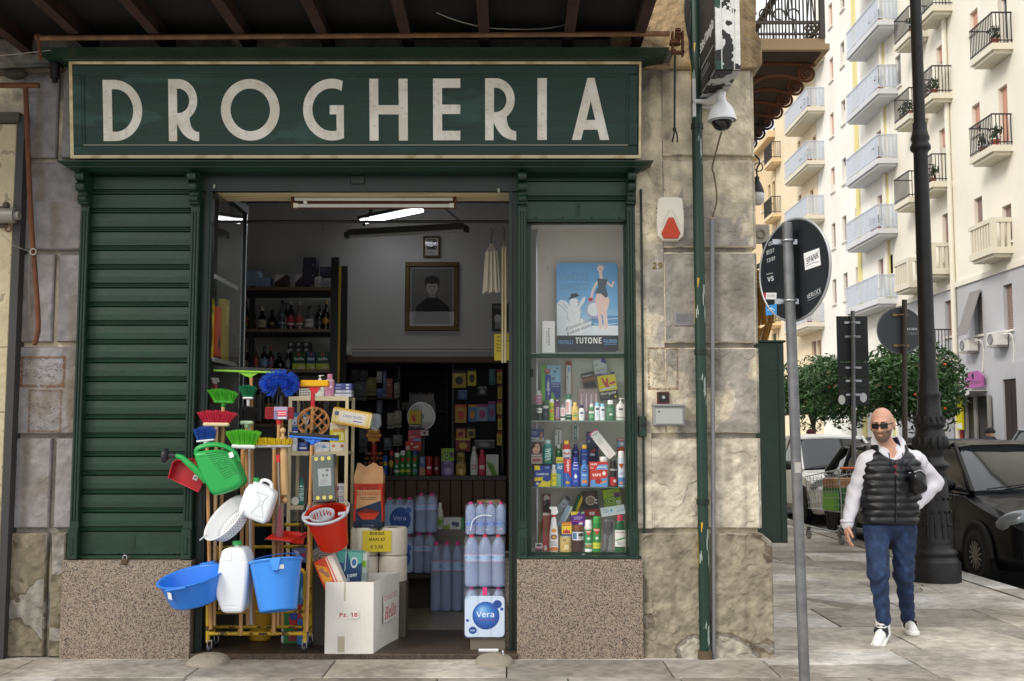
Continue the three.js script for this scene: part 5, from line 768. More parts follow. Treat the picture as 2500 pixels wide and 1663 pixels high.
pack('insecticide_box','bright red box at the bottom of the pile in front of the scale','box',d4,745,892,896,982,-3.28,.06,print('#b42a24',[e_(.15,.7,.12,.2,'#c9b4b0'),e_(.4,.25,.06,.1,'#ddd'),p_('#cfc8c0',.5,.6,.8,.45,.85,.6,.55,.75)]),{at:at2});
solo('box_pile',bb(-.1,0,-.04,.1,d4(0,982,-3.28).y-B,.0),M('#3a3436',.8),'dark box under the pile of red boxes in front of the scale','box',[d4(820,982,-3.28).x,B,-3.3]);
// lollipop display
{const q=d4(440,835,-2.9),t2=thing('lollipop_stand','red lollipop display stand with a yellow flower shaped board','display stand',[q.x,.9,-2.9]),R2=(d4(520,835,-2.9).x-d4(360,835,-2.9).x)/2,s=new THREE.Shape();for(let i=0;i<=64;i++){const a=i/64*2*PI,k=R2*(.9+.1*Math.cos(a*8));i?s.lineTo(Math.cos(a)*k,Math.sin(a)*k):s.moveTo(k,0);}const h=q.y-.9;
part('rim',mv(ext(s,.016),0,h,-.01),M('#a8242c',.4),t2);const c=at2.cell(120,120,print('#d0a21c',[T('Chupa',.5,.38,.24,'#a8202c',{w:.75,st:'bold italic'}),T('Chups',.5,.62,.24,'#a8202c',{w:.75,st:'bold italic'})]));const f=new THREE.ShapeGeometry(s,1),P=f.attributes.position,uv=f.attributes.uv;for(let i=0;i<P.count;i++)uv.setXY(i,lerp(c.u0,c.u1,P.getX(i)/R2/2+.5),lerp(c.v0,c.v1,P.getY(i)/R2/2+.5));f.scale(.88,.88,1);part('name_board',mv(f,0,h,.008),mAt2,t2);
part('pole',cyl(.024,.03,h,12,0,h/2,-.03),M('#a01f28',.4),t2);const g=[];for(let k=0;k<6;k++)for(let i=0;i<9;i++){const a=i/9*2*PI+k;g.push(mv(new THREE.SphereGeometry(.015,8,6),Math.cos(a)*(.07+k*.004),h-.17-k*.045,Math.sin(a)*.07-.03));}tag(part('lollipops',J(g),M('#8c5a2c',.3),t2),null,null,null,'stuff');}
// back room: cupboard, packets, hanging packs
const br=thing('back_shelf','dark shelf with upright white packets behind the scale','shelf',[0,.03,-4.6]);const e=rect(d4,700,220,1130,620,-4.6);
part('back_panel',bb(e.x0,.0,-.2,e.x1,e.y1,-.18),M('#17161a',.7),br);part('shelf_board',bb(e.x0,e.y0-.03,-.2,e.x1,e.y0,.05),M('#3a342c',.7),br);part('side_panel',bb(e.x0-.03,0,-.2,e.x0,e.y1+.05,.05),M('#2a2622',.7),br);part('side_panel',bb(e.x1,0,-.2,e.x1+.03,e.y1+.05,.05),M('#2a2622',.7),br);
for(let i=0;i<8;i++)pack('white_packet',`narrow white packet, ${['first', 'second', 'third', 'fourth', 'fifth', 'sixth', 'seventh', 'last'][i]} from the left in the row behind the scale`,'packet',d4,780+i*30,425+(i%3)*6,806+i*30,520,-4.62,.08,print('#a8a49c',[r_(0,0,1,.2,'#77736c')]),{at:at2,group:'white packets behind the scale'});
pack('carton','wide pale carton under the row of white packets','carton',d4,706,520,1030,612,-4.6,.14,print('#8d8a80',[f_(3,'#5a574f',.1,.3,.4,.4),r_(.6,.3,.3,.3,'#6a665c')]),{at:at2});
const rk=thing('pack_rack','dark pegboard rack of hanging packs at the right of the inner opening','rack',[0,.03,-3.7]),ke=rect(d4,1190,160,1680,1200,-3.7);
part('board',bb(ke.x0,.9,-.04,ke.x1,ke.y1,-.02),M('#15161d',.8),rk);part('post',bb(ke.x1-.02,0,-.03,ke.x1,ke.y1,0),M('#55534f',.6),rk);part('post',bb(ke.x0,0,-.03,ke.x0+.02,ke.y1,0),M('#3a3a3c',.6),rk);
const hang=[['yellow and black scraper pack, top left of the hanging packs',1192,215,1325,380,'#a8961c','#1c1a18'],['bright yellow razor card with a black razor',1340,195,1422,360,'#c0ae1e','#1c1a18'],['dark blue card in the second row of hanging packs',1248,402,1335,492,'#25407c','#4f6fa8'],['dark card with a white blister in the second row of hanging packs',1436,370,1524,452,'#2c2a30','#8d8a88'],['teal pack at the top right of the hanging packs',1545,200,1605,350,'#1f5a54','#2f7a70'],['orange and yellow glove bag in the hanging packs',1220,540,1328,715,'#b8861c','#c04a24'],['blue sponge bag beside the orange glove bag',1345,540,1425,708,'#3a6fa8','#c08a2c'],['pale blue bag with a pink top in the hanging packs',1426,538,1532,700,'#7f9cb0','#a83a74'],['blue and pink bag at the right end of the hanging packs',1536,510,1606,700,'#4a74a8','#9c3a7c'],['orange pack in the lowest row of hanging packs',1230,765,1318,860,'#b8742c','#7c2a24'],['dark yellow pack in the lowest row of hanging packs',1332,760,1412,862,'#8d7a20','#2a261c'],['red printed pack under the orange hanging pack',1226,862,1364,990,'#7c1c22','#c9a83a'],['clear packet with a highlight in the lowest row of hanging packs',1405,880,1598,960,'#4a4a50','#8d8d90']];
for(const[l,x0,y0,x1,y1,a,b]of hang)pack('hanging_pack',l,'pack',d4,x0,y0,x1,y1,-3.66,.03,print(a,[r_(0,0,1,.16,b),e_(.5,.58,.28,.24,b),f_(3,'rgba(255,255,255,.35)',.15,.2,.6,.18)]),{at:at2,round:.008});
// packets hanging in a yellow strip at the right
for(let i=0;i<5;i++)pack('strip_pack',`yellow packet, ${['first', 'second', 'third', 'fourth', 'fifth'][i]} from the top of the strip hanging by the right post`,'packet',d4,1620+(i%2)*8,205+i*148,1668,340+i*148,-3.5,.02,print('#b49a1f',[r_(0,0,1,.2,'#8c2a24'),e_(.5,.6,.3,.2,'#8a761a')]),{at:at2,round:.006});
// left part of the opening: cigarette and stationery shelf
const lf=thing('stationery_shelf','dark crowded shelf of small goods at the left of the inner opening','shelf',[0,.03,-3.9]),lq=rect(d4,215,200,690,480,-3.9);
part('board',bb(lq.x0-.05,.9,-.2,lq.x1,lq.y1+.1,-.18),M('#1c1b1c',.8),lf);for(const y of[300,475])part('shelf_board',bb(lq.x0,d4(0,y,-3.9).y-.05,-.18,lq.x1,d4(0,y,-3.9).y-.03,.08),M('#3a3733',.7),lf);part('post',bb(lq.x1-.02,0,0,lq.x1,lq.y1,.03),M('#55544f',.6),lf);
const lp=[['dark packet with white print, upper left stationery shelf',222,200,300,298,'#20242c'],['second dark packet with white print on the stationery shelf',305,205,385,298,'#262a32'],['yellow bag hanging from the stationery shelf',372,280,466,455,'#6a6416'],['white and red upright box on the stationery shelf',470,222,518,330,'#b0aca8'],['blue carton low on the stationery shelf',470,385,530,470,'#2a4a8c'],['red and orange packets in a bunch on the stationery shelf',560,290,618,470,'#8c3a24'],['blue and silver pens in a bunch on the stationery shelf',532,215,560,470,'#4a6484'],['pale bag at the right end of the stationery shelf',636,330,688,470,'#7a7872'],['pale papers hanging left of the scale',570,620,640,770,'#8a8478'],['cream box hanging left of the scale',640,600,706,760,'#948c78'],['grey wrapped packet left of the pile of red boxes',625,830,712,935,'#6a6864'],['clear wrapped bag at the far left of the opening',250,320,370,500,'#4a4c50'],['dark green bottle bag hanging above the lollipop stand',470,500,520,760,'#3a4048'],['silvery bag left of the lollipop stand',300,760,380,1000,'#4c4e52'],['grey blue packet right of the lollipop stand',540,860,610,975,'#50565c']];
for(const[l,x0,y0,x1,y1,a]of lp)pack('shelf_packet',l,'packet',d4,x0,y0,x1,y1,-3.8,.05,print(a,[f_(4,'rgba(255,255,255,.4)',.15,.15,.6,.3),r_(0,.75,1,.1,'rgba(0,0,0,.4)')]),{at:at2});
}
// left show case behind its glass pane
{
const xg=-2.0,zf=-.05,zb=-.78,yt0=c6(60,60,zf).y,yb=d3(420,640,-.1).y;
const s=thing('side_show_case','glass sided show case behind the left door jamb','show case',[xg,0,0]);
part('pane',new THREE.PlaneGeometry(zf-zb,yt0-yb).rotateY(PI/2).translate(0,(yt0+yb)/2,(zf+zb)/2),mGlass,s);
part('frame_bar',bb(-.012,yb,zb-.03,.012,yt0,zb),mGreenDark,s);part('frame_bar',bb(-.02,yt0,zb-.03,.02,yt0+.06,zf),mGreenDark,s);part('frame_bar',bb(-.02,yb-.08,zb-.03,.02,yb,zf),mGreenDark,s);
part('edge_strip',bb(.013,yb,zb-.004,.017,yt0,zb+.012),M('#c9ccd0',.25,.7),s);
part('case_wall',bb(-.78,0,zb-.02,-.012,3.2,zb),M('#5c5c5a',.8),s);part('case_wall',bb(-.8,0,zb,-.78,3.2,-.35),M('#77756f',.8),s);part('case_floor',bb(-.78,.55,zb,-.025,.6,-.06),M('#5a5750',.8),s);
for(const y of[c6(100,735,-.3).y,c6(100,1355,-.3).y]){part('glass_shelf',bb(-.76,y-.008,zb+.03,-.03,y,-.08),new THREE.MeshPhysicalMaterial({color:'#cfe4dc',roughness:.05,transmission:.85,thickness:0}),s);part('shelf_rail',bb(-.034,y-.016,zb+.05,-.026,y+.012,-.1),M('#b9bcbc',.4,.3),s);}
const y2=c6(100,1355,-.3).y+.001,bo=(n,l,cat,z,w,h,d,spec)=>{const c=at2.cell(Math.max(d,w)*700,h*700,spec),g=packGeo(d,h,w,c).rotateY(PI/2);solo(n,g,mAt2,l,cat,[xg-.06-w/2,y2+h/2,z]);};
bo('toy_box','yellow box in the glass show case beside the left jamb','box',-.16,.05,.42,.12,print('#c9b82a',[r_(0,0,1,.1,'#8d8020'),T('GIO',.6,.2,.1,'#2a2a2a'),e_(.5,.6,.3,.2,'#8a4a24')]));
bo('candle_box','orange upright box in the glass show case beside the yellow one','box',-.36,.05,.38,.1,print('#c8501c',[r_(.25,.08,.5,.4,'#d86a2c'),e_(.5,.66,.25,.12,'#3a2018'),r_(0,.9,1,.1,'#5a2414')]));
bo('spray_pack','yellow green pack at the back of the glass show case','pack',-.56,.05,.46,.12,print('#a8a03a',[r_(.2,.1,.6,.3,'#c9c46a'),s_('#6a6a2a',.08,.3,.5,.7,.6,.4,.85)]));
bottle('spray_bottle','red trigger spray bottle low behind the glass show case pane','spray bottle',d2,570,178,420,78,-.3,'trigger','#a8484a','#ece8e4',null,{head:'#efece8'});
}
// ================= GOODS IN FRONT OF THE DOOR =================
const FLOOR=.03;
function fan(bl,br,tl,tr,z,db,dt,n,r=.0022,arch=.02,seed=1){
const R=rng(seed),gs=[];
for(let i=0;i<n;i++){
const u=R(),w=R()*2-1,k=.94+.12*R(),b=bl.clone().lerp(br,u),t=tl.clone().lerp(tr,clamp(u+(R()-.5)*.05,-.02,1.02));
t.y+=arch*(1-(2*u-1)**2)+(R()-.5)*.012;b.z=z+w*db;t.z=z+w*dt;t.lerpVectors(b,t,k);
gs.push(rod(b,t,r,r*.55,3));
}
return J(gs);
}
function broom(name,label,cat,c,o){
const z=o.z,bl=c(o.b[0],o.b[2],z),br=c(o.b[1],o.b[3]??o.b[2],z),tl=c(o.t[0],o.t[2],z),tr=c(o.t[1],o.t[3]??o.t[2],z),org=bl.clone().lerp(br,.5);
const foot=o.foot,t=thing(name,label,cat,[foot.x,foot.y,foot.z]),L=p=>p.clone().sub(foot);
part('bristles',fan(L(bl),L(br),L(tl),L(tr),L(org).z,o.db??.018,o.dt??.045,o.n??380,o.r??.0024,o.arch??.015,o.seed??5),M(o.col,.45),t);
const a=L(bl),b=L(br),w=b.x-a.x,ang=Math.atan2(b.y-a.y,w),hb=o.hb??.028;
const blk=xf(rbox(Math.hypot(w,b.y-a.y)+.008,hb,.045,.012,2),[(a.x+b.x)/2,(a.y+b.y)/2-hb*.4,a.z],[0,0,ang]);
const sock=c(o.h[0],o.h[1],z).sub(foot);
part('block',J(blk,rod([(a.x+b.x)/2,(a.y+b.y)/2-hb*.5,a.z],sock,.02,.015,12)),M(o.blk,.4),t);
part('handle',muv(rod([0,0,0],sock,o.hr??.0125,o.hr??.0125,12)),o.hm??mWood,t);
return t;
}
const footAt=(c,x,y,z)=>{const p=c(x,y,z);return p;};
// the yellow cart
{
const zF=.07,zB=-.14,Yel=TM({map:tex(256,.4,(u,v)=>{const n=fbm(u,v,10,4,701);return n>.62?mix3([90,66,30],[60,46,30],n):mix3([200,166,30],[176,142,26],fbm(u,v,24,2,703));}),roughness:.5});
const P=(x,y,z=zF)=>d3(x,y,z),o=P(880,1400),t=thing('yellow_cart','worn yellow metal cart on castors that holds the brooms at the shop door','cart',[o.x,FLOOR,0]);
const L=p=>[p.x-o.x,p.y-FLOOR,p.z],bar=(n,pts,r=.011)=>part(n,muv(J(pts.slice(1).map((p,i)=>rod(L(pts[i]),L(p),r,r,10)))),Yel,t);
bar('post',[P(455,1060),P(455,1385)],.014);bar('post',[P(1255,748),P(1290,765),P(1302,800),P(1298,1385)],.0135);
bar('post',[P(540,560,zB),P(505,1290,zB)]);bar('post',[P(1350,360,zB),P(1348,1330,zB)],.012);
bar('rail',[P(460,1308),P(1298,1308)],.0135);bar('rail',[P(500,1250,zB),P(1348,1250,zB)]);bar('rail',[P(500,1128,zB),P(1340,1116,zB)]);bar('rail',[P(530,560,zB),P(1350,548,zB)]);bar('rail',[P(800,365,zB),P(1350,358,zB)]);bar('rail',[P(1300,930),P(1350,915,zB)],.009);
for(const x of[455,1298]){bar('side_rail',[P(x,1308),P(x===455?503:1348,1250,zB)],.01);bar('side_rail',[P(x,1130),P(x===455?505:1348,1110,zB)],.009);}
for(const x of[738,1022])part('broom_clip',mv(J(rbox(.03,.04,.03,.005,1),rbox(.024,.02,.045,.004,1,0,-.012,0)),...L(P(x,1290))),Yel,t);
for(const[x,z]of[[470,zF+.02],[1295,zF],[528,zB],[1345,zB]]){const p=P(x,1400,z),w=part('castor',mv(J(cyl(.026,.026,.02,16).rotateZ(PI/2),cyl(.012,.012,.03,10).rotateZ(PI/2)),p.x-o.x,.027,z),M('#26262a',.5),t);part('fork',mv(J(bx(.004,.05,.018,-.014,0,0),bx(.004,.05,.018,.014,0,0),bx(.032,.006,.022,0,.027,0)),p.x-o.x,.055,z),mSteel,w);}
}
// brooms and mops
{
const f=(x,y,z)=>d3(x,y,z),wd=mWood,pale=mWoodPale;
broom('broom','lime green broom standing upright at the far left of the cart','broom',d2,{z:-.02,t:[502,780,290,315],b:[562,745,385,392],h:[645,445],col:'#55c636',blk:'#2f8f24',foot:f(560,1100,-.02),hm:pale,seed:11,hb:.02});
broom('broom','red broom on a cream block standing upright in the cart','broom',d2,{z:.06,t:[404,772,500,512],b:[462,702,598,598],h:[580,640],col:'#e23656',blk:'#d9c9a0',foot:f(507,1240,.06),hm:pale,seed:12});
broom('brush_broom','small blue brush broom, lowest of the heads on the left','broom',d2,{z:.1,t:[368,575,668,655],b:[400,560,768,752],h:[490,815],col:'#2f5fc0',blk:'#dfe2e4',foot:f(480,1270,.08),hm:wd,n:300,seed:13,hb:.014});
broom('broom','light green broom on a white block in the middle of the cart','broom',d2,{z:.1,t:[668,1004,692,692],b:[735,950,806,812],h:[832,848],col:'#6ad63a',blk:'#e4e6e6',foot:f(740,1325,.08),hm:wd,seed:14});
broom('broom','black broom with a pale green block behind the light green broom','broom',d2,{z:0,t:[800,962,470,466],b:[815,932,580,580],h:[868,645],col:'#1d1d20',blk:'#a8c4a0',foot:f(800,1250,.0),hm:wd,n:300,seed:15});
broom('brush_broom','small dark green brush on a white pole behind the black broom','broom',d2,{z:-.06,t:[802,965,262,268],b:[842,930,352,352],h:[885,372],col:'#1f8a5c',blk:'#e2e4e4',foot:f(830,1230,-.06),hm:M('#d8dadc',.4),hr:.011,n:280,seed:16,hb:.016});
broom('scrubbing_brush','yellow bristled scrubbing brush with a grey block','brush',d2,{z:.08,t:[968,1305,742,758],b:[965,1300,812,808],h:[1135,850],col:'#e4c81c',blk:'#a9abae',foot:f(1025,1305,.08),hm:wd,r:.0034,n:260,dt:.03,db:.026,arch:0,seed:17,hb:.02});
// round blue duster
{const z=-.02,q=d2(1185,225,z),ft=f(1100,1230,z),t=thing('round_duster','round blue bristle duster with a gap at the bottom, on a black neck','duster',ft),cx=q.x-ft.x,cy=q.y-ft.y,k=(d2(1285,0,z).x-d2(1185,0,z).x)/100,R=rng(44),gs=[];
for(let i=0;i<1500;i++){const a=-PI/2+.3+R()*(2*PI-.6),ph=R()*2*PI,ex=105*k,ey=66*k,bX=Math.cos(a)*ex,bY=Math.sin(a)*ey,l=(85+14*R())*k,d=Math.cos(ph);gs.push(rod([cx+bX,cy+bY,0],[cx+bX+Math.cos(a)*d*l,cy+bY+Math.sin(a)*d*l*.82,Math.sin(ph)*l*.8],.002,.0013,3));}
part('bristles',J(gs),M('#2b62de',.45),t);
part('wire_loop',tube(Array.from({length:15},(_,i)=>{const a=-PI/2+.3+i/14*(2*PI-.6);return[cx+Math.cos(a)*105*k,cy+Math.sin(a)*66*k,0];}),.004,40,5),mSteel,t);
const nk=d2(1205,340,z).sub(ft),nb=d2(1203,440,z).sub(ft);part('neck',J(rod(nk,nb,.012,.016,10),tube([[cx-.02,cy-66*k,0],[nk.x-.008,nk.y,0]],.004,6,5),tube([[cx+.03,cy-66*k,0],[nk.x+.008,nk.y,0]],.004,6,5)),mBlack,t);part('handle',muv(rod([0,0,0],nb,.0125,.0125,12)),wd,t);}
// flat red sponge mop with a card sleeve
{const z=.04,a=rect(d2,1052,448,1320,562,z),ft=f(1060,1240,z),t=thing('sponge_mop','red ribbed sponge mop head with a violet card sleeve, on a wooden pole','mop',ft),p=[a.x-ft.x,a.y-ft.y,0];
const gs=[rbox(a.w,a.h,.03,.005,1,...p)];for(let i=0;i<9;i++)gs.push(bx(a.w*.99,a.h*.05,.008,p[0],p[1]-a.h*.44+i*a.h*.11,.018));part('sponge_head',J(gs),M('#9c1c28',.6),t);
const cs=rect(d2,1132,446,1258,562,z+.03),c=at2.cell(150,130,print('#7c7aa4',[r_(0,0,1,.3,'#a89ab8'),r_(.25,.3,.7,.45,'#c8344c'),T('Spazzola',.6,.45,.16,'#f4eef0',{w:.6}),T('lavapavimenti',.6,.62,.1,'#f4eef0',{w:.6}),r_(.3,.82,.6,.12,'#dcd8d4'),s_('#4a4870',.02,.1,.1,.25,.8)]));const g=packGeo(cs.w,cs.h*1.03,.048,c);part('card_sleeve',mv(g,cs.x-ft.x,cs.y-ft.y,.004),mAt2,t);
const nk=d2(1178,565,z).sub(ft),n2=d2(1178,612,z).sub(ft);part('neck',rod(nk,n2,.02,.016,10),M('#c8202c',.4),t);part('handle',muv(rod([0,0,0],n2,.012,.012,12)),wd,t);}
// yellow roller sponge mop
{const z=-.08,a=rect(d2,1390,190,1658,252,z),ft=f(1310,1150,z),t=thing('sponge_mop','yellow foam roller mop with a red neck at the top of the display','mop',ft);
part('foam',rbox(a.w,a.h,.05,.01,2,a.x-ft.x,a.y-ft.y,0),M('#e0a81c',.9),t);const n0=d2(1520,252,z).sub(ft),n1=d2(1504,300,z).sub(ft),n2=d2(1502,445,z).sub(ft);part('neck',J(mv(ext(shp([[-.045,.0],[.045,.0],[.013,-.045],[-.013,-.045]]),.02),n0.x,n0.y,-.01),rod(n1,n2,.013,.015,10),bx(a.w*1.02,.012,.03,a.x-ft.x,a.y-ft.y-a.h/2+.003,0)),M('#c4202a',.4),t);part('end_cap',bx(.012,a.h*.5,.04,a.x-ft.x-a.w/2-.004,a.y-ft.y-.006,0),M('#c4202a',.4),t);part('handle',muv(rod([0,0,0],n2,.012,.012,12)),wd,t);}
// squeegees
const squeegee=(label,c,x0,y0,x1,y1,z,ft,colF,stem,ny)=>{const a=c(x0,y0,z),b=c(x1,y1,z),t=thing('squeegee',label,'squeegee',ft),cx=(a.x+b.x)/2-ft.x,cy=(a.y+b.y)/2-ft.y,w=b.x-a.x,ang=Math.atan2(b.y-a.y,w),s=c(stem,ny,z).sub(ft);
part('rubber',xf(rbox(w,.022,.03,.004,1),[cx,cy+.012,0],[0,0,ang]),M('#1d2126',.6),t);part('frame',J(xf(rbox(w,.014,.036,.004,1),[cx,cy-.006,0],[0,0,ang]),mv(ext(shp([[-.075,0],[.075,0],[.016,-.03],[-.016,-.03]]),.016),cx,cy-.01,-.008),rod([cx,cy-.02,0],s,.016,.014,10)),M(colF,.4),t);part('handle',muv(rod([0,0,0],s,.0125,.0125,12)),mWood,t);return t;};
squeegee('wide lime green squeegee with black rubber at the top left of the display',d2,555,88,1240,112,-.1,f(850,1230,-.1),'#8cc83a',915,168);
squeegee('blue squeegee with dark rubber in front of the wicker beater',d2,1270,718,1745,752,.12,f(1312,1290,.09),'#2f6fd0',1494,812);
// wicker carpet beater
{const z=.02,q=d2(1508,588,z),k=(d2(1608,588,z).x-q.x)/100,ft=d2(1490,1200,z),t=thing('carpet_beater','wicker carpet beater of woven cane with a round head','carpet beater',ft),cane=TM({map:woodTex([196,140,78],[140,88,44],731),roughness:.45}),cx=q.x-ft.x,cy=q.y-ft.y,R=140*k;
const strands=[];const add=f3=>{for(const o of[-6,0,6]){const pts=[];for(let i=0;i<=40;i++)pts.push(f3(i/40,o*k));strands.push(pts);}};
for(let j=0;j<5;j++)add((s,o)=>{const u=-1+s*2,off=(j-2)*.42*R,b=Math.sqrt(Math.max(0,R*R-off*off)),x=off+o+.1*R*Math.sin(s*PI)*(j-2)*.4,y=u*b;const a=PI/4;return[cx+x*Math.cos(a)-y*Math.sin(a),cy+x*Math.sin(a)+y*Math.cos(a),.008*Math.sin(s*5*PI+j*PI)];});
for(let j=0;j<5;j++)add((s,o)=>{const u=-1+s*2,off=(j-2)*.42*R,b=Math.sqrt(Math.max(0,R*R-off*off)),x=off+o,y=u*b;const a=-PI/4;return[cx+x*Math.cos(a)-y*Math.sin(a),cy+x*Math.sin(a)+y*Math.cos(a),-.008*Math.sin(s*5*PI+j*PI)];});
for(const p of strands)part('cane',tube(p,2.6*k,40,5),cane,t);
for(const o of[-6,0,6]){const pts=[];for(let i=0;i<36;i++){const a=i/36*2*PI;pts.push([cx+Math.cos(a)*(R*1.06+o*k),cy+Math.sin(a)*(R*.96+o*k),.006*Math.sin(a*5)]);}part('cane',tube(pts,3*k,80,5,true),cane,t);}
part('handle',tube([[0,0,0],[cx*.6,cy*.5,0],[cx,cy-R,0]],.012,12,8),cane,t);}
// rolling pin, hanging upright
{const z=.06,a=d2(1220,730,z),b=d2(1240,1285,z),t=thing('rolling_pin','large pale wooden rolling pin hanging upright among the brooms','rolling pin',b),d=a.clone().sub(b),n=d.clone().normalize(),R=.028;
part('roller',muv(rod([0,0,0],d,R,R*.8,18)),mWoodPale,t);for(const[o,s]of[[d,1],[new V3(),-1]])part('grip',J(rod(o,o.clone().addScaledVector(n,s*.03),.01,.01,10),mv(new THREE.SphereGeometry(.02,14,10),o.clone().addScaledVector(n,s*.04))),mWoodPale,t);}
// telescopic red duster in its film
{const z=.14,a=d2(1172,905,z),b=d2(1184,1385,z),e=d3(1075,480,z),t=thing('cobweb_duster','telescopic duster with a steel rod and a red head wrapped in film','duster',e),L=p=>p.clone().sub(e);part('collar',rod(L(a),L(d2(1174,975,z)),.012,.014,12),M('#d02a34',.4),t);part('rod',rod(L(a),L(b),.005,.005,8),mSteel,t);part('duster_head',fan(L(b),L(d2(1190,1385,z)),L(d3(1052,478,z)),L(d3(1100,478,z)),0,.012,.018,160,.003,0,21),M('#c8283c',.6),t);part('film',mv(cyl(.028,.03,L(b).y+.02,14,0,0,0,true),L(b).x*.6,L(b).y/2,0),mClear,t);}
}
// thick plastic shapes: an outline rounded all round
function slabShape(pts,depth,bev,o={}){const g=ext(shp(pts),Math.max(.002,depth-2*bev),{bevelEnabled:true,bevelSize:bev,bevelThickness:bev,bevelOffset:-bev,bevelSegments:5,curveSegments:6,...o});g.translate(0,0,-depth/2+bev);return toCreasedNormals(g,.7);}
function smoothPts(pts,n=2){for(let k=0;k<n;k++){const q=[];for(let i=0;i<pts.length;i++){const a=pts[i],b=pts[(i+1)%pts.length];q.push([a[0]*.8+b[0]*.2,a[1]*.8+b[1]*.2],[a[0]*.2+b[0]*.8,a[1]*.2+b[1]*.8]);}pts=q;}return pts;}
const tracePts=(c,z,o,pts)=>pts.map(p=>{const q=c(p[0],p[1],z);return[q.x-o.x,q.y-o.y];});
// watering can
{
const z=.27,o=d2(600,1050,z),t=thing('watering_can','green plastic watering can hung tilted, with a black rose','watering can',o),L=(x,y,dz=0)=>{const q=d2(x,y,z+dz);return[q.x-o.x,q.y-o.y,dz];},mg=M('#27a34e',.38);
part('body',slabShape(smoothPts(tracePts(d2,z,o,[[388,900],[430,868],[640,850],[760,900],[850,1120],[858,1165],[800,1225],[620,1288],[560,1280],[470,1120]]),1),.17,.03),mg,t);
part('handle',J(tube([L(386,905),L(395,850),L(470,815),L(580,805),L(680,830),L(760,890),L(795,970)],.015,40,8),tube([L(386,905,.02),L(400,856,.03),L(480,822,.035),L(590,814,.035),L(690,842,.03),L(768,905,.02)],.011,40,8)),mg,t);
const sp=[L(500,1140,.02),L(420,1075,.03),L(330,1000,.04),L(250,930,.04),L(196,914,.04)].map(p=>new V3(...p));const gs=[];for(let i=0;i<4;i++)gs.push(rod(sp[i],sp[i+1],[.036,.026,.021,.017][i],[.026,.021,.017,.015][i],14),mv(new THREE.SphereGeometry([.026,.021,.017,.015][i],12,8),sp[i+1]));part('spout',J(gs),mg,t);
const a=new V3(...L(198,914,.04)),b=new V3(...L(125,910,.04)),rs=part('rose',J(rod(a,b,.015,.017,14),xf(new THREE.SphereGeometry(1,20,14),L(88,910,.04),[0,0,-.1],[.024,.047,.047])),M('#24262c',.4),t);
const ribs=[],zf=.086;for(let i=0;i<13;i++){const f=i/12,p=L(lerp(512,690,f),lerp(885,1130,f)*1),q=L(lerp(690,815,f),lerp(868,1065,f));if(i>3&&i<8){const m1=[lerp(p[0],q[0],.28),lerp(p[1],q[1],.28)],m2=[lerp(p[0],q[0],.75),lerp(p[1],q[1],.75)];ribs.push(rod([p[0],p[1],zf],[m1[0],m1[1],zf],.0022,.0022,5),rod([m2[0],m2[1],zf],[q[0],q[1],zf],.0022,.0022,5));}else ribs.push(rod([p[0],p[1],zf],[q[0],q[1],zf],.0022,.0022,5));}
const cc=L(672,985);ribs.push(xf(new THREE.TorusGeometry(.028,.002,5,28),[cc[0],cc[1],zf]),rod([cc[0]-.014,cc[1]-.009,zf],[cc[0]-.009,cc[1]+.014,zf],.0024,.0024,5),xf(new THREE.TorusGeometry(.008,.0024,5,18),[cc[0]+.008,cc[1]+.001,zf],[0,0,-.2],[.8,1.4,1]));
part('ribs',J(ribs),M('#1f8c42',.45),t);const sk=L(722,905,.088);part('sticker',xf(rbox(.028,.034,.002,.0008,1),sk,[0,0,.35]),M('#e9ece6',.6),t);
}
// red dustpan behind the can
{
const z=.15,o=d2(300,1100,z),t=thing('dustpan','dark red dustpan behind the watering can','dustpan',o),pts=tracePts(d2,z,o,[[180,985],[215,955],[385,940],[462,1160],[412,1258],[140,1128]]),mr=M('#b4202c',.38);
part('pan',slabShape(pts,.012,.003),mr,t);const w=(a,b,h)=>{const d=[b[0]-a[0],b[1]-a[1]];const l=Math.hypot(...d);return xf(bx(l,.006,h,0,0,h/2),[(a[0]+b[0])/2,(a[1]+b[1])/2,.004],[0,0,Math.atan2(d[1],d[0])]);};
part('wall',J(w(pts[5],pts[0],.045),w(pts[0],pts[1],.05),w(pts[1],pts[2],.05),w(pts[2],pts[3],.045)),mr,t);part('lip',w(pts[5],pts[4],.008),M('#cf3a40',.4),t);const s=d2(385,1122,z);part('price_label',xf(rbox(.032,.032,.002,.0008,1),[s.x-o.x,s.y-o.y,.009],[0,0,-.4]),M('#dcdcd8',.6),t);part('barcode',J([0,1,2,3,4].map(i=>xf(bx(.002,.012,.001),[s.x-o.x-.008+i*.004,s.y-o.y,.0105],[0,0,-.4]))),M('#333',.6),t);
}
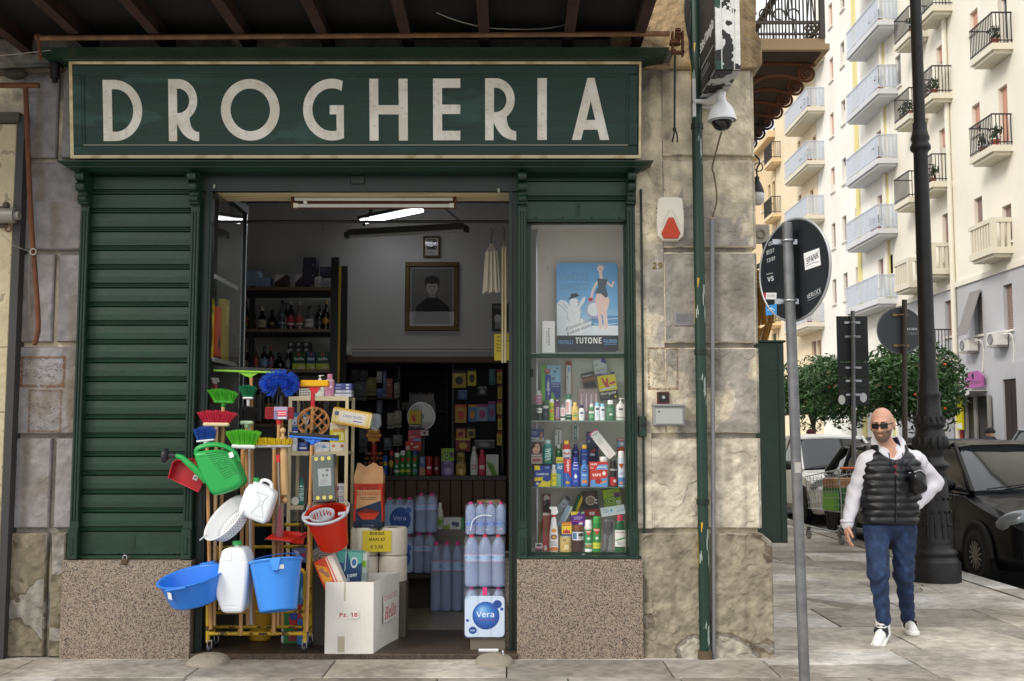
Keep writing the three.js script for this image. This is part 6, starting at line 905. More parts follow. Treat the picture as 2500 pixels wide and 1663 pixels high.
// white jerrycans
function jerry(label,c,z,pts,depth,cap,neck,o2={}){
const o=c(...o2.org,z),t=thing('jerrycan',label,'jerrycan',o),mj=new THREE.MeshPhysicalMaterial({color:'#e6eaee',roughness:.38,sheen:.2});
part('body',slabShape(smoothPts(tracePts(c,z,o,pts),1),depth,.022),mj,t);const L=(x,y)=>{const q=c(x,y,z);return[q.x-o.x,q.y-o.y,0];};
part('neck',rod(L(...neck[0]),L(...neck[1]),.018,.017,16),mj,t);const a=L(...cap[0]),b=L(...cap[1]),gs=[rod(a,b,cap[2],cap[2]*.97,24)];part('cap',J(gs),M('#2f9a4c',.45),t);
return[t,L,mj];
}
{
const[t,L,mj]=jerry('small white jerrycan with a green cap hung tilted in the middle',d2,.26,[[885,1190],[1000,1168],[1108,1216],[1160,1270],[1150,1330],[1080,1540],[1045,1560],[1010,1550],[825,1475],[805,1430]],.13,[[962,1160],[966,1124],.019],[[955,1190],[962,1155]],{org:[985,1360]});
part('grip',tube([L(1000,1180),L(1020,1150),L(1060,1148),L(1105,1180),L(1112,1230)],.011,24,8),mj,t);
const e=[];const zf=.066;for(const[a,b]of[[[990,1250],[1100,1290]],[[990,1250],[1020,1340]],[[1100,1290],[1040,1350]],[[930,1450],[1010,1375]],[[1050,1500],[1035,1375]],[[930,1450],[1050,1500]]]){const p=L(...a),q=L(...b);e.push(rod([p[0],p[1],zf],[q[0],q[1],zf],.0022,.0022,5));}const c=L(1028,1360);e.push(xf(new THREE.TorusGeometry(.014,.002,5,20),[c[0],c[1],zf]));part('embossing',J(e),M('#d4d9de',.4),t);
const[t2,L2,mj2]=jerry('large white jerrycan with a green cap between the blue basin and bucket',d3,.3,[[598,590],[640,552],[775,552],[812,590],[838,700],[832,760],[800,1085],[770,1112],[625,1112],[596,1080],[552,950],[556,880]],.2,[[708,536],[708,502],.03],[[708,570],[708,530]],{org:[695,830]});
const s=L2(666,627);part('sticker',rbox(.04,.042,.002,.0008,1,s[0],s[1],.102),M('#f6f6f2',.6),t2);
part('seam',J([L2(625,1040),L2(625,1070)].map(p=>xf(bx(.1,.003,.004),[p[0]+.04,p[1],.1]))),M('#cfd6dc',.4),t2);
}
// colander
{
const z=.24,o=d3(600,300,z),t=thing('colander','white plastic colander hung on its side, full of small holes','colander',o),R=.163,n=new V3(-.58,.62,.52).normalize(),q=new THREE.Quaternion().setFromUnitVectors(new V3(0,1,0),n),mw=M('#e4e6ea',.4);
const bowl=lathe([[0,-.09],[.1,-.088],[.125,-.075],[R*.97,-.01],[R,0],[R+.012,.002],[R+.012,-.004],[R*.985,-.012],[.128,-.08],[.1,-.093],[0,-.095]],44).applyQuaternion(q);part('bowl',bowl,mw,t);
const hs=[];for(let r=0;r<6;r++){const rad=.03+r*.018,nn=Math.round(2*PI*rad/.0165);for(let i=0;i<nn;i++){const a=i/nn*2*PI;hs.push(mv(new THREE.CircleGeometry(.0042,6).rotateX(-PI/2),Math.cos(a)*rad,r<4?-.0876+(r>3?.004:0):r===4?-.0868:-.072,Math.sin(a)*rad));}}for(let r=0;r<3;r++)for(let i=0;i<46;i++){const a=(i+r*.5)/46*2*PI,f=.3+r*.22,rr2=lerp(.127,R*.985,f),y=lerp(-.078,-.012,f);hs.push(xf(new THREE.SphereGeometry(.0036,5,4),[Math.cos(a)*rr2,y,Math.sin(a)*rr2]));}
tag(part('holes',J(hs).applyQuaternion(q),M('#3a3c3e',.8),t),null,null,null,'stuff');
for(const s of[1,-1]){const d=new V3(-.73,-.68,0).multiplyScalar(s),p=d.clone().multiplyScalar(R+.02);part('lug',xf(rbox(.05,.006,.04,.002,1),p,[0,0,Math.atan2(d.y,d.x)]),mw,t);}
}
// blue basin
{
const z=.34,o=d3(310,800,z),t=thing('basin','sky blue plastic basin hung low at the left of the cart','basin',o),mb=M('#2f7fe4',.32),R=.2,g=lathe([[0,-.165],[.135,-.165],[.15,-.155],[.19,-.01],[R,0],[R+.014,0],[R+.015,-.008],[R,-.012],[.158,-.158],[.142,-.172],[0,-.172]],56),e=[.2,0,.17];
part('bowl',xf(g,[0,0,0],e),mb,t);part('grip',xf(J(rbox(.13,.012,.03,.005,2,-.03,-.004,R+.025)),[0,0,0],[.2,0,.17]),mb,t);part('grip',xf(rbox(.1,.012,.03,.005,2,.04,-.002,-R-.025),[0,0,0],e),mb,t);
const s=d3(195,948,z);part('sticker',xf(rbox(.036,.044,.002,.0008,1),[s.x-o.x,s.y-o.y,.168],[.32,-.6,.1]),M('#e4e6e0',.6),t);
}
// blue bucket
{
const z=.32,o=d3(1045,672,z),t=thing('bucket','sky blue plastic bucket hung tilted beside the large jerrycan','bucket',o),mb=M('#3a8ce8',.3),g=lathe([[0,-.3],[.1,-.3],[.106,-.306],[.112,-.3],[.155,-.004],[.158,0],[.17,0],[.17,-.012],[.16,-.014],[.116,-.302],[.11,-.312],[.1,-.312],[.096,-.304],[0,-.304]],48),e=[-.2,.0,.11];
part('bucket_body',xf(g,[0,0,0],e),mb,t);part('spout',xf(J(mv(ext(shp([[-.032,0],[.032,0],[.014,-.07],[-.014,-.07]]),.03,{bevelEnabled:true,bevelSize:.004,bevelThickness:.004,bevelSegments:2}),.03,-.006,.145)),[0,0,0],e),mb,t);
part('bail',xf(tube([[-.165,-.01,0],[-.17,.02,-.04],[-.1,.05,-.12],[0,.06,-.15],[.1,.05,-.12],[.165,0,0]],.004,30,6),[0,-.005,0],e),M('#2a6fc4',.4),t);
const s=d3(1140,700,z);part('sticker',xf(rbox(.03,.026,.002,.0008,1),[s.x-o.x,s.y-o.y,.156],[-.2,.35,.1]),M('#eceee8',.6),t);
}
// red mop bucket with a grey wringer
{
const z=.2,o=d3(1478,260,z),t=thing('mop_bucket','orange red mop bucket with a grey wringer','mop bucket',o),mr=M('#d42c14',.35),gy=M('#a9adb6',.45),S=[1,1,.85],e=[.52,0,.14];
const X=g=>{g.scale(...S);return xf(g,[0,0,0],e);};
part('bucket_body',X(lathe([[0,-.255],[.075,-.255],[.09,-.245],[.128,-.01],[.134,0],[.144,0],[.144,-.01],[.134,-.014],[.096,-.25],[.08,-.264],[0,-.264]],44)),mr,t);
part('wringer_rim',X(J(new THREE.TorusGeometry(.146,.01,8,40,PI*1.15).rotateX(PI/2).rotateY(PI*.075))),gy,t);
part('wringer',X(mv(lathe([[.03,-.055],[.048,-.055],[.075,.012],[.082,.014],[.082,0],[.06,-.06],[.03,-.06]],36),-.012,.012,.05)),gy,t);
const sl=[];for(let i=0;i<16;i++){const a=i/16*2*PI;sl.push(xf(bx(.006,.05,.003),[-.012+Math.cos(a)*.058,-.006,.05+Math.sin(a)*.058],[0,PI/2-a,0]));}part('slots',X(J(sl)),M('#b42414',.6),t);
for(const s of[-1,1])part('bracket',X(rbox(.05,.014,.03,.004,1,s*.115-(s<0?.0:0),.008,.05)),gy,t);
part('bail',X(tube([[.145,0,.0],[.15,.01,-.06],[.1,.02,-.13],[0,.03,-.155],[-.1,.02,-.13],[-.145,0,0]],.004,30,6)),gy,t);
}
// lobby dustpan with long black handle
{
const z=.16,o=d3(1150,480,z),t=thing('dustpan','bright red long handled dustpan under the film wrapped duster','dustpan',o),mr=M('#d4281c',.36),g=new THREE.BufferGeometry(),A=(x,y,dz)=>{const q=d3(x,y,z+dz);return[q.x-o.x,q.y-o.y,dz];};
const p={a:A(945,488,.1),b:A(1165,512,.12),c:A(1300,470,-.08),d:A(1090,428,-.1),c2:A(1325,428,-.08),d2:A(1060,408,-.1),b2:A(1190,500,.1),s1:A(1285,530,-.06),s2:A(1200,528,.05)};
const q4=(...k)=>{const[a,b,c,d]=k;return[a,b,c,a,c,d];};const thick=(quad)=>{const gg=new THREE.BufferGeometry();gg.setAttribute('position',new THREE.Float32BufferAttribute(quad.flat(),3));gg.computeVertexNormals();const n=new V3().fromBufferAttribute(gg.attributes.normal,0).multiplyScalar(-.005),q2=gg.clone().translate(n.x,n.y,n.z);return J(gg,flip(q2));};
part('pan',thick(q4(p.a,p.b,p.c,p.d)),mr,t);part('wall',J(thick(q4(p.d,p.c,p.c2,p.d2)),thick(q4(p.b,p.b2,p.c2,p.c)),thick(q4(p.a,p.d,p.d2,p.a)),thick(q4(p.b,p.s2,p.s1,p.c))),mr,t);part('lip',rod(p.a,p.b,.004,.004,6),M('#2a1a1a',.6),t);
const h0=A(1270,432,-.07),h1=A(1322,45,-.12);part('handle',J(rod(h0,h1,.009,.009,10)),mBlack,t);const h2=d2(1498,705,z-.12);part('grip',J(rod(h1,[h2.x-o.x,h2.y-o.y,-.12],.009,.011,10),tube([[h2.x-o.x,h2.y-o.y,-.12],[h2.x-o.x+.012,h2.y-o.y+.03,-.12],[h2.x-o.x+.04,h2.y-o.y+.045,-.12]],.007,10,7)),mBlack,t);
}
// spray nozzle bottle tops and the wrapped pack
{
const z=.16;const q=rect(d2,1524,905,1716,1335,z);const t=thing('wrapped_pack','tall dark green pack with yellow dots in a clear plastic bag','pack',[q.x,q.y,z]);t.rotation.z=.06;
const c=at2.cell(190,420,print('#1f3a2a',[r_(0,0,1,.15,'#222c1c'),r_(0,.86,1,.14,'#1c2418'),...[.2,.5,.8].flatMap(x=>[e_(x,.085,.09,.045,'#e4d72a'),e_(x,.93,.09,.045,'#e4d72a')]),r_(.26,.3,.6,.38,'#a8aeac'),r_(.62,.32,.14,.05,'#333'),r_(.45,.42,.1,.06,'#444'),r_(.62,.42,.1,.06,'#444'),f_(6,'#777',.34,.53,.44,.13)]));part('pack',packGeo(q.w,q.h,.12,c),mAt2,t);
const bag=new THREE.MeshPhysicalMaterial({color:'#f4f6f8',roughness:.15,transmission:.9,thickness:0});part('bag',J(rbox(q.w*1.1,q.h*1.06,.15,.02,2,0,0,0),lathe([[.03,.05],[.022,.075],[.05,.1],[.04,.1],[.018,.075],[.0,.07]],9).translate(-.03,q.h*.5-.03,0)),bag,t);
}
// yellow bin behind the cart and bagged goods
{
const a=rect(d3,800,850,1002,1290,-.34),t=thing('yellow_bin','tall dull yellow plastic bin behind the cart','bin',[a.x,FLOOR,-.38]);const H=a.y1-FLOOR,R=a.w/2;part('body',lathe([[0,0],[R*.88,0],[R*.9,.01],[R,H*.98],[R+.008,H*.98],[R+.008,H],[R*.96,H],[R*.86,.02],[0,.02]],32),M('#b88f1a',.5),t);part('band',mv(new THREE.TorusGeometry(R*.97,.006,6,36).rotateX(PI/2),0,H*.78,0),M('#a47f18',.5),t);
const bag=(l,x0,y0,x1,y1,zz,spec,dep=.1)=>pack('soil_bag',l,'bag',d3,x0,y0,x1,y1,zz,dep,spec,{at:at2,round:.02,base:FLOOR});
bag('green printed bag with bright pictures on the floor behind the cart',1100,960,1390,1280,-.25,print('#1f7a34',[e_(.5,.5,.3,.25,'#b82a3c'),e_(.35,.42,.14,.12,'#2a4fa4'),e_(.62,.6,.12,.1,'#e0c83a'),e_(.5,.25,.14,.08,'#e8e0d4'),r_(.2,.84,.7,.12,'#8c2a3c'),r_(0,0,.06,1,'#cfd8d0')]));
pack('bag','blue patterned plastic bag hanging behind the blue bucket','bag',d3,1240,770,1340,1160,-.2,.05,print('#2f7ab8',[e_(.5,.3,.3,.1,'#8fc4dc'),r_(0,.45,1,.2,'#a4303c'),e_(.5,.55,.2,.08,'#e4cf3a'),r_(0,.75,1,.08,'#1a3a6a')]),{at:at2,round:.015,base:FLOOR});
pack('bag','violet and white crinkled bag under the bright red dustpan','bag',d3,1185,565,1320,690,-.22,.07,print('#6a6a9c',[p_('#c9c4d8',.1,.1,.5,.3,.3,.6),p_('#9c3a54',.5,.4,.9,.3,.8,.7),p_('#3a3a6a',.2,.7,.6,.6,.8,.95,.3,.95)]),{at:at2,round:.015});
const cr=rect(d5,82,755,185,1085,-.3),k=thing('crate','dark grey ventilated plastic crate between the cart and the white carton','crate',[cr.x,FLOOR,-.34]);const h=cr.y1-FLOOR;part('shell',J(bb(-.1,0,-.09,.1,h,.0)),M('#2e3238',.6),k);const sl=[];for(let i=0;i<8;i++)sl.push(bb(-.09+i*.024,.2,.0,-.078+i*.024,h-.03,.006));for(const g of sl)part('slat',g,M('#3f454d',.6),k);part('crate_rim',bb(-.106,h-.03,-.094,.106,h,.01),M('#3a4048',.5),k);
solo('carton',bb(-.07,0,-.1,.07,d5(0,1080,-.28).y-FLOOR,.05),M('#a8a49a',.8),'low pale box on the floor left of the big white carton','box',[d5(135,1100,-.28).x,FLOOR,-.3]);
}
// beige rack with goods
{
const zf=-.42,zb=-.72,P=(x,y,z=zf)=>d2(x,y,z),L=P(1272,400).x,L2=P(1303,400).x,Rr=P(1816,400).x,R2=P(1845,400).x,mb=M('#cfc2a0',.5),y1=P(0,345).y,y2=P(0,870).y,y3=P(0,1388).y;
const t=thing('goods_rack','cream painted metal rack full of small goods just inside the door','rack',[0,FLOOR,0]);
for(const[a,b]of[[L,L2],[Rr,R2]])for(const z of[zf,zb])part('post',bb(a,0,z-.02,b,y1-FLOOR,z),mb,t);
for(const y of[y1,y2,y3,(y3+FLOOR)/2+.1,.2]){part('shelf_board',bb(L2-.01,y-FLOOR-.022,zb+.002,Rr+.01,y-FLOOR-.002,zf-.022),mb,t);part('shelf_edge',bb(L2,y-FLOOR-.03,zf-.02,Rr,y-FLOOR,zf-.002),mb,t);}
const z=zf-.08,o={at:at2},ba={at:at2,abs:1},bs=y=>({at:at2,base:y});
// top
{const q=rect(d2,1385,265,1490,335,z),k=thing('wire_basket','small white wire soap basket on top of the cream rack','basket',[q.x,y1,z]);const gs=[];for(let i=0;i<=4;i++)gs.push(rod([-q.w/2+i*q.w/4,0,.03],[-q.w/2+i*q.w/4,q.h,.03],.0025,.0025,5));for(let i=0;i<=3;i++)gs.push(rod([-q.w/2,.003+i*q.h/3,.03],[q.w/2,.003+i*q.h/3,.03],.0025,.0025,5));const f2=J(gs);part('wire_side',f2,M('#e6e4dc',.4),k);part('wire_side',f2.clone().translate(0,0,-.06),M('#e6e4dc',.4),k);part('wire_floor',bx(q.w,.004,.06,0,.002,0),M('#e6e4dc',.4),k);}
bottle('pump_bottle','white pump soap bottle on top of the cream rack','bottle',d2,1573,142,y1,94,z,'pump','#e2e2da','#e8e8e4',print('#e0e0d8',[r_(.3,.5,.4,.06,'#6a6a64'),f_(2,'#a4a49c',.3,.62,.4,.16)]),ba);
bottle('oil_bottle','clear bottle of pink oil with a pink cap on top of the cream rack','bottle',d2,1668,130,y1,90,z,'capped',bottleLit('#c9a8b4'),'#c87a94',print('#c48aa4',[r_(.25,.3,.5,.12,'#e8d8e0'),f_(2,'#8c5a74',.25,.5,.5,.2)]),ba);
{const yy=[y1,y1+.026,y1+.05,y1+.072];[['#b8bcc8','lowest, pale'],['#9fa4b8','second, grey'],['#3a3f7c','third, violet'],['#454a8c','topmost, violet']].forEach(([c2,l],i)=>{const a=P(1718+(i%2)*8,0,z).x,b=P(1880,0,z).x,hh=.022;const c=at2.cell(90,16,print(c2,[r_(.65,.2,.2,.5,'#c9ccdc'),r_(.05,.3,.3,.3,'rgba(255,255,255,.5)')]));solo('flat_box',packGeo(b-a,hh,.1,c),mAt2,`${l} flat box of the little stack on top of the cream rack`,'box',[(a+b)/2,yy[i]+hh/2+.0005,z-.04]);});}
pack('plaster_box','pale blue box leaning at the left of the upper rack shelf','box',d2,1300,500,1462,865,z-.1,.05,print('#4f8fc4',[r_(0,.12,1,.2,'#d8e4ee'),r_(0,.32,1,.5,'#8d9aa8'),e_(.2,.28,.06,.02,'#2a5a94')]),bs(y2));
bottle('spray_can','white spray can with a deep blue cap at the left of the upper rack shelf','spray can',d2,1332,635,y2,54,zf-.03,'can','#e4e6ea','#24409c',print('#e2e4e8',[f_(4,'#8d9ab4',.2,.3,.6,.4)]),ba);
pack('small_pack','blue and white pack low on the upper rack shelf','pack',d2,1368,785,1452,866,zf-.04,.05,print('#2f3f8c',[r_(.1,.55,.8,.2,'#d8dae6'),e_(.5,.25,.3,.15,'#6a7ab8')]),bs(y2));
pack('wipes_pack','yellow and white pack of wipes with a yellow square on the rack','wipes pack',d2,1668,592,1812,862,zf-.04,.07,print('#d8cc3a',[r_(0,0,1,.26,'#e8e2c8'),T('BABY',.55,.27,.16,'#d87a2c',{w:.7}),r_(.3,.36,.6,.26,'#efe9b0'),r_(.42,.4,.3,.18,'#c9c81f'),r_(0,.7,1,.3,'#e6e0d4'),e_(.25,.82,.1,.06,'#c98a5a'),e_(.8,.82,.1,.06,'#b8785a')]),{...bs(y2),round:.015});
pack('small_pack','white and blue crinkled pack in the middle of the upper rack shelf','pack',d2,1520,782,1660,866,zf-.03,.06,print('#d8dade',[p_('#4f8fd0',.1,.4,.6,.3,.9,.6,.4,.7)]),{...bs(y2),round:.01});
for(let i=0;i<4;i++)bottle('dark_bottle',`dark glass bottle, ${['first', 'second', 'third', 'fourth'][i]} from the left at the back of the upper rack shelf`,'bottle',d2,1400+i*85,420+(i%2)*20,y2,62,zb+.12,'spirit',bottleLit(['#15261a','#1a1612','#1c2a1c','#15151a'][i]),'#2a2a2c',null,ba);
// cotton roll bag
{const q=d4(230,668,zf+.02),a=d4(20,620,zf+.02),b=d4(395,690,zf+.02),t2=thing('cotton_bag','yellow striped bag of cotton wool sticking out of the rack','cotton bag',[q.x,q.y,zf-.02]);t2.rotation.z=-.17;const w=(b.x-a.x),h=.115;const c=at2.cell(330,110,print('#dccb94',[...[.08,.2,.32,.44,.56,.68,.8,.92].map(x=>r_(x,0,.02,1,'#c9a84c')),r_(.18,.2,.66,.6,'#dcd6cc'),r_(.06,.25,.1,.25,'#5a6484'),T('Cotone Idrofilo',.52,.42,.26,'#2a3a84',{f:'serif',st:'italic',w:.5}),f_(1,'#6a78a4',.55,.65,.28,.14),r_(0,0,1,.1,'#c99a2c'),r_(0,.9,1,.1,'#c99a2c')]));part('roll',toCreasedNormals(packGeo(w,h,.1,c,.02),.5),mAt2,t2);part('film_end',mv(ext(shp([[0,-h*.42],[.05,-h*.5],[.07,-.01],[.05,h*.46],[0,h*.42]]),.03,{bevelEnabled:true,bevelSize:.006,bevelThickness:.006,bevelSegments:2}),w/2-.004,0,-.015),mClear,t2);}
// lower shelves
bottle('shower_gel','teal shower gel bottle with vertical white letters on the middle rack shelf','bottle',d2,1396,1120,y3,50,zf-.04,'shampoo','#1f7f74','#1f6a64',print('#1f7a70',[T('GENTILE',.5,.5,.5,'#e4efec',{...UP,w:.8})]),{...ba,lab:[.08,.8]});
{const a=d2(1332,1345,zf-.02);solo('paper_roll',J(cyl(.028,.028,.09,20).rotateX(PI/2),mv(cyl(.01,.01,.092,12).rotateX(PI/2),0,0,0)),M('#e2ded4',.9),'small white roll lying on the middle rack shelf','roll',[a.x,y3+.028,zf-.07]);}
for(const[l,a,b,c2]of[['white printed box at the right of the middle rack shelf, upper one',1182,1258,'#cfd0d2'],['white printed box at the right of the middle rack shelf, lower one',1262,1384,'#c4c2be']])pack('carton',l,'box',d2,1730,a,1815,b,zf-.04,.1,print(c2,[r_(.05,.3,.25,.5,'#3a4a6a'),f_(3,'#6a7490',.38,.3,.5,.5)]),b>1300?bs(y3):o);
const lows=[['dark bottle',1330,'#1c1c20'],['dark red bottle',1400,'#4a1a1c'],['dark blue bottle',1475,'#1c2a4a'],['grey bottle',1550,'#4a4e54'],['brown bottle',1625,'#3a2618'],['black bottle',1700,'#141416'],['dull green bottle',1770,'#24402c']];
lows.forEach(([l,x,c2])=>bottle('cleaner_bottle',`${l} standing on the lower part of the cream rack behind the buckets`,'bottle',d2,x,1450,(y3+FLOOR)/2+.1,62,zf-.12,'capped',c2,'#777',null,ba));
}
// bottles on the low boards of the drinks shelf, behind the brooms
{
const yA=c6(0,1420,-2.75).y-.03-.5+.031,kinds=['#1a2418','#20160f','#3a1c18','#1c1c20','#2a3a44','#2c2a18','#15151a','#33181c','#1f2c1c','#29221a'];
for(let i=0;i<10;i++)bottle('spirit_bottle',`${['deep green', 'brown', 'dark red', 'black', 'slate blue', 'olive', 'jet black', 'wine red', 'mossy', 'umber'][i]} bottle on the third board of the drinks shelf`,'bottle',c6,290+i*66,1500,yA,56,-2.9+(i%2)*.06,['spirit','squat','capped'][i%3],bottleLit(kinds[i]),['#777','#2a2a2a','#8c7a3a'][i%3],print(['#8d8a74','#5a2a24','#6a6a6c','#8c7a3a'][i%4]),{at:at2,abs:1});
const yB=.16,cols=['#3a3020','#22262c','#2a3324','#43281f','#1f2a3a'];
for(let i=0;i<5;i++){const a=c6(300+i*132,0,-2.9).x;solo('carton',bb(0,0,-.2,.12,.42+(i%3)*.06,.08),M(cols[i],.8),`${['tan', 'slate', 'olive', 'rust brown', 'navy'][i]} dark carton on the lowest board of the drinks shelf`,'carton',[a,yB-.03,-2.95]);}
}
// big paper rolls with the price note, charcoal bag on top
{
const z=-.48,yT=d5(0,318,z).y,yM=d5(0,566,z).y,yb0=d5(0,800,z).y,mp=TM({map:tex(256,.2,(u,v)=>mix3([222,216,202],[206,199,184],fbm(u,v,8,4,741))),roughness:.95,bumpMap:bumpFine,bumpScale:.004}),xs=[d5(525,0,z).x,d5(775,0,z).x],R=(xs[1]-xs[0])/2-.001,gp='big paper rolls stacked under the charcoal bag';
for(let r=0;r<2;r++)for(let i=0;i<2;i++){const y1=r?yM:yT,y0=r?yb0:yM+.001,h=y1-y0,t=thing('paper_roll',`large cream paper roll, ${r ? 'bottom' : 'top'} ${i ? 'right' : 'left'} of the four under the charcoal bag`,'paper roll',[xs[i],y0,z-R],0,gp);part('roll',muv(lathe([[.03,.004],[R-.012,0],[R,.012],[R*1.004,h*.5],[R,h-.012],[R-.012,h],[.03,h-.004],[.03,.004]],32)),mp,t);part('core',lathe([[.024,.002],[.03,.002],[.03,h-.002],[.024,h-.002]],20),M('#8d7a5c',.9),t);}
solo('low_stand',bb(xs[0]-R,0,-2*R,xs[1]+R,yb0-FLOOR,-.01),M('#5a5348',.8),'low plain stand under the big paper rolls','stand',[0,FLOOR,z]);
const n=rect(d5,517,342,766,526,z+.01),c=at2.cell(320,240,print('#d8c23a',[T('BOBINA',.5,.14,.2,'#23211a',{w:.5}),T('MAXI X2',.5,.42,.19,'#23211a',{w:.55}),T('€ 3,50',.5,.76,.21,'#23211a',{w:.42})]));solo('price_note',packGeo(n.w,n.h,.003,c),mAt2m,'yellow paper price note taped to the big paper rolls','price note',[n.x,n.y,z+.006]);
// charcoal bag
const cz=z-.02,a=d5(440,325,cz),b=d5(692,0,cz),top=d4(410,1118,cz).y,w=b.x-a.x,H=top-yT,cc=at2.cell(240,420,print('#b98f66',[r_(0,.3,1,.1,'#b8341f'),T('CARBONE',.5,.33,.045,'#3a1a14',{w:.7}),T('DI LEGNA',.5,.375,.045,'#3a1a14',{w:.66}),T('La Fornacella',.48,.46,.075,'#b8341f',{f:'serif',st:'italic bold',w:.8}),T('PER GRILL E BARBECUE',.5,.525,.024,'#3a2a20',{w:.6}),T('ALTO RENDIMENTO',.5,.555,.024,'#3a2a20',{w:.5}),p_('#26324c',0,.72,1,.56,1,1,0,1),p_('#c0351c',0,.4,.09,.42,.07,.9,0,.9),p_('#c0351c',.93,.4,1,.4,1,.9,.96,.9),e_(.5,.76,.36,.05,'#7c2a1c'),p_('#c43a1c',.12,.76,.88,.76,.72,.87,.28,.87),s_('#1c1a18',.008,.16,.74,.84,.78),s_('#1c1a18',.008,.16,.78,.84,.74),s_('#1c1a18',.01,.3,.86,.24,.93),s_('#1c1a18',.01,.7,.86,.76,.93),r_(0,.92,1,.08,'#1f2940'),T('La Fornacella',.5,.955,.035,'#8d94a4',{f:'serif',st:'italic',w:.4})])),t=thing('charcoal_bag','paper charcoal bag with a red barbecue picture standing on the paper rolls','charcoal bag',[a.x+w/2,yT,cz]);
const g=new THREE.BoxGeometry(w,H,.13,8,16,5),Pp=g.attributes.position,uv=g.attributes.uv,nn=g.attributes.normal;
for(let i=0;i<Pp.count;i++){let x=Pp.getX(i),y=Pp.getY(i),zz=Pp.getZ(i),v=y/H+.5;const u=clamp(x/w+.5,.01,.99);uv.setXY(i,lerp(cc.u0,cc.u1,Math.abs(nn.getX(i))>.5?(x>0?.98:.02):u),lerp(cc.v0,cc.v1,clamp(v,.01,.99)));const pinch=sstep(.78,1,v);zz*=lerp(1,.12,pinch);zz+=.012*Math.sin(v*21+x*40)*Math.sin(x*30+1)*(1-Math.abs(x/w*2)**4);x*=1+.03*Math.sin(v*9)-.12*pinch;y+=pinch*.015*Math.sin(x*60);Pp.setXYZ(i,x,y+H/2,zz-.065);}
g.computeVertexNormals();part('paper_sack',g,mAt2m,t);
}
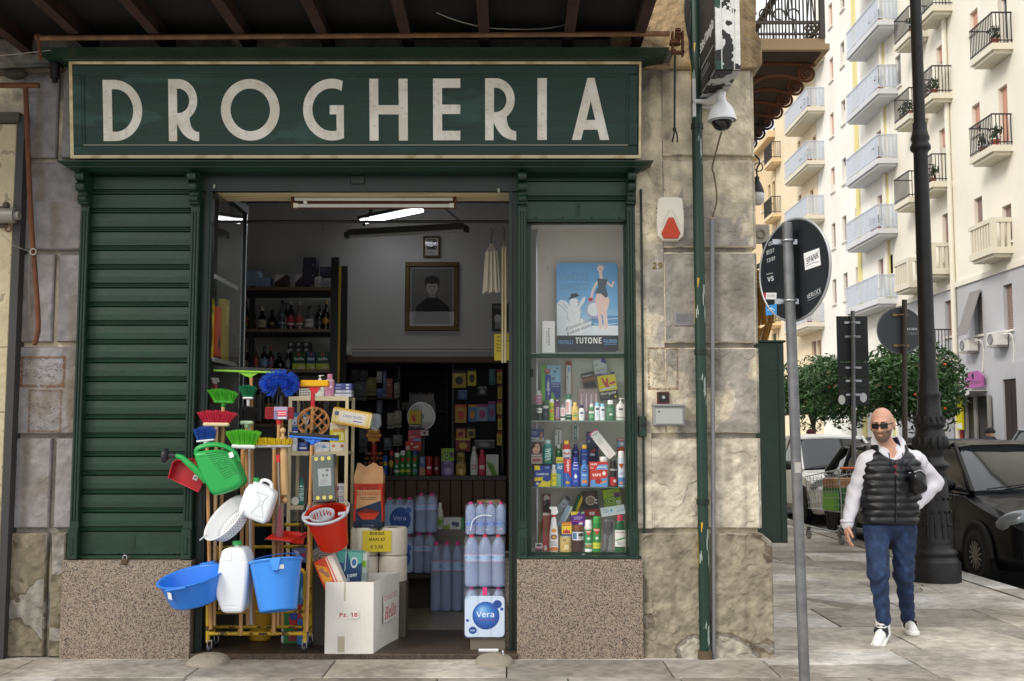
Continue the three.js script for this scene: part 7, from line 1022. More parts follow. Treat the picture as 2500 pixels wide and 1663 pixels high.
// big white carton
{
const zf=.1,A=d5(190,1365,zf),B=d5(608,1365,zf),H=d5(0,788,zf).y-FLOOR,C=d5(825,1215,-.42),mc=TM({map:tex(512,.5,(u,v)=>{const s=Math.sin(u*2*PI*60),n=fbm(u,v,6,4,751);const k=1+.035*s;return mix3([230,227,221],[214,210,202],n).map(c=>c*k);}),roughness:.85}),t=thing('open_carton','big open white carton marked Pz. 18 standing on the door step','carton',[(A.x+B.x)/2,FLOOR,zf]);
const p=[[A.x,zf],[B.x,zf],[C.x,-.42],[C.x-(B.x-A.x),-.42]].map(q=>[q[0]-(A.x+B.x)/2,q[1]-zf]),fl=[.02,.0,0,.03];
const wall=(a,b,y0,y1,y2,lab,bulge)=>{const d=[b[0]-a[0],b[1]-a[1]],l=Math.hypot(...d),g=new THREE.BoxGeometry(l,1,.006,12,4,1),P=g.attributes.position;for(let i=0;i<P.count;i++){const u=P.getX(i)/l+.5,v=P.getY(i)+.5;P.setY(i,lerp(y0,lerp(y1,y2,u),v));P.setZ(i,P.getZ(i)+bulge*Math.sin(u*PI)*(1-v*.5)+.006*v*Math.sin(u*7));}g.computeVertexNormals();g.rotateY(-Math.atan2(d[1],d[0]));g.translate((a[0]+b[0])/2,0,(a[1]+b[1])/2);return part('side',muv(g),mc,t,lab);};
const f0=wall(p[0],p[1],0,H,H,null,.004);wall(p[1],p[2],0,H,H+.0,null,-.012);wall(p[3],p[2],0,H-.015,H-.0,null,0);wall(p[0],p[3],0,H,H-.015,null,0);
part('bottom',bb(p[0][0],.0,p[2][1],p[1][0],.006,0),mc,t);
const put=(s,x,y,z2,w,h,ry,draw)=>{const c=at2.cell(w*900,h*900,draw),g=new THREE.PlaneGeometry(w,h),uv=g.attributes.uv;for(let i=0;i<4;i++)uv.setXY(i,lerp(c.u0,c.u1,uv.getX(i)),lerp(c.v0,c.v1,uv.getY(i)));g.rotateY(ry);part(s,mv(g,x,y,z2),mAt2m,t);};
const q=d5(395,1072,zf);put('printing',q.x-t.position.x,q.y-FLOOR,.0085,.135,.05,0,print('#dedbd5',[T('Pz. 18',.5,.5,.72,'#b0343c',{w:.9,st:'bold'})]));
const dr=[p[2][0]-p[1][0],p[2][1]-p[1][1]],ry=-Math.atan2(dr[1],dr[0]),m=f=>[p[1][0]+dr[0]*f,p[1][1]+dr[1]*f];
const s1=m(.62);put('printing',s1[0]+.008,d5(0,1050,-.15).y-FLOOR,s1[1]+.0,.3,.13,ry,print('#dedbd5',[T('Hello',.5,.55,.85,'#c0303a',{w:.8,f:'serif',st:'bold italic'})]));put('printing',s1[0]+.008,d5(0,925,-.15).y-FLOOR,s1[1],.32,.06,ry,print('#dedbd5',[T('TOVAGLIOLI',.5,.5,.8,'#b8505a',{w:.9,st:'normal'})]));
const tape=d5(0,870,zf).y-FLOOR;part('tape',bx(.05,.12,.001,-.05,tape,.0068),M('#b9b3a4',.4),t);part('tape',bx(.045,.1,.001,-.05,.06,.0068),M('#b0a890',.4),t);
// what sticks out of it
const up=(n,l,cat,x0,y0,x1,y1,z2,d,rotz,spec,o={})=>{const m2=pack(n,l,cat,d5,x0,y0,x1,y1,z2,d,spec,{at:at2,rot:rotz,round:.012,...o});return m2;};
up('napkin_pack','orange and white pack of napkins sticking out of the big carton','napkin pack',140,570,312,860,.05,.12,24,print('#e8ddd0',[p_('#d8481c',0,0,.62,0,.58,1,0,1),p_('#e89a2c',.05,.1,.5,.3,.55,.7,.1,.9),T('Hello',.3,.42,.17,'#24357c',{r:1.0,f:'serif',st:'bold italic',w:.62}),r_(.66,0,.06,1,'#d8684c'),p_('#e8b43a',.1,.8,.9,.86,.9,1,.1,1)]));
up('towel_pack','teal and blue pack of paper towels in the big carton','towel pack',290,525,500,830,-.08,.14,-4,print('#1f4f7c',[p_('#4fa49c',0,0,.36,0,.28,.35,0,.3),r_(.33,0,.04,1,'#c9dce0'),p_('#6fc0b4',.4,0,1,0,1,.3,.6,.4),e_(.7,.3,.14,.16,'#e4ecee'),e_(.7,.3,.09,.1,'#3a6fa8'),e_(.65,.72,.38,.26,'#1a3f6c'),T('cuor',.66,.66,.15,'#e8f0f4',{r:-.2,w:.42}),T('di',.5,.8,.12,'#e8f0f4',{r:-.2})]));
up('towel_pack','pale pack with a lime green corner behind the teal towel pack','towel pack',480,540,548,850,-.14,.12,-2,print('#c4d0c8',[r_(0,0,1,.2,'#e2e2de'),p_('#8fc42c',0,.16,.9,.22,.9,.42,0,.3),r_(0,.55,1,.2,'#a4b8b0')]));
{const q2=d5(185,565,-.22);solo('rag_roll',J(Array.from({length:5},(_,i)=>mv(new THREE.TorusGeometry(.03+i*.006,.011,7,24).scale(1.5,.75,1.2),(i%2)*.012,i*.006-.01,-i*.012))),M('#a19d92',.95),'grey bundle of floor cloths behind the napkin pack','cloths',[q2.x,q2.y,-.2]);const b=q2;solo('carton',bb(-.08,0,-.07,.08,b.y-.04-FLOOR,.06),M('#55524c',.8),'dark carton under the grey bundle of floor cloths','carton',[b.x,FLOOR,-.24]);}
}
// water
{
const wb=(H,R,col)=>lathe([[0,0],[R*.8,0],[R*.97,H*.02],[R,H*.05],[R*.97,H*.12],[R,H*.16],[R*.96,H*.23],[R,H*.27],[R*.96,H*.34],[R,H*.38],[R*.96,H*.44],[R,H*.48],[R,H*.7],[R*.98,H*.76],[R*.84,H*.84],[R*.55,H*.91],[R*.34,H*.94],[R*.32,H*.955],[R*.32,H*.965]],16);
const gW={};const capP=M('#d0387c',.4),film=new THREE.MeshPhysicalMaterial({color:'#f2f6fc',roughness:.06,transmission:.92,thickness:0,ior:1.45,bumpMap:bumpFine,bumpScale:.012});
function pk(label,x,base,z,nx,nz,R,H,o){
const t=thing('water_pack',label,'water pack',[x,base,z],0,o.group),k=R+'|'+H,g=gW[k]??=wb(H,R),cg=gW[k+'c']??=cyl(R*.36,R*.36,H*.05,12,0,H*.975,0),lg=gW[k+'l']??=(()=>{const c=at2.cell(150,60,o.lab??print('#a8c8e4',[r_(0,0,1,.1,'#d88a9c'),r_(0,.9,1,.1,'#d88a9c'),T('La Fonte',.5,.45,.42,'#24406c',{w:.56,f:'serif'})])),q=new THREE.CylinderGeometry(R*1.012,R*1.012,H*.15,16,1,true),uv=q.attributes.uv;for(let i=0;i<uv.count;i++)uv.setXY(i,lerp(c.u0,c.u1,(uv.getX(i)*2)%1.0001),lerp(c.v0,c.v1,uv.getY(i)));return mv(q,0,H*(o.ly??.56),0);})();
for(let i=0;i<nx;i++)for(let j=0;j<nz;j++){const px=(i-(nx-1)/2)*R*2,pz=(j-(nz-1)/2)*R*2,b=part('bottle',g,mWater,t);b.position.set(px,0,pz);part('cap',cg,o.cap??capP,b);if(!o.nolab)part('label',lg,mAt2,b);}
part('film',rbox(nx*R*2+.006,H*.97,nz*R*2+.006,R*.6,3,0,H*.485,0),film,t);return t;
}
const z=-.1,xL=d5(1402,1000,z+.09).x,xR=d5(1757,1000,z+.09).x,xc=(xL+xR)/2,Wd=xR-xL,y0=d5(0,1282,z+.09).y,y1=d5(0,838,z+.09).y,y2=d5(0,384,z+.09).y,y3=d5(0,104,z+.09).y;
solo('low_stand',J(bb(-Wd/2+.04,0,-.1,Wd/2,y0-FLOOR,.07)),M('#6f685c',.8),'low grey block under the water bottles at the right of the door','block',[xc,FLOOR,z]);
const st=d5(1615,1335,.0);solo('white_plate',rbox(.13,.018,.02,.004,1),M('#dfe2e4',.5),'small white plate lying before the water bottles','plate',[st.x,FLOOR+.01,.04]);
const v=pk('lowest water pack by the right door jamb, with a big blue bubble on its film',xc,y0,z,3,2,Wd/6,y1-y0,{nolab:1});
const c=at2.cell(330,360,(g,w,h)=>{g.fillStyle='#c4d4e8';g.fillRect(0,0,w,h);print('rgba(0,0,0,0)',[e_(.03,0,.1,.08,'#a8bcd6'),p_('#b4c6de',.3,0,.36,0,.34,1,.3,1),p_('#b4c6de',.64,0,.7,0,.68,1,.64,1)])(g,w,h);const G=g.createRadialGradient(w*.42,h*.32,4,w*.52,h*.46,w*.36);G.addColorStop(0,'#8fc0ea');G.addColorStop(.6,'#2f6cbc');G.addColorStop(1,'#1d4690');g.fillStyle=G;g.beginPath();g.ellipse(w*.53,h*.48,w*.34,h*.34,0,0,7);g.fill();g.beginPath();g.ellipse(w*.82,h*.2,w*.11,h*.1,0,0,7);g.fill();g.beginPath();g.ellipse(w*.2,h*.84,w*.1,h*.09,0,0,7);g.fill();g.beginPath();g.ellipse(w*.93,h*.32,w*.04,h*.04,0,0,7);g.fill();g.beginPath();g.ellipse(w*.07,h*.6,w*.035,h*.035,0,0,7);g.fill();print('rgba(0,0,0,0)',[T('Vera',.52,.45,.19,'#eef4fb',{w:.46,st:'normal'}),T('Naturale',.54,.58,.1,'#8c2a64',{w:.42,f:'serif',st:'italic'}),T('6x2L',.2,.84,.05,'#dfe8f4')])(g,w,h);});
part('printed_film',mv(toCreasedNormals(packGeo(Wd*.97,(y1-y0)*.8,.006,c,.03),.5),0,(y1-y0)*.44,Wd/3+.007),mAt2,v);part('handle_strip',bx(.03,.05,.003,0,(y1-y0)*.93,Wd/3+.004),capP,v);
pk('middle water pack by the right door jamb, tall bottles with pale blue labels',xc,y1+.002,z,3,2,Wd/6,y2-y1,{cap:M('#c8324a',.4)});
const u=pk('topmost water pack by the right door jamb, short bottles with pink caps',xc+.004,y2+.002,z,4,2,Wd/8,y3-y2,{lab:print('#6a8cc8',[e_(.25,.5,.08,.2,'#2f4f9c'),e_(.75,.5,.08,.2,'#2f4f9c')]),ly:.34});
part('tear_strip',tube([[-.1,.03,Wd/4+.01],[-.08,.1,Wd/4+.012],[-.02,.13,Wd/4+.012],[.04,.125,Wd/4+.012]],.003,20,5),M('#e8edf4',.3),u);
// water packs farther inside
const zi=-1.75,X=(a,b)=>{const p=d5(a,0,zi+.09),q=d5(b,0,zi+.09);return[(p.x+q.x)/2,q.x-p.x];},Y=y=>d5(0,y,zi+.09).y;
const yBench=Y(715),stand=X(860,1150);
solo('low_bench',J(bb(-stand[1]/2-.1,yBench-FLOOR-.03,-.15,stand[1]/2,yBench-FLOOR-.002,.15),bb(-stand[1]/2-.1,0,-.15,stand[1]/2-.02,yBench-FLOOR-.03,.0)),M('#2a241f',.7),'low dark bench under the water packs inside the shop','bench',[stand[0],FLOOR,zi]);
let[a,w]=X(700,962);const vb=pk('water pack inside the shop with a blue bubble on its film, beside the charcoal bag',a,Y(378),zi,3,2,w/6,Y(58)-Y(378),{nolab:1});const c2=at2.cell(200,190,print('#8fa8c8',[e_(.56,.5,.36,.42,'#1f4a94'),e_(.84,.18,.11,.1,'#2f62ac'),T('Vera',.54,.46,.22,'#b8cce4',{w:.46,st:'normal'})]));part('printed_film',mv(packGeo(w*.96,(Y(58)-Y(378))*.78,.006,c2,.03),0,(Y(58)-Y(378))*.42,w/3+.007),mAt2,vb);
const lw=pk('water pack on the bench under the one with the blue bubble',a,yBench,zi,3,2,w/6,Y(382)-yBench,{nolab:1});part('printed_film',mv(packGeo(w*.96,(Y(382)-yBench)*.78,.006,c2,.03),0,(Y(382)-yBench)*.42,w/3+.007),mAt2,lw);
[a,w]=X(972,1162);pk('tall pack of two big water bottles on top, right of the bubble pack inside',a,Y(362),zi,2,2,w/4,Y(24)-Y(362),{ly:.66});
[a,w]=X(955,1148);pk('pack of two big water bottles below another one inside the shop',a,yBench,zi,2,2,w/4,Y(366)-yBench-.002,{ly:.62});
[a,w]=X(1118,1298);pk('pack of water bottles on the shop floor, left of the two floor packs',a,FLOOR,zi+.1,2,2,w/4,Y(436)-FLOOR,{ly:.66});[a,w]=X(1302,1480);pk('pack of water bottles on the shop floor, right of the two floor packs',a,FLOOR,zi+.1,2,2,w/4,Y(436)-FLOOR,{ly:.66});
const bz=-2.1,cq=rect(d5,1152,336,1425,445,bz);solo('carton',muv(bb(-cq.w/2,0,-.25,cq.w/2,cq.y1-FLOOR,0)),M('#7a7670',.85),'grey carton behind the floor water packs inside the shop','carton',[cq.x,FLOOR,bz]);
pack('towel_pack','white and green pack lying on the grey carton inside the shop','pack',d5,1222,232,1398,338,bz-.06,.14,print('#c9ccc8',[r_(.85,0,.15,1,'#3a8c5c'),e_(.5,.5,.1,.2,'#3a4a6a'),e_(.66,.55,.1,.22,'#3a4a6a'),p_('#8fa84a',0,.7,.3,.5,.3,1,0,1)]),{at:at2,base:cq.y1});
bottle('detergent_bottle','white and green bottle standing left on the grey carton inside the shop','bottle',d5,1192,98,cq.y1,58,bz-.06,'cone','#d0d6cc','#d8dad6',print('#b8c8a8',[p_('#7fb03a',0,.2,1,.4,.6,.8,0,.7)]),{at:at2,abs:1});
pack('box','flat brown box behind the topmost water pack','box',d5,1512,76,1715,104,-1.2,.12,print('#8d7a5c',[r_(0,.3,.2,.4,'#c97a2c'),r_(.4,.2,.3,.5,'#b8b4a8')]),{at:at2});
}
// ================= THINGS ON THE WALL =================
{
const zp=.036;
// alarm siren
{const q=rect(c7,1145,86,1345,392,zp+.05),t=thing('alarm_siren','white alarm siren with an orange triangular lamp beside the shop window','alarm siren',[q.x,q.y,zp]),w=q.w/2,h=q.h/2,s=shp(smoothPts([[-w*.86,h],[w*.86,h],[w*.95,h*.6],[w,0],[w*.9,-h],[-w*.9,-h],[-w,0],[-w*.95,h*.6]],1));
part('housing',toCreasedNormals(ext(s,.045,{bevelEnabled:true,bevelSize:.012,bevelThickness:.014,bevelOffset:-.012,bevelSegments:4}),.7),M('#d9d4c6',.5),t);const L=(x,y)=>{const p=c7(x,y,zp+.06);return[p.x-q.x,p.y-q.y];};
part('lamp',mv(ext(shp(smoothPts([L(1248,196),L(1330,378),L(1164,378)],1)),.012,{bevelEnabled:true,bevelSize:.006,bevelThickness:.008,bevelOffset:-.006,bevelSegments:3}),0,0,.055),M('#b03000',.3),t);
const hs=[];for(let r=0;r<9;r++)for(const sd of[-1,1])for(let k=0;k<4;k++){const p=L(1247+sd*(4+r*6+k*7-(r<3?k*2:0)),180+r*14+k*4-6);hs.push(mv(new THREE.CircleGeometry(.0016,6),p[0],p[1],.0595));}tag(part('sound_holes',J(hs),M('#2c2a28',.8),t),null,null,null,'stuff');
for(const[x,y]of[[1150,165],[1150,195],[1150,228],[1338,165],[1338,195],[1338,228]]){const p=L(x,y);part('screw',mv(new THREE.SphereGeometry(.0045,8,6),p[0],p[1],.05),M('#3a3836',.6),t);}}
// house number
{const o=c7(1155,566,zp),t=thing('house_number','small brass house number 29 on the pier','house number',[o.x,o.y,zp]),br=M('#8a7420',.4,.6),k=.0022;part('digit',tube([[-14*k,5*k,.004],[-10*k,9*k,.004],[-5*k,6*k,.004],[-7*k,0,.004],[-15*k,-8*k,.004],[-3*k,-8*k,.004]],.003,24,6),br,t);part('digit',J(mv(new THREE.TorusGeometry(5*k,.003,6,18),8*k,4*k,.004),tube([[13*k,4*k,.004],[12*k,-4*k,.004],[5*k,-9*k,.004]],.003,12,6)),br,t);}
{const q=rect(c7,1270,892,1412,982,zp),c=at2.cell(150,95,print('#8d8c8a',[r_(.08,.08,.84,.84,'#7a7a7c'),f_(6,'#5f5f62',.14,.2,.7,.6)]));solo('plaque',packGeo(q.w,q.h,.008,c),mAt2m,'small weathered grey plaque on the pier beside the green pipe','plaque',[q.x,q.y,zp+.004]);}
// remains of notices: outlines of old glue and rust
const remains=(label,c,x0,y0,x1,y1,z,seed)=>{const q=rect(c,x0,y0,x1,y1,z),R=rng(seed),cv=document.createElement('canvas');cv.width=256;cv.height=Math.round(256*q.h/q.w);const g=cv.getContext('2d'),w=256,h=cv.height;g.clearRect(0,0,w,h);
for(let i=0;i<1500;i++){const e=R(),a=R(),edge=R()<.5;let x=edge?(e<.5?a*w:(R()<.5?R()*14:w-R()*14)):R()*w,y=edge?(e<.5?(R()<.5?R()*14:h-R()*14):a*h):R()*h;const k=fbm(x/w,y/h,8,3,seed);if(k<.5&&!edge)continue;g.fillStyle=edge?`rgba(${100 + R() * 40 | 0},${70 + R() * 24 | 0},${36 + R() * 20 | 0},.8)`:`rgba(${70 + R() * 50 | 0},${62 + R() * 30 | 0},${50 + R() * 20 | 0},.7)`;g.save();g.translate(x,y);g.rotate(R()*3);g.fillRect(-1-R()*5,-1,2+R()*8,1.5+R()*2);g.restore();}
const tx=new THREE.CanvasTexture(cv);tx.colorSpace=THREE.SRGBColorSpace;solo('notice_remains',new THREE.PlaneGeometry(q.w,q.h),TM({map:tx,transparent:true,roughness:.9}),label,'glue marks',[q.x,q.y,z+.0025]);};
remains('rusty outline of a removed notice on the pier above the doorbell',c7,1085,1135,1302,1430,zp,31);
remains('wide rusty outline of a removed notice on the left grey wall',c5,134,966,412,1165,.041,32);remains('narrow rusty outline of a removed notice, lower on the left grey wall',c5,186,1180,388,1450,.041,33);
// bell and letter box
{const q=rect(c7,1150,1445,1236,1530,zp),t=thing('doorbell','square dark red doorbell with a round button','doorbell',[q.x,q.y,zp]);part('plate',rbox(q.w,q.h,.022,.004,1,0,0,.011),M('#4a1f1c',.5),t);part('recess',bx(q.w*.72,q.h*.72,.004,0,.004,.022),M('#1a1716',.5),t);part('button',mv(cyl(.011,.013,.012,16).rotateX(PI/2),0,.004,.028),mSteel,t);}
{const q=rect(dp,1502,934,1575,980,zp+.02),t=thing('meter_box','grey metal box with a raised lid below the doorbell','metal box',[q.x,q.y,zp]),m=M('#9a9c9c',.45,.4);part('box_body',rbox(q.w,q.h,.05,.006,1,0,0,.025),m,t);part('lid',rbox(q.w*.86,q.h*.78,.012,.004,1,0,-.004,.054),M('#b0b2b0',.4,.4),t);part('lock',mv(cyl(.005,.005,.01,10).rotateX(PI/2),-q.w*.32,q.h*.2,.062),mBlack,t);part('hood',bx(q.w*1.02,.012,.07,0,q.h/2+.004,.034),m,t);}
// shutter switch box with its thin pipe
{const q=rect(d6,1668,965,1800,1260,.06),t=thing('switch_box','dark green switch box with a thin pipe beside the display window','switch box',[q.x,q.y,.04]),p=c7(1040,35,.05);part('box_body',rbox(q.w*.9,q.h,.05,.008,2),mGreenB,t);part('lock',mv(cyl(.012,.012,.02,14).rotateX(PI/2),.01,.01,.026),mBlackIron,t);part('pipe',rod([p.x-q.x,q.h/2,.01],[p.x-q.x,p.y-q.y,.01],.008),M('#1c2a26',.5),t);part('pipe',rod([p.x-q.x,-q.h/2,.0],[p.x-q.x,-.9,.0],.007),M('#1c2a26',.5),t);}
// green drain pipe with flaking paint
{const a=dp(1613,236,.1),b=dp(1613,1492,.1),R=.036,H=a.y+2.4,mg=TM({map:tex(256,[.3,1.6],(u,v)=>{const n=fbm(u,v,10,4,801),y=fbm(u,v,7,4,805),bandY=sstep(.34,.4,v)*(1-sstep(.5,.56,v));if(n>.72)return[150,160,152];if(y>.56&&bandY>.2)return[196,152,36];return mix3([18,44,34],[25,58,45],fbm(u,v,20,2,806));},true,512),roughness:.45});const g=cyl(R,R,H,20,0,H/2,0),uv=g.attributes.uv;for(let i=0;i<uv.count;i++)uv.setXY(i,uv.getX(i)*.3,uv.getY(i)*H);const t=thing('drain_pipe','dark green drain pipe with flaking and yellow stained paint','pipe',[(a.x+b.x)/2,0,.1]);part('pipe',g,mg,t);for(const y of[1,1.98,3.5])part('bracket',mv(cyl(R+.006,R+.006,.035,20),0,y,0),mGreenDark,t);part('foot',cyl(R+.008,R+.012,.05,16,0,.025,0),M('#5a4a36',.8),t);}
{const a=c7(1534,240,.06),b=dp(1641,1492,.07),t=thing('conduit','thin grey plastic conduit beside the green pipe, with a cable from above','conduit',[a.x,0,.07]);part('pipe',rod([b.x-a.x,0,.02],[0,a.y,0],.0145,.0145,14),M('#77787c',.5),t);part('cable',tube([[0,a.y,0],[.03,a.y+.12,.01],[.012,a.y+.3,.02],[-.0,c3(1520,1170,.1).y,.03],[c3(1560,1010,.2).x-a.x,c3(1560,1010,.2).y,.12],[c3(1585,915,.34).x-a.x,c3(1585,915,.34).y,.27]],.006,40,7),M('#6a5a44',.7),t);part('tie',mv(new THREE.TorusGeometry(.016,.004,5,12).rotateX(PI/2),.0,a.y,0),M('#b8a888',.7),t);}
// dome camera
{const z=.36,o=c3(1590,825,z),k=c3(1690,825,z).x-o.x,t=thing('dome_camera','white dome surveillance camera with a dark globe under the sign box','security camera',o);part('housing',lathe([[.98*k,-.08*k],[1.0*k,0],[.92*k,.3*k],[.8*k,.7*k],[.55*k,1.05*k],[.32*k,1.3*k],[.28*k,1.7*k],[.3*k,1.95*k],[0,1.95*k]],36),M('#e9eaec',.3),t);part('dome',mv(new THREE.SphereGeometry(.74*k,28,16,0,2*PI,PI/2,PI/2),0,-.05*k,0),M('#16171b',.06),t);part('ring',mv(cyl(.8*k,.78*k,.1*k,36),0,-.1*k,0),M('#b8bac0',.3),t);part('arm',J(rod([0,1.9*k,0],[-.05,2.0*k,-.22],.022,.022,12),bx(.02,.26,.05,-.14,2.3*k,-.24),bx(.16,.02,.05,-.07,2.0*k,-.22)),M('#d8d9da',.4),t);}
// projecting sign box
{const z0=.1,z1=.7,a=dp(1609,228,z0),b=dp(1662,228,z0),y0=a.y,h=1.7,w=b.x-a.x,t=thing('sign_box','projecting sign box with peeling white paint and a dark printed side','sign',[a.x,y0,z0]);
const peel=TM({map:tex(512,.5,(u,v)=>{const n=fbm(u,v,6,5,811),m=fbm(u,v,4,4,815);if(n>.62)return[30,32,30];if(m>.64)return[32,72,58];const k=200+26*fbm(u,v,24,3,816);return[k,k,k*.985];}),roughness:.6}),peel2=TM({map:tex(256,.3,(u,v)=>{const n=fbm(u,v*.6,6,5,821);return n>.54?[28,28,28]:[176,178,176];}),roughness:.6});
part('end_face',muv(bb(0,0,z1-z0-.02,w,h,z1-z0)),peel,t);part('bottom_face',muv(bb(0,-.004,0,w,.012,z1-z0-.021)),peel2,t);part('box_body',bb(.006,.013,.01,w-.002,h,z1-z0-.021),M('#55585a',.6),t);
for(const x of[.25,.75])part('corner_bead',bb(w*x-.003,0,z1-z0,w*x+.003,h,z1-z0+.005),M('#d0d2d0',.5),t);
const c=at2.cell(200,420,print('#23262b',[r_(0,0,1,.2,'#35302a'),e_(.5,.4,.42,.15,'#33373c'),e_(.5,.4,.4,.14,'#23262b'),T('CENTRO',.5,.32,.035,'#cfd2d4',{w:.5,st:'normal'}),T('MEGA',.5,.4,.1,'#eef0f2',{w:.7}),T("Stile d'famiglia",.5,.74,.085,'#eceef0',{w:.86}),r_(.1,.86,.8,.012,'#9a9da0'),f_(2,'#8d9092',.1,.9,.6,.05)])),d=z1-z0-.04,g=new THREE.PlaneGeometry(d,d*2),uv=g.attributes.uv;for(let i=0;i<4;i++)uv.setXY(i,lerp(c.u0,c.u1,uv.getX(i)),lerp(c.v0,c.v1,uv.getY(i)));part('printed_side',mv(g.rotateY(-PI/2),.002,d+.03,d/2+.02),mAt2,t);part('side_frame',J(bb(-.006,.013,0,.004,h,.02),bb(-.006,.013,d+.02,.004,h,d+.04),bb(-.006,.013,.021,.004,.03,d+.019)),M('#1a1c1e',.5),t);
const cb=[];for(let i=0;i<5;i++)cb.push(tube([[-.02,h*.9,-.02],[-.05-.012*i,h*.55,.0],[-.09+.01*i,h*.34,.02],[-.02-.01*i,h*.12+.03*i,.01],[.0,.05,0]],.006,24,5));for(const g2 of cb)part('cable',g2,mBlack,t);
part('mount',J(bb(-.012,-.28,-.04,.002,.2,-.02),bb(-.03,-.06,-.04,.16,-.045,.0)),M('#c9cac6',.5),t);}
// awning rod with gears and its crank rod
{const z=.4,a=c1(262,262,z),b=c3(1228,232,z),t=thing('awning_roller','rusty awning roller bar above the shop sign, with a gear at its right end','awning bar',[0,a.y,z]),R=c3(1228,218,z).y-c3(1228,250,z).y;part('bar',muv(rod([a.x,0,0],[b.x,b.y-a.y,0],R*.55,R*.55,14)),mRustPale,t);part('knob',mv(J(mv(new THREE.SphereGeometry(.026,14,10),-.0,.006,0),rod([0,0,0],[0,-.13,-.05],.012)),a.x,0,0),mRust,t);
const g=c3(1285,240,z),L=[g.x,g.y-a.y,0],te=[cyl(.034,.034,.03,18).rotateZ(PI/2)];for(let i=0;i<12;i++){const q=i/12*2*PI;te.push(xf(bx(.03,.016,.012),[0,Math.cos(q)*.036,Math.sin(q)*.036],[q,0,0]));}part('gear',mv(J(te),...L),mRust,t);part('gear',mv(cyl(.03,.04,.03,12),L[0]-.02,L[1]-.05,0),mRust,t);part('bracket',mv(J(bx(.012,.13,.05,-.035,-.05,0),bx(.012,.16,.05,.03,-.06,0),bx(.08,.012,.05,0,-.12,0)),...L),mRust,t);
const k=c3(1265,340,.3),e=c3(1262,880,.14),r=thing('crank_rod','thin dark awning crank rod hanging on the pier, hooked at the bottom','crank rod',e);part('rod',rod([0,0,0],[k.x-e.x,k.y-e.y,k.z-e.z],.007),M('#23302c',.5),r);part('hook',J(tube([[0,0,0],[-.006,-.05,.01],[-.016,-.1,0]],.006,10,6),tube([[0,0,0],[.016,-.05,0],[.018,-.1,0]],.006,10,6),mv(new THREE.SphereGeometry(.014,10,8),0,-.012,0)),M('#2a241c',.6),r);}
// wires under the balcony
const wire=(label,pts,r=.004)=>{const P=pts.map(v3),o=P[0];solo('wire',tube(P.map(p=>p.clone().sub(o)),r,60,5),M('#a39c90',.7),label,'wire',o);};
wire('slack pale wire hanging under the middle of the balcony',[c2(90,0,.5),c2(300,32,.5),c2(550,44,.5),c2(800,34,.5),c2(1060,0,.5)]);wire('pale wire sagging from the balcony towards the pier',[c2(1080,0,.5),c2(1250,60,.48),c2(1450,140,.45),c2(1650,188,.4),c3(100,200,.4),c3(350,198,.35),c3(560,160,.3),c3(720,105,.25),c3(860,40,.2),c3(940,8,.15)]);wire('pale wire running to the left end of the upper cornice',[c1(-60,385,.3),c1(120,372,.3),c1(350,345,.35)]);wire('thin wire running down the right end of the balcony',[c3(945,10,.1),c3(930,60,.1),c3(955,140,.1),c3(950,210,.1)],.003);
wire('black cable loop on the plaster band at the corner',[c3(1735,268,.1),c3(1780,278,.12),c3(1835,300,.1),c3(1842,350,.04)],.003);
// left edge: neighbour's stone pillar, metal strip, rusty pipes
{const a=dp(-260,800,.1).x,b0=dp(8,1480,.1).x,yT=dp(0,285,.1).y,t=thing('stone_pillar','cream travertine door surround of the neighbouring house at the left edge','pillar');const ys=[yT,dp(0,800,.1).y,dp(0,950,.1).y,dp(0,1150,.1).y,dp(0,1325,.1).y];for(let k=0;k<4;k++)part('stone_panel',muv(cham(a,ys[k+1]+.003,.0,b0-.05,ys[k],.1,.004),k*.7),mTravertine,t);part('base',muv(cham(a,-.02,0,b0-.05,ys[4]-.002,.11,.004)),M('#2e2d2e',.5),t);part('lintel',muv(bb(a,yT+.004,0,b0-.02,yT+.07,.14)),M('#4a4640',.8),t);
solo('metal_strip',muv(bb(-.018,-.02,0,.03,yT+.05,.12)),M('#3b3a3b',.6,.2),'dark metal strip between the travertine pillar and the grey wall','strip',[b0-.02,0,0]);}
{const z=.16,a=c1(175,590,z),e=c5(228,865,z),t=thing('awning_pole','rusty pole hanging on the left grey wall','pole',e);part('pole',muv(tube([[0,0,0],[.012,.06,0],[(a.x-e.x)*.5,(a.y-e.y)*.5,0],[a.x-e.x,a.y-e.y,0]],.0165,30,10)),mRust,t);part('hook',J(rod([0,0,0],[-.004,-.03,.01],.02,.014,10)),mRust,t);const h0=c1(-40,588,z),h1=c1(270,590,z);part('cross_bar',muv(rod(h0.sub(e),h1.sub(e),.018,.018,10)),mRust,t);
const p0=c1(-40,500,.1),p1=c1(430,480,.1),pt=thing('wall_pipe','dirty pipe with a black valve at the upper left under the balcony','pipe',p0);part('pipe',muv(rod([0,0,0],p1.clone().sub(p0),.026,.024,12)),M('#4b4238',.7),pt);const v=c1(380,490,.12).sub(p0);part('valve',mv(J(cyl(.035,.03,.1,12),cyl(.018,.018,.16,10)),v),mBlackIron,pt);part('wrap',mv(J(new THREE.SphereGeometry(.05,10,8).scale(1.6,.8,.8)),c1(110,510,.12).sub(p0)),M('#3a342e',.8),pt);
const ch=thing('hanging_chain','thin pale chain looped round the rusty pole on the left wall','chain',c5(200,300,.19)),o=ch.position,L=(x,y)=>c5(x,y,.19).sub(o);const s=M('#8d887e',.5,.4);for(const[p,q,n]of[[L(15,190),L(90,262),12],[L(90,262),L(190,300),12],[L(188,300),L(182,520),22],[L(182,520),L(188,705),20]])chain(p,q,ch,n).material=s;part('knot',mv(new THREE.TorusGeometry(.02,.006,6,16),.012,0,0),s,ch);
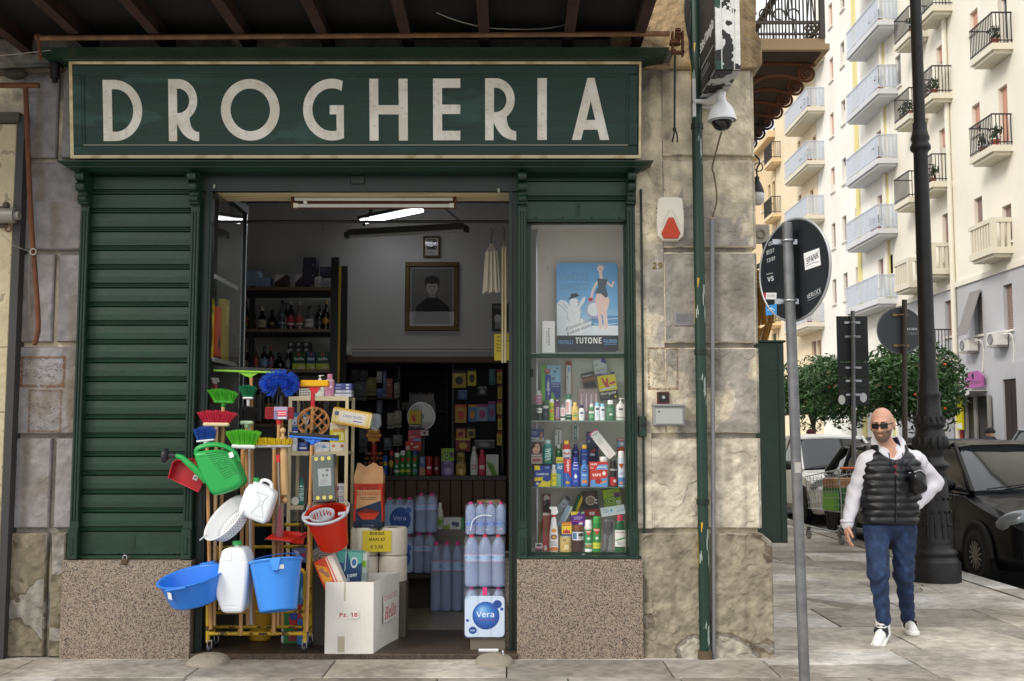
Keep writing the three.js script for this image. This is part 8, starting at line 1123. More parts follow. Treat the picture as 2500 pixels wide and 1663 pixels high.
const mo=c1(40,1488,.16),m2=thing('awning_motor','grey awning crank fitting on the travertine pillar','crank fitting',mo);part('body',J(cyl(.05,.05,.12,18).rotateZ(PI/2),mv(cyl(.03,.03,.06,14).rotateZ(PI/2),.06,0,0)),M('#8d8a84',.5,.3),m2);part('bracket',J(bx(.06,.14,.03,-.04,0,-.04),mv(new THREE.SphereGeometry(.024,10,8),0,.07,0)),M('#4a4038',.7),m2);part('crank_eye',mv(new THREE.TorusGeometry(.02,.006,6,14),.03,-.09,.02),mRust,m2);}
// open green shutter leaf and awning round the corner
{const z=-.55,q=rect(dp,1730,788,1814,1250,z),t=thing('window_shutter','open dark green metal shutter leaf standing out from the corner','shutter leaf',[0,0,z]);part('leaf',muv(cham(1.63,q.y0,-.06,q.x1,q.y1,0,.006)),mGreenB,t);part('cap_strip',bb(1.63,q.y1,-.07,q.x1+.012,q.y1+.014,.012),mGreenB,t);part('edge_strip',bb(q.x1-.045,q.y0+.01,0,q.x1-.04,q.y1-.01,.006),mGreenDark,t);}
{const t=thing('striped_awning','furled yellow striped awning round the corner','awning',[0,0,-2]),a=c7(1868,350,-2),m=TM({map:tex(128,.24,(u)=>(u*3%1)<.5?[196,148,40]:(u*3%1)<.75?[222,206,160]:[150,96,40],true,8),roughness:.9});part('end_plate',rbox(.16,.17,.03,.05,3,a.x,a.y,.02),M('#a8a294',.6),t);part('boss',mv(new THREE.TorusGeometry(.035,.012,8,18),a.x,a.y,.04),M('#8d8778',.6),t);const P=[];for(let i=0;i<24;i++){const z0=-i*.12,z1=z0-.12,w0=.05*Math.sin(i*1.3),w1=.05*Math.sin((i+1)*1.3);for(const[xa,ya,xb,yb]of[[1.68,a.y-.12,a.x+.14,a.y-.38],[a.x+.14,a.y-.38,a.x+.1,a.y-.75],[a.x+.1,a.y-.75,a.x-.02,a.y-1.1]])P.push(xa,ya+w0*.3,z0,xb+w0,yb,z0,xb+w1,yb,z1,xa,ya+w0*.3,z0,xb+w1,yb,z1,xa,ya+w1*.3,z1);}const g=new THREE.BufferGeometry();g.setAttribute('position',new THREE.Float32BufferAttribute(P,3));g.computeVertexNormals();const g2=muv(g);{const u=g2.attributes.uv,p=g2.attributes.position;for(let i=0;i<u.count;i++)u.setXY(i,p.getZ(i),p.getY(i));}m.side=THREE.DoubleSide;part('cloth',g2,m,t);part('roller',mv(cyl(.05,.05,3,14).rotateX(PI/2),a.x-.1,a.y,-1.5),M('#8d8778',.6),t);part('arm',rod([1.66,a.y-.5,-.1],[a.x+.13,a.y-.2,-.0],.02),M('#55503f',.6),t);}
// balcony round the corner with scroll brackets
{const zN=-1.2,e=W(2026,121,zN),y0=e.y,X1=e.x,t=thing('side_balcony','old balcony on scrolled iron brackets round the corner of the shop building','balcony',[1.62,y0,zN]),L=X1-1.62,z1=-9;part('slab',muv(J(bb(0,.0,z1,L,.05,0),bb(0,.051,z1,L-.03,.1,-.02))),M('#b79e7c',.85),t);part('soffit',bb(0,-.02,z1,L-.06,-.001,-.05),M('#4a3f34',.9),t);
for(let k=0;k<18;k++){const z=-.25-k*.35,pts=[];for(let i=0;i<=40;i++){const a=i/40*4.4*PI,r=.075*(1-i/52);pts.push([L-.12+Math.cos(a+2.4)*r,-.11+Math.sin(a+2.4)*r,z]);}const b=part('scroll_bracket',J(tube(pts,.012,60,6),tube([[L-.17,-.16,z],[L*.55,-.13,z],[L*.25,-.28,z],[.02,-.5,z]],.014,20,6),tube([[L-.05,-.04,z],[L*.5,-.03,z],[.02,-.12,z]],.012,16,6)),k<4?mRust:M('#3a2a20',.8),t);part('bracket_boss',mv(cyl(.03,.03,.03,12).rotateX(PI/2),L-.12,-.11,z),M('#4a2e1e',.8),b);}
const ir=M('#57504a',.55,.3);part('rail',J(bb(0,.22,-.035,L-.04,.245,-.015),bb(0,.13,-.035,L-.04,.145,-.015),bb(0,1.05,-.05,L-.04,1.09,0),bb(L-.06,.22,z1,L-.035,.245,-.02),bb(L-.06,.13,z1,L-.035,.145,-.02),bb(L-.075,1.05,z1,L-.02,1.09,-.05)),ir,t);
const bars=[];for(let x=.06;x<L-.05;x+=.085)bars.push(rod([x,.1,-.025],[x+(Math.round(x/.085)%2?.09:-.09),1.06,-.025],.006,.006,5));for(const b of bars)part('baluster',b,ir,t);const bg=rod([0,0,0],[0,.95,0],.008,.008,5);for(let k=0;k<74;k++){const b=part('baluster',bg,ir,t);b.position.set(L-.048,.1,-.1-k*.118);}
part('corner_post',bb(L-.07,.1,-.045,L-.03,1.15,-.005),ir,t);for(let i=0;i<6;i++)part('scroll',mv(new THREE.TorusGeometry(.045,.007,6,18,5),.07+i*.115,.3,-.025).rotateZ(0),ir,t);for(const[x,y]of[[-.03,0],[.03,0],[0,.03],[0,-.03]])part('rosette',mv(new THREE.TorusGeometry(.024,.006,6,14),L-.14+x*.9,.18+y*.9,-.01),ir,t);}
// street lamp on the wall round the corner
{const z=-5.4,o=c3(1834,1330,z),t=thing('wall_lamp','dark iron wall lamp with a white glass shade round the corner','wall lamp',o);t.scale.setScalar(.5);part('cap',lathe([[.16,0],[.15,.06],[.1,.2],[.05,.3],[.06,.36],[.02,.42],[0,.42]],20),mBlackIron,t);part('shade',mv(lathe([[0,-.3],[.08,-.29],[.16,-.18],[.17,-.06],[.14,0]],22),0,0,0),M('#dcdcda',.3),t);part('bracket',J(tube([[0,.42,0],[0,.6,0],[.08,.75,0],[-.1,.95,0],[-.5,1.02,0],[(1.63-o.x)/.5,.9,0]],.022,30,7),new THREE.TorusGeometry(.1,.014,6,20).translate(.04,.62,0)),mBlackIron,t);}
}
// ================= STREET: HOUSES OPPOSITE =================
const n4=(x,y)=>[1800+x/2.8257,y/2.8257],n8=(x,y)=>[1800+x/2.613,500+y/2.613],XW=15.5;
const wallTex=(c)=>TM({map:tex(256,6,(u,v)=>{const n=fbm(u,v,4,5,c[0]+900),k=.94+.1*n;return c.map(q=>q*k);}),roughness:.9});
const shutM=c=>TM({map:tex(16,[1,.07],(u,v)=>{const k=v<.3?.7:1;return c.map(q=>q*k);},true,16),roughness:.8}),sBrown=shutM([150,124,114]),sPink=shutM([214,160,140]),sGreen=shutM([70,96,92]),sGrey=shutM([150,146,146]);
const paneM=M('#4a525a',.12),frameW=M('#e2ded4',.6),ironM=M('#2c2b2c',.5,.3);
function house(name,label,pxN,pxF,yTop,mat,wins,o={}){
const zN=typeof pxN==='number'&&pxN>100?XP(pxN,1064,XW).z:pxN,zF=XP(pxF,1064,XW).z,t=thing(name,label,'building',[XW,0,zN]),dX=o.dx??0;
const holes=wins.map(w=>{const[c,x0,y0,x1,y1,k,f]=w,m=(y0+y1)/2,a=XP(...c(x0,m),XW),b=XP(...c(x1,m),XW),p=XP(...c((x0+x1)/2,y0),XW).y,q=XP(...c((x0+x1)/2,y1),XW).y;let z0=a.z-zN,z1=b.z-zN;const mn=.62;if(z1-z0<mn){const e=(mn-z1+z0)/2;z0-=e;z1+=e;}return{z0:clamp(z0,zF-zN+.1,-.75),z1:clamp(z1,zF-zN+.7,-.08),y0:q,y1:p,k:k??sBrown,f:f??1};}).map(h=>{if(o.split&&h.y0<o.split+.15&&h.y1>o.split-.15)(h.y0+h.y1)/2>o.split?h.y0=o.split+.2:h.y1=o.split-.2;return h;}).filter((h,i,A)=>h.y1-h.y0>.4&&!A.slice(0,i).some(g=>g.z0<h.z1+.1&&g.z1>h.z0-.1&&g.y0<h.y1+.1&&g.y1>h.y0-.1));
const wall=(ya,yb,m,nm)=>{const s=shp([[zF-zN,ya],[0,ya],[0,yb],[zF-zN,yb]]);for(const h of holes){const A=h.y0,B2=h.y1;if(A>ya+.05&&B2<yb-.05){const p=new THREE.Path();[[h.z0,A],[h.z0,B2],[h.z1,B2],[h.z1,A]].forEach((q,i)=>i?p.lineTo(...q):p.moveTo(...q));p.closePath();s.holes.push(p);}}part(nm,muv(ext(s,.3).rotateY(-PI/2).translate(.3,0,0)),m,t);};
if(o.split){wall(-.13,o.split,o.low,'lower_wall');wall(o.split,yTop,mat,'wall');part('string_course',bb(-.06,o.split-.08,zF-zN,0,o.split+.1,0),mat,t);}else wall(-.13,yTop,mat,'wall');
part('back_wall',bb(.55,-.13,zF-zN,12,yTop,0),mat,t);part('roof',bb(-.4,yTop,zF-zN-.1,12,yTop+.4,.1),mat,t);
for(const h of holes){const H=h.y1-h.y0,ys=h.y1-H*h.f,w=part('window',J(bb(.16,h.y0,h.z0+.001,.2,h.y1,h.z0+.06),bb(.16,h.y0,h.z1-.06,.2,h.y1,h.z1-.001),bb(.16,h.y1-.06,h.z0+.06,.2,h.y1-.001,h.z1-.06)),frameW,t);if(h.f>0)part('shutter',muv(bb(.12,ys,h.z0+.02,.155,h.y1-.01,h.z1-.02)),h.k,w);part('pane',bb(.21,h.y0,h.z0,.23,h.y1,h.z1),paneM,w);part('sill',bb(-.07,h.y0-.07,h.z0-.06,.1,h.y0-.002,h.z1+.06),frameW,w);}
t.userData.z=zN;return t;
}
function balcony(t,nw,no,fo,y,st){
const p=XP(nw,y,XW),ax=FN*XW/(nw-1250),Xo=(no-1250)/FN*ax,pr=clamp(XW-Xo,.55,1.15),q=XP(no,y,XW-pr),e=XP(fo,y,XW-pr),Y=q.y,z1=q.z-t.userData.z,L=clamp(q.z-e.z,1.6,6),z0=z1-L;
const b=part('balcony',J(bb(-pr,Y-.2,z0,-.001,Y,z1),bb(-pr+.08,Y-.3,z0+.1,-.001,Y-.2,z1-.1)),st.slab,t);b.geometry=muv(b.geometry);
if(st.kind==='stone'){const gs=[bb(-pr,Y+.78,z0,-pr+.16,Y+.92,z1),bb(-pr+.16,Y+.78,z1-.16,-.002,Y+.92,z1),bb(-pr,Y,z1-.16,-pr+.16,Y+.78,z1)];part('parapet',J(gs),st.slab,b);const k=[];for(let z=z0+.1;z<z1-.2;z+=.2)k.push(bb(-pr+.03,Y,z,-pr+.13,Y+.78,z+.1));for(let x=-pr+.3;x<-.1;x+=.2)k.push(bb(x,Y,z1-.13,x+.1,Y+.78,z1-.03));for(const g of k)part('baluster',g,st.slab,b);return b;}
const H=1.0,gs=[bb(-pr+.02,Y+H-.04,z0,-pr+.06,Y+H,z1-.02),bb(-pr+.061,Y+H-.04,z1-.06,-.002,Y+H,z1-.02),bb(-pr+.02,Y+.08,z0,-pr+.05,Y+.11,z1-.02),bb(-pr+.051,Y+.08,z1-.05,-.002,Y+.11,z1-.02),bb(-pr+.02,Y+H-.04,z0+.02,-.002,Y+H-.001,z0+.05)],s=st.kind==='glass'?.16:.115,r=st.kind==='glass'?.009:.011;
for(let z=z0+.05;z<z1-.03;z+=s)gs.push(bb(-pr+.035-r,Y,z-r,-pr+.035+r,Y+H-.041,z+r));for(let x=-pr+.15;x<-.03;x+=s)gs.push(bb(x-r,Y,z1-.035-r,x+r,Y+H-.041,z1-.035+r));
part('railing',J(gs),st.rail,b);if(st.kind==='glass')part('screen',J(bb(-pr+.06,Y+.1,z0+.05,-pr+.065,Y+H-.05,z1-.08),bb(-pr+.08,Y+.1,z1-.07,-.01,Y+H-.05,z1-.065)),st.screen,b);
if(st.pots)for(let i=0;i<st.pots;i++){const z=z1-.35-i*.7-rr(0,.3),x=-pr+.25;part('flower_pot',cyl(.14,.1,.24,12,x,Y+.121,z),M('#a8543a',.8),b);const R=rng(i+Math.round(Y*10)),lv=[];for(let k=0;k<60;k++){const a=R()*6.3,q2=R()*.22,g=new THREE.PlaneGeometry(.05,.12);lv.push(xf(g,[x+Math.cos(a)*q2,Y+.3+R()*.35,z+Math.sin(a)*q2],[R()*2,a,R()]));}tag(part('plant',J(lv),leafM,b),null,null,null,'stuff');}
return b;
}
const leafM=new THREE.MeshPhysicalMaterial({color:'#2f4a1c',roughness:.6,side:THREE.DoubleSide});
{
const cream=wallTex([240,235,221]),grey=wallTex([186,187,192]),white=wallTex([246,243,234]),peach=wallTex([240,222,190]),peach2=wallTex([232,206,164]);
const slabC=wallTex([222,216,198]),slabW=wallTex([212,214,218]),iron={kind:'iron',slab:slabC,rail:ironM},stone={kind:'stone',slab:slabC},glass={kind:'glass',slab:slabW,rail:M('#c2c9d4',.4,.2),screen:new THREE.MeshPhysicalMaterial({color:'#eef2f8',roughness:.3,transmission:.7,thickness:0})};
const yS=XP(...n8(1440,500),XW).y,L4=(...a)=>[n4,...a],L8=(...a)=>[n8,...a];
const zEnd=-14;
const A=house('apartment_building','cream apartment house with black iron balconies and a grey lower wall, nearest opposite',zEnd,2342,26,cream,[L4(1612,70,1652,225,sPink),L4(1628,715,1668,930,sPink,.7),L4(1645,1360,1684,1600),L8(1530,-20,1562,160),L8(1705,0,1740,240),L8(1518,560,1560,830,sGrey,1),L8(1708,505,1750,800),L4(1810,-60,1853,295,sPink,.1),L4(1815,590,1860,1000,sPink,.98),L4(1832,1265,1880,1540),L8(1960,0,2010,240),L8(1970,505,2010,800)],{split:yS,low:grey});
for(const[y,s,p]of[[-143,iron,1],[104,iron,1],[353,iron,2],[602,stone]])balcony(A,2474,2423,2365,y,{...s,pots:p});
const A2=house('apartment_building','cream apartment house with two columns of small balconies behind the street lamp',2340,2196,26,cream,[L4(1412,285,1448,635,sPink,.3),L4(1422,870,1458,1245,sPink,.3),L4(1436,1465,1468,1800),L8(1332,45,1362,290),L8(1336,610,1364,840),L8(1295,850,1330,985,sGrey,.2),L4(1232,440,1252,560,sGrey),L4(1100,380,1120,600,sGrey),L4(1235,1000,1255,1200,sGrey)],{split:yS,low:grey});
for(const[y,s,p]of[[12,iron,0],[226,iron,2],[442,iron,1],[655,stone],[872,iron,0]])balcony(A2,2326,2276,2242,y,{...s,pots:p});for(const[y,s,p]of[[-125,iron,0],[76,iron,1],[276,iron,2],[480,iron,0],[688,stone]])balcony(A2,2267,2219,2185,y,{...s,pots:p});
const B=house('apartment_building','white and pale yellow apartment house with long glass railed balconies',2195,2012,27,white,[L4(957,455,985,600),L4(966,900,992,1080),L4(970,1345,998,1500),L8(905,345,930,520),L8(1024,290,1052,420),L4(634,25,650,190,sPink),L4(640,400,657,560,sPink),L4(643,780,662,945,sPink),L4(652,1155,668,1325,sPink,.6),L8(606,118,624,280),L8(612,475,630,635),L4(715,290,735,460,sGrey,.3),L4(722,690,742,860,sGrey,.3),L4(728,1090,748,1270,sGrey,.2),L8(672,70,697,235),L8(682,435,702,610),L4(806,590,828,740,sPink),L4(815,1000,832,1150),L4(820,1430,840,1580),L8(757,395,785,520),L4(715,-30,735,70)]);
for(const[y,p]of[[-122,0],[48,2],[216,1],[386,1],[557,2],[729,0]])balcony(B,2193,2143,2063,y,{...glass,pots:p});
for(const x of[2097,2195-30]){const z=XP(x,500,XW).z-B.userData.z;part('yellow_strip',bb(-.05,0,z-.25,-.001,27,z+.25),wallTex([228,216,150]),B);}
const C=house('apartment_building','peach apartment house with blue grey balcony screens, farther along the street',2011,1908,21.5,peach,[L4(490,612,515,740),L4(580,880,600,1090),L4(505,1310,525,1480),L8(475,870,505,970),L8(550,850,580,960),L4(415,975,435,1045,sGrey),L4(424,1345,440,1425,sGrey),L4(575,510,597,720),L4(585,1240,603,1470)]);
for(const[y,p]of[[130,0],[260,2],[391,2],[524,0],[655,0],[787,1]])balcony(C,2014,1970,1913,y,{...glass,slab:slabC,pots:p});
const D=house('old_house','old peach house with green shutters and small stone balconies at the far end',1906,1780,19,peach2,[[165,970,185,1110],[206,915,222,1080],[258,850,272,1075],[170,1310,185,1460],[214,1275,229,1460],[264,1230,280,1450]].map(q=>L4(...q,sGreen)).concat([[160,555,185,710],[125,580,140,790],[230,540,250,700],[150,830,175,960],[225,820,250,960]].map(q=>L8(...q,sGreen))));
for(const y of[386,520,653,786])balcony(D,1902,1884,1864,y,{...iron,slab:peach2});
for(const px of[2341,2180]){const a=XP(px,900,XW),b=XP(px,0,XW);solo('downpipe',cyl(.09,.09,22,12,0,11,0),M('#e4e0d0',.6),px>2300?'pale downpipe between the two cream apartment houses':'pale downpipe at the far edge of the cream apartment houses','pipe',[XW-.1,.3,a.z]);}
const zF=XP(1781,1064,XW).z;struct('far_hill',bb(-60,-1,zF-60,120,6,zF-40),wallTex([200,190,170]));
// ground floor: lingerie shop with sign and awning, entrance, air conditioners
const S=(x,y)=>XP(...n8(x,y),XW-.03),r3=(x0,y0,x1,y1)=>{const a=S(x0,(y0+y1)/2),b=S(x1,(y0+y1)/2),c=S((x0+x1)/2,y0),d=S((x0+x1)/2,y1);return{z0:a.z,z1:b.z,z:(a.z+b.z)/2,w:b.z-a.z,y0:d.y,y1:c.y,y:(c.y+d.y)/2,h:c.y-d.y};};
const face=(name,label,cat,q,draw,dx,dep=.06)=>{const c=at1.cell(200,200*q.h/q.w,draw);return solo(name,packGeo(q.w,q.h,dep,c).rotateY(-PI/2),mAt1,label,cat,[XW-dx,q.y,q.z]);};
{const q=r3(1485,1062,1592,1165),t=thing('shop_sign','magenta arched sign reading INTIMO over a shop opposite','shop sign',[XW-.12,q.y,q.z]),w=q.w/2,h=q.h/2,s=shp([[-w,-h],[w,-h],[w,h*.35],[w*.45,h],[-w*.45,h],[-w,h*.35]]);part('board',ext(s,.08).rotateY(-PI/2),M('#b060a0',.5),t);const c=at1.cell(200,60,print('#b060a0',[T('INTIMO',.5,.5,.8,'#4a4a4c',{w:.9,f:'serif'})])),g=new THREE.PlaneGeometry(q.w*.92,q.h*.36),uv=g.attributes.uv;for(let i=0;i<4;i++)uv.setXY(i,lerp(c.u0,c.u1,uv.getX(i)),lerp(c.v0,c.v1,uv.getY(i)));part('lettering',mv(g.rotateY(-PI/2),-.086,-h*.45,0),mAt1,t);part('emblem',mv(new THREE.TorusGeometry(h*.2,.02,6,16).rotateY(PI/2).scale(1,1.5,1),-.09,h*.4,0),M('#3a3a3c',.5),t);}
{const q=r3(1412,1172,1592,1222),t=thing('shop_awning','white scalloped awning under the magenta sign','awning',[XW,q.y0,q.z0]),n=16;part('cloth',J(...[0].map(()=>{const g=bb(-.6,q.h*.55,0,0,q.h*.6,q.w);g.rotateZ(0);return g;})),M('#dcdad4',.8),t);for(let i=0;i<n;i++)part('valance_strip',bb(-.62,i%2?.02:0,i*q.w/n,-.6,q.h*.6,(i+.92)*q.w/n),M('#e4e2dc',.8),t);}
const dark=M('#1c1d20',.3),q1=r3(1400,1225,1620,1460);
{const t=thing('shop_window','dark shop windows under the white awning, with red goods inside','shop window',[XW-.02,0,q1.z0]);part('pane',bb(-.03,.1,0,0,q1.y1,q1.w),dark,t);for(const f of[0,.34,.62,1])part('pilaster',bb(-.09,0,q1.w*f-.1,-.031,q1.y1,q1.w*f+.1),M('#8d8a86',.7),t);part('red_display',bb(-.05,.8,q1.w*.05,-.032,q1.y1-.4,q1.w*.2),M('#9c2418',.6),t);}
face('sale_poster','tall yellow poster with 70% in a shop window opposite','poster',r3(1434,1224,1472,1436),print('#d8cf1f',[T('saldi',.5,.12,.07,'#c9442c',{w:.6}),T('70%',.5,.42,.16,'#f4f4ec',{w:.8}),r_(.1,.8,.8,.16,'#eeeee6')]),.2);
{const q=r3(1650,1010,1830,1420),t=thing('house_entrance','grey stone entrance with a dark wooden double door opposite','entrance',[XW,0,q.z0]);const H=q.y1;part('surround',J(bb(-.12,0,0,-.001,H,.7),bb(-.12,0,q.w-.3,-.001,H,q.w+.4),bb(-.12,H-.5,.7,-.001,H,q.w-.3)),grey,t);for(const f of[0,1])part('door_leaf',bb(-.06,0,.7+f*(q.w-1)/2+.01,-.002,H-.5,.7+(f+1)*(q.w-1)/2-.01),M('#2b1f1c',.5),t);}
for(const[x0,y0,x1,y1,l]of[[1470,850,1552,945,'left air conditioner unit on the grey wall opposite'],[1642,805,1752,910,'right air conditioner unit on the grey wall opposite']]){const q=r3(x0,y0,x1,y1),t=thing('air_conditioner',l,'air conditioner',[XW,q.y,q.z],0,'air conditioners');part('case',rbox(.34,q.h*.85,Math.max(.8,q.w*.6),.03,2,-.22,0,0),M('#d4d2cc',.5),t);part('fan_grille',mv(new THREE.TorusGeometry(q.h*.3,.02,6,24).rotateY(PI/2),-.4,0,-.08),M('#77777a',.5),t);part('fan_grille',mv(cyl(q.h*.29,q.h*.29,.02,24).rotateZ(PI/2),-.395,0,-.08),M('#8d8d90',.6),t);part('bracket',bb(-.38,-q.h*.5,-.3,0,-q.h*.43,.3),M('#a8a6a0',.6),t);part('pipe',tube([[-.2,.1,.45],[-.1,.1,.7],[-.02,-.2,.7],[-.02,-.9,.6]],.03,16,6),M('#d8d6d0',.6),t);}
{const a=S(1508,555),b=S(1562,830),t=thing('tilted_blind','brown slatted blind tilted out from a window opposite','blind',[XW,a.y,(a.z+b.z)/2-.1]);const n=12,w=.85;for(let i=0;i<n;i++)part('slat',xf(bx(.02,(a.y-b.y)/n*1.02,w),[-.05-.5*(i+.5)/n,-(a.y-b.y)*.98*(i+.5)/n,0],[0,0,-.2]),sGrey,t);}
}
// ================= TREES =================
{
const R=rng(5150),P=[],N=[],C=[],n=8500,A=new V3(),U=new V3(),Vv=new V3();
const clumps=Array.from({length:46},()=>{const a=R()*6.283,q=Math.acos(R()*2-1),r=.62+.38*R();return[Math.sin(q)*Math.cos(a)*r,Math.cos(q)*r*.8,Math.sin(q)*Math.sin(a)*r,.28+.2*R(),.7+.6*R()];});
for(let i=0;i<n;i++){const k=clumps[i%46],a=R()*6.283,q=Math.acos(R()*2-1),r=k[3]*(.75+.3*R());A.set(k[0]+Math.sin(q)*Math.cos(a)*r,k[1]+Math.cos(q)*r,k[2]+Math.sin(q)*Math.sin(a)*r);U.set(R()-.5,R()-.7,R()-.5).normalize().multiplyScalar(.062+.03*R());Vv.set(R()-.5,R()-.5,R()-.5).cross(U).normalize().multiplyScalar(.026);const c0=k[4]*(.75+.5*R()),col=[.04*c0,.1*c0,.026*c0];const p0=A.clone().sub(U),p1=A.clone().add(Vv),p2=A.clone().add(U),p3=A.clone().sub(Vv);for(const p of[p0,p1,p2,p0,p2,p3]){P.push(p.x,p.y,p.z);C.push(...col);}}
const g=new THREE.BufferGeometry();g.setAttribute('position',new THREE.Float32BufferAttribute(P,3));g.setAttribute('color',new THREE.Float32BufferAttribute(C,3));g.computeVertexNormals();
const lm=new THREE.MeshPhysicalMaterial({vertexColors:true,roughness:.45,side:THREE.DoubleSide,transmission:0}),om=M('#e0680c',.5),fruit=[];for(let i=0;i<26;i++){const k=clumps[(i*7)%46],a=R()*6.283;fruit.push(mv(new THREE.SphereGeometry(.03,8,6),k[0]*1.18+Math.cos(a)*.12,k[1]*1.15-.1*R(),k[2]*1.18+Math.sin(a)*.12));}const fg=J(fruit);
const bark=M('#3a2f28',.9),G2='orange trees along the far pavement';
[[2234,33,1.62,4.5,'nearest orange tree with many oranges, behind the street lamp'],[2085,40,1.55,4.7,'orange tree partly hidden by the black stack of road signs'],[1985,47,1.75,5.1,'farthest orange tree, right of the leaning sign pole'],[2400,28,.01,2,'']].slice(0,3).forEach(([px,d,r,h,l],i)=>{
const X=(px-1250)/FN*d,t=thing('orange_tree',l,'tree',[X,0,D0-d],i*2.1,G2),y=h-r*1.0;
const c=part('crown',g,lm,t);c.position.y=y;c.scale.set(r*.95,r*.86,r*.95);const f=part('oranges',fg,om,c);f.userData.kind='stuff';
part('trunk',J(rod([0,0,0],[.05,y*.55,0],.12,.09,10),rod([.05,y*.55,0],[-.3,y,.2],.07,.04,8),rod([.05,y*.55,0],[.4,y*.95,-.1],.07,.04,8),rod([.05,y*.5,0],[.1,y*1.1,-.35],.06,.03,8),rod([.05,y*.5,0],[-.1,y,.5],.05,.03,8)),bark,t);
});
}
// ================= SIGN POSTS AND STREET LAMP =================
function clamp2(t,x,y,z,w,m){part('clamp',J(mv(new THREE.TorusGeometry(.034,.007,6,20).rotateX(PI/2),x,y,z),bx(w,.03,.008,x,y,z-.038)),m??mSteel,t);}
{
const z=1.02,a=dp(1812,515,z),b=dp(1852,1568,z),d=b.clone().sub(a),g=a.clone().addScaledVector(d,(a.y)/(a.y-b.y)),t=thing('road_sign','leaning grey pole with the black back of a round road sign and stickers','road sign',[g.x,0,z]),top=a.clone().sub(g);top.z=0;top.y=a.y;
part('pole',muv(rod([0,0,0],top,.03,.03,20)),mGalv,t);part('pole_cap',mv(cyl(.029,.03,.01,16),top.x,top.y,0),mGalv,t);
const q=dp(1831,622,z-.08),s=new THREE.Group();s.name='sign_disc';s.position.set(q.x-g.x-.012,q.y,-.07);s.rotation.set(0,-1.1,0);t.add(s);const R=.3,m=TM({map:tex(256,1,(u,v)=>{const n=fbm(u,v,6,4,951);const k=20+14*n;return[k,k*1.15,k*1.3];}),roughness:.5});
part('disc_back',muv(mv(cyl(R,R,.006,56).rotateX(PI/2),0,0,0)),m,s);part('disc_rim',new THREE.TorusGeometry(R,.008,8,64),M('#a9acae',.4,.5),s);part('stiffener',J(bx(.04,R*1.86,.018,-.02,0,.012)),M('#15181c',.5),s);
const st=(x,y,w,h,draw,r=0)=>{const c=at1.cell(w*1300,h*1300,draw),p=new THREE.PlaneGeometry(w,h),uv=p.attributes.uv;for(let i=0;i<4;i++)uv.setXY(i,lerp(c.u0,c.u1,uv.getX(i)),lerp(c.v0,c.v1,uv.getY(i)));part('sticker',xf(p,[x,y,.0045],[0,0,r]),mAt1,s);};
st(.16,.04,.13,.1,print('#e4e4e6',[T('SPANK',.5,.45,.5,'#16181c',{r:-.15,w:.8,st:'bold italic'}),s_('#16181c',.02,.1,.8,.5,.72,.9,.78)]),.1);st(.165,-.16,.13,.06,print('#1c2228',[T('VERLOCK',.5,.5,.6,'#d4d6d8',{w:.9,st:'italic'}),s_('#d4d6d8',.012,.05,.85,.5,.9,.95,.8)]),.25);st(-.21,-.13,.12,.04,print('#d8dadc',[r_(0,0,.2,1,'#a82c38'),T('PALERMO',.6,.5,.5,'#9a9c9e',{w:.6})]),-.12);st(-.2,-.215,.1,.06,print('#3f8fd0',[s_('#dfe8f2',.05,.2,.5,.5,.3,.8,.6)]));st(-.2,.13,.13,.16,print('#1a2026',[T('OD',.6,.15,.2,'#d8dadc',{st:'italic'}),T('9551',.5,.45,.22,'#d8dadc',{st:'italic'}),T('13/81',.5,.75,.2,'#d8dadc',{st:'italic'})]),.1);st(-.2,-.02,.12,.07,print('#1a2026',[T('VS',.5,.6,.55,'#c9cccf',{w:.5}),f_(1,'#9a9c9e',.2,.1,.6,.2)]));
for(const y of[top.y-.1,q.y-.19]){const k=(y/top.y)*top.x;clamp2(t,k,y,0,.16);}
const pt=(f,w,h,c)=>part('paper_scrap',xf(rbox(w,h,.002,.0008,1),[top.x*f,top.y*f,.0305]),c,t);pt(.47,.035,.06,M('#a8a6a0',.8));
}
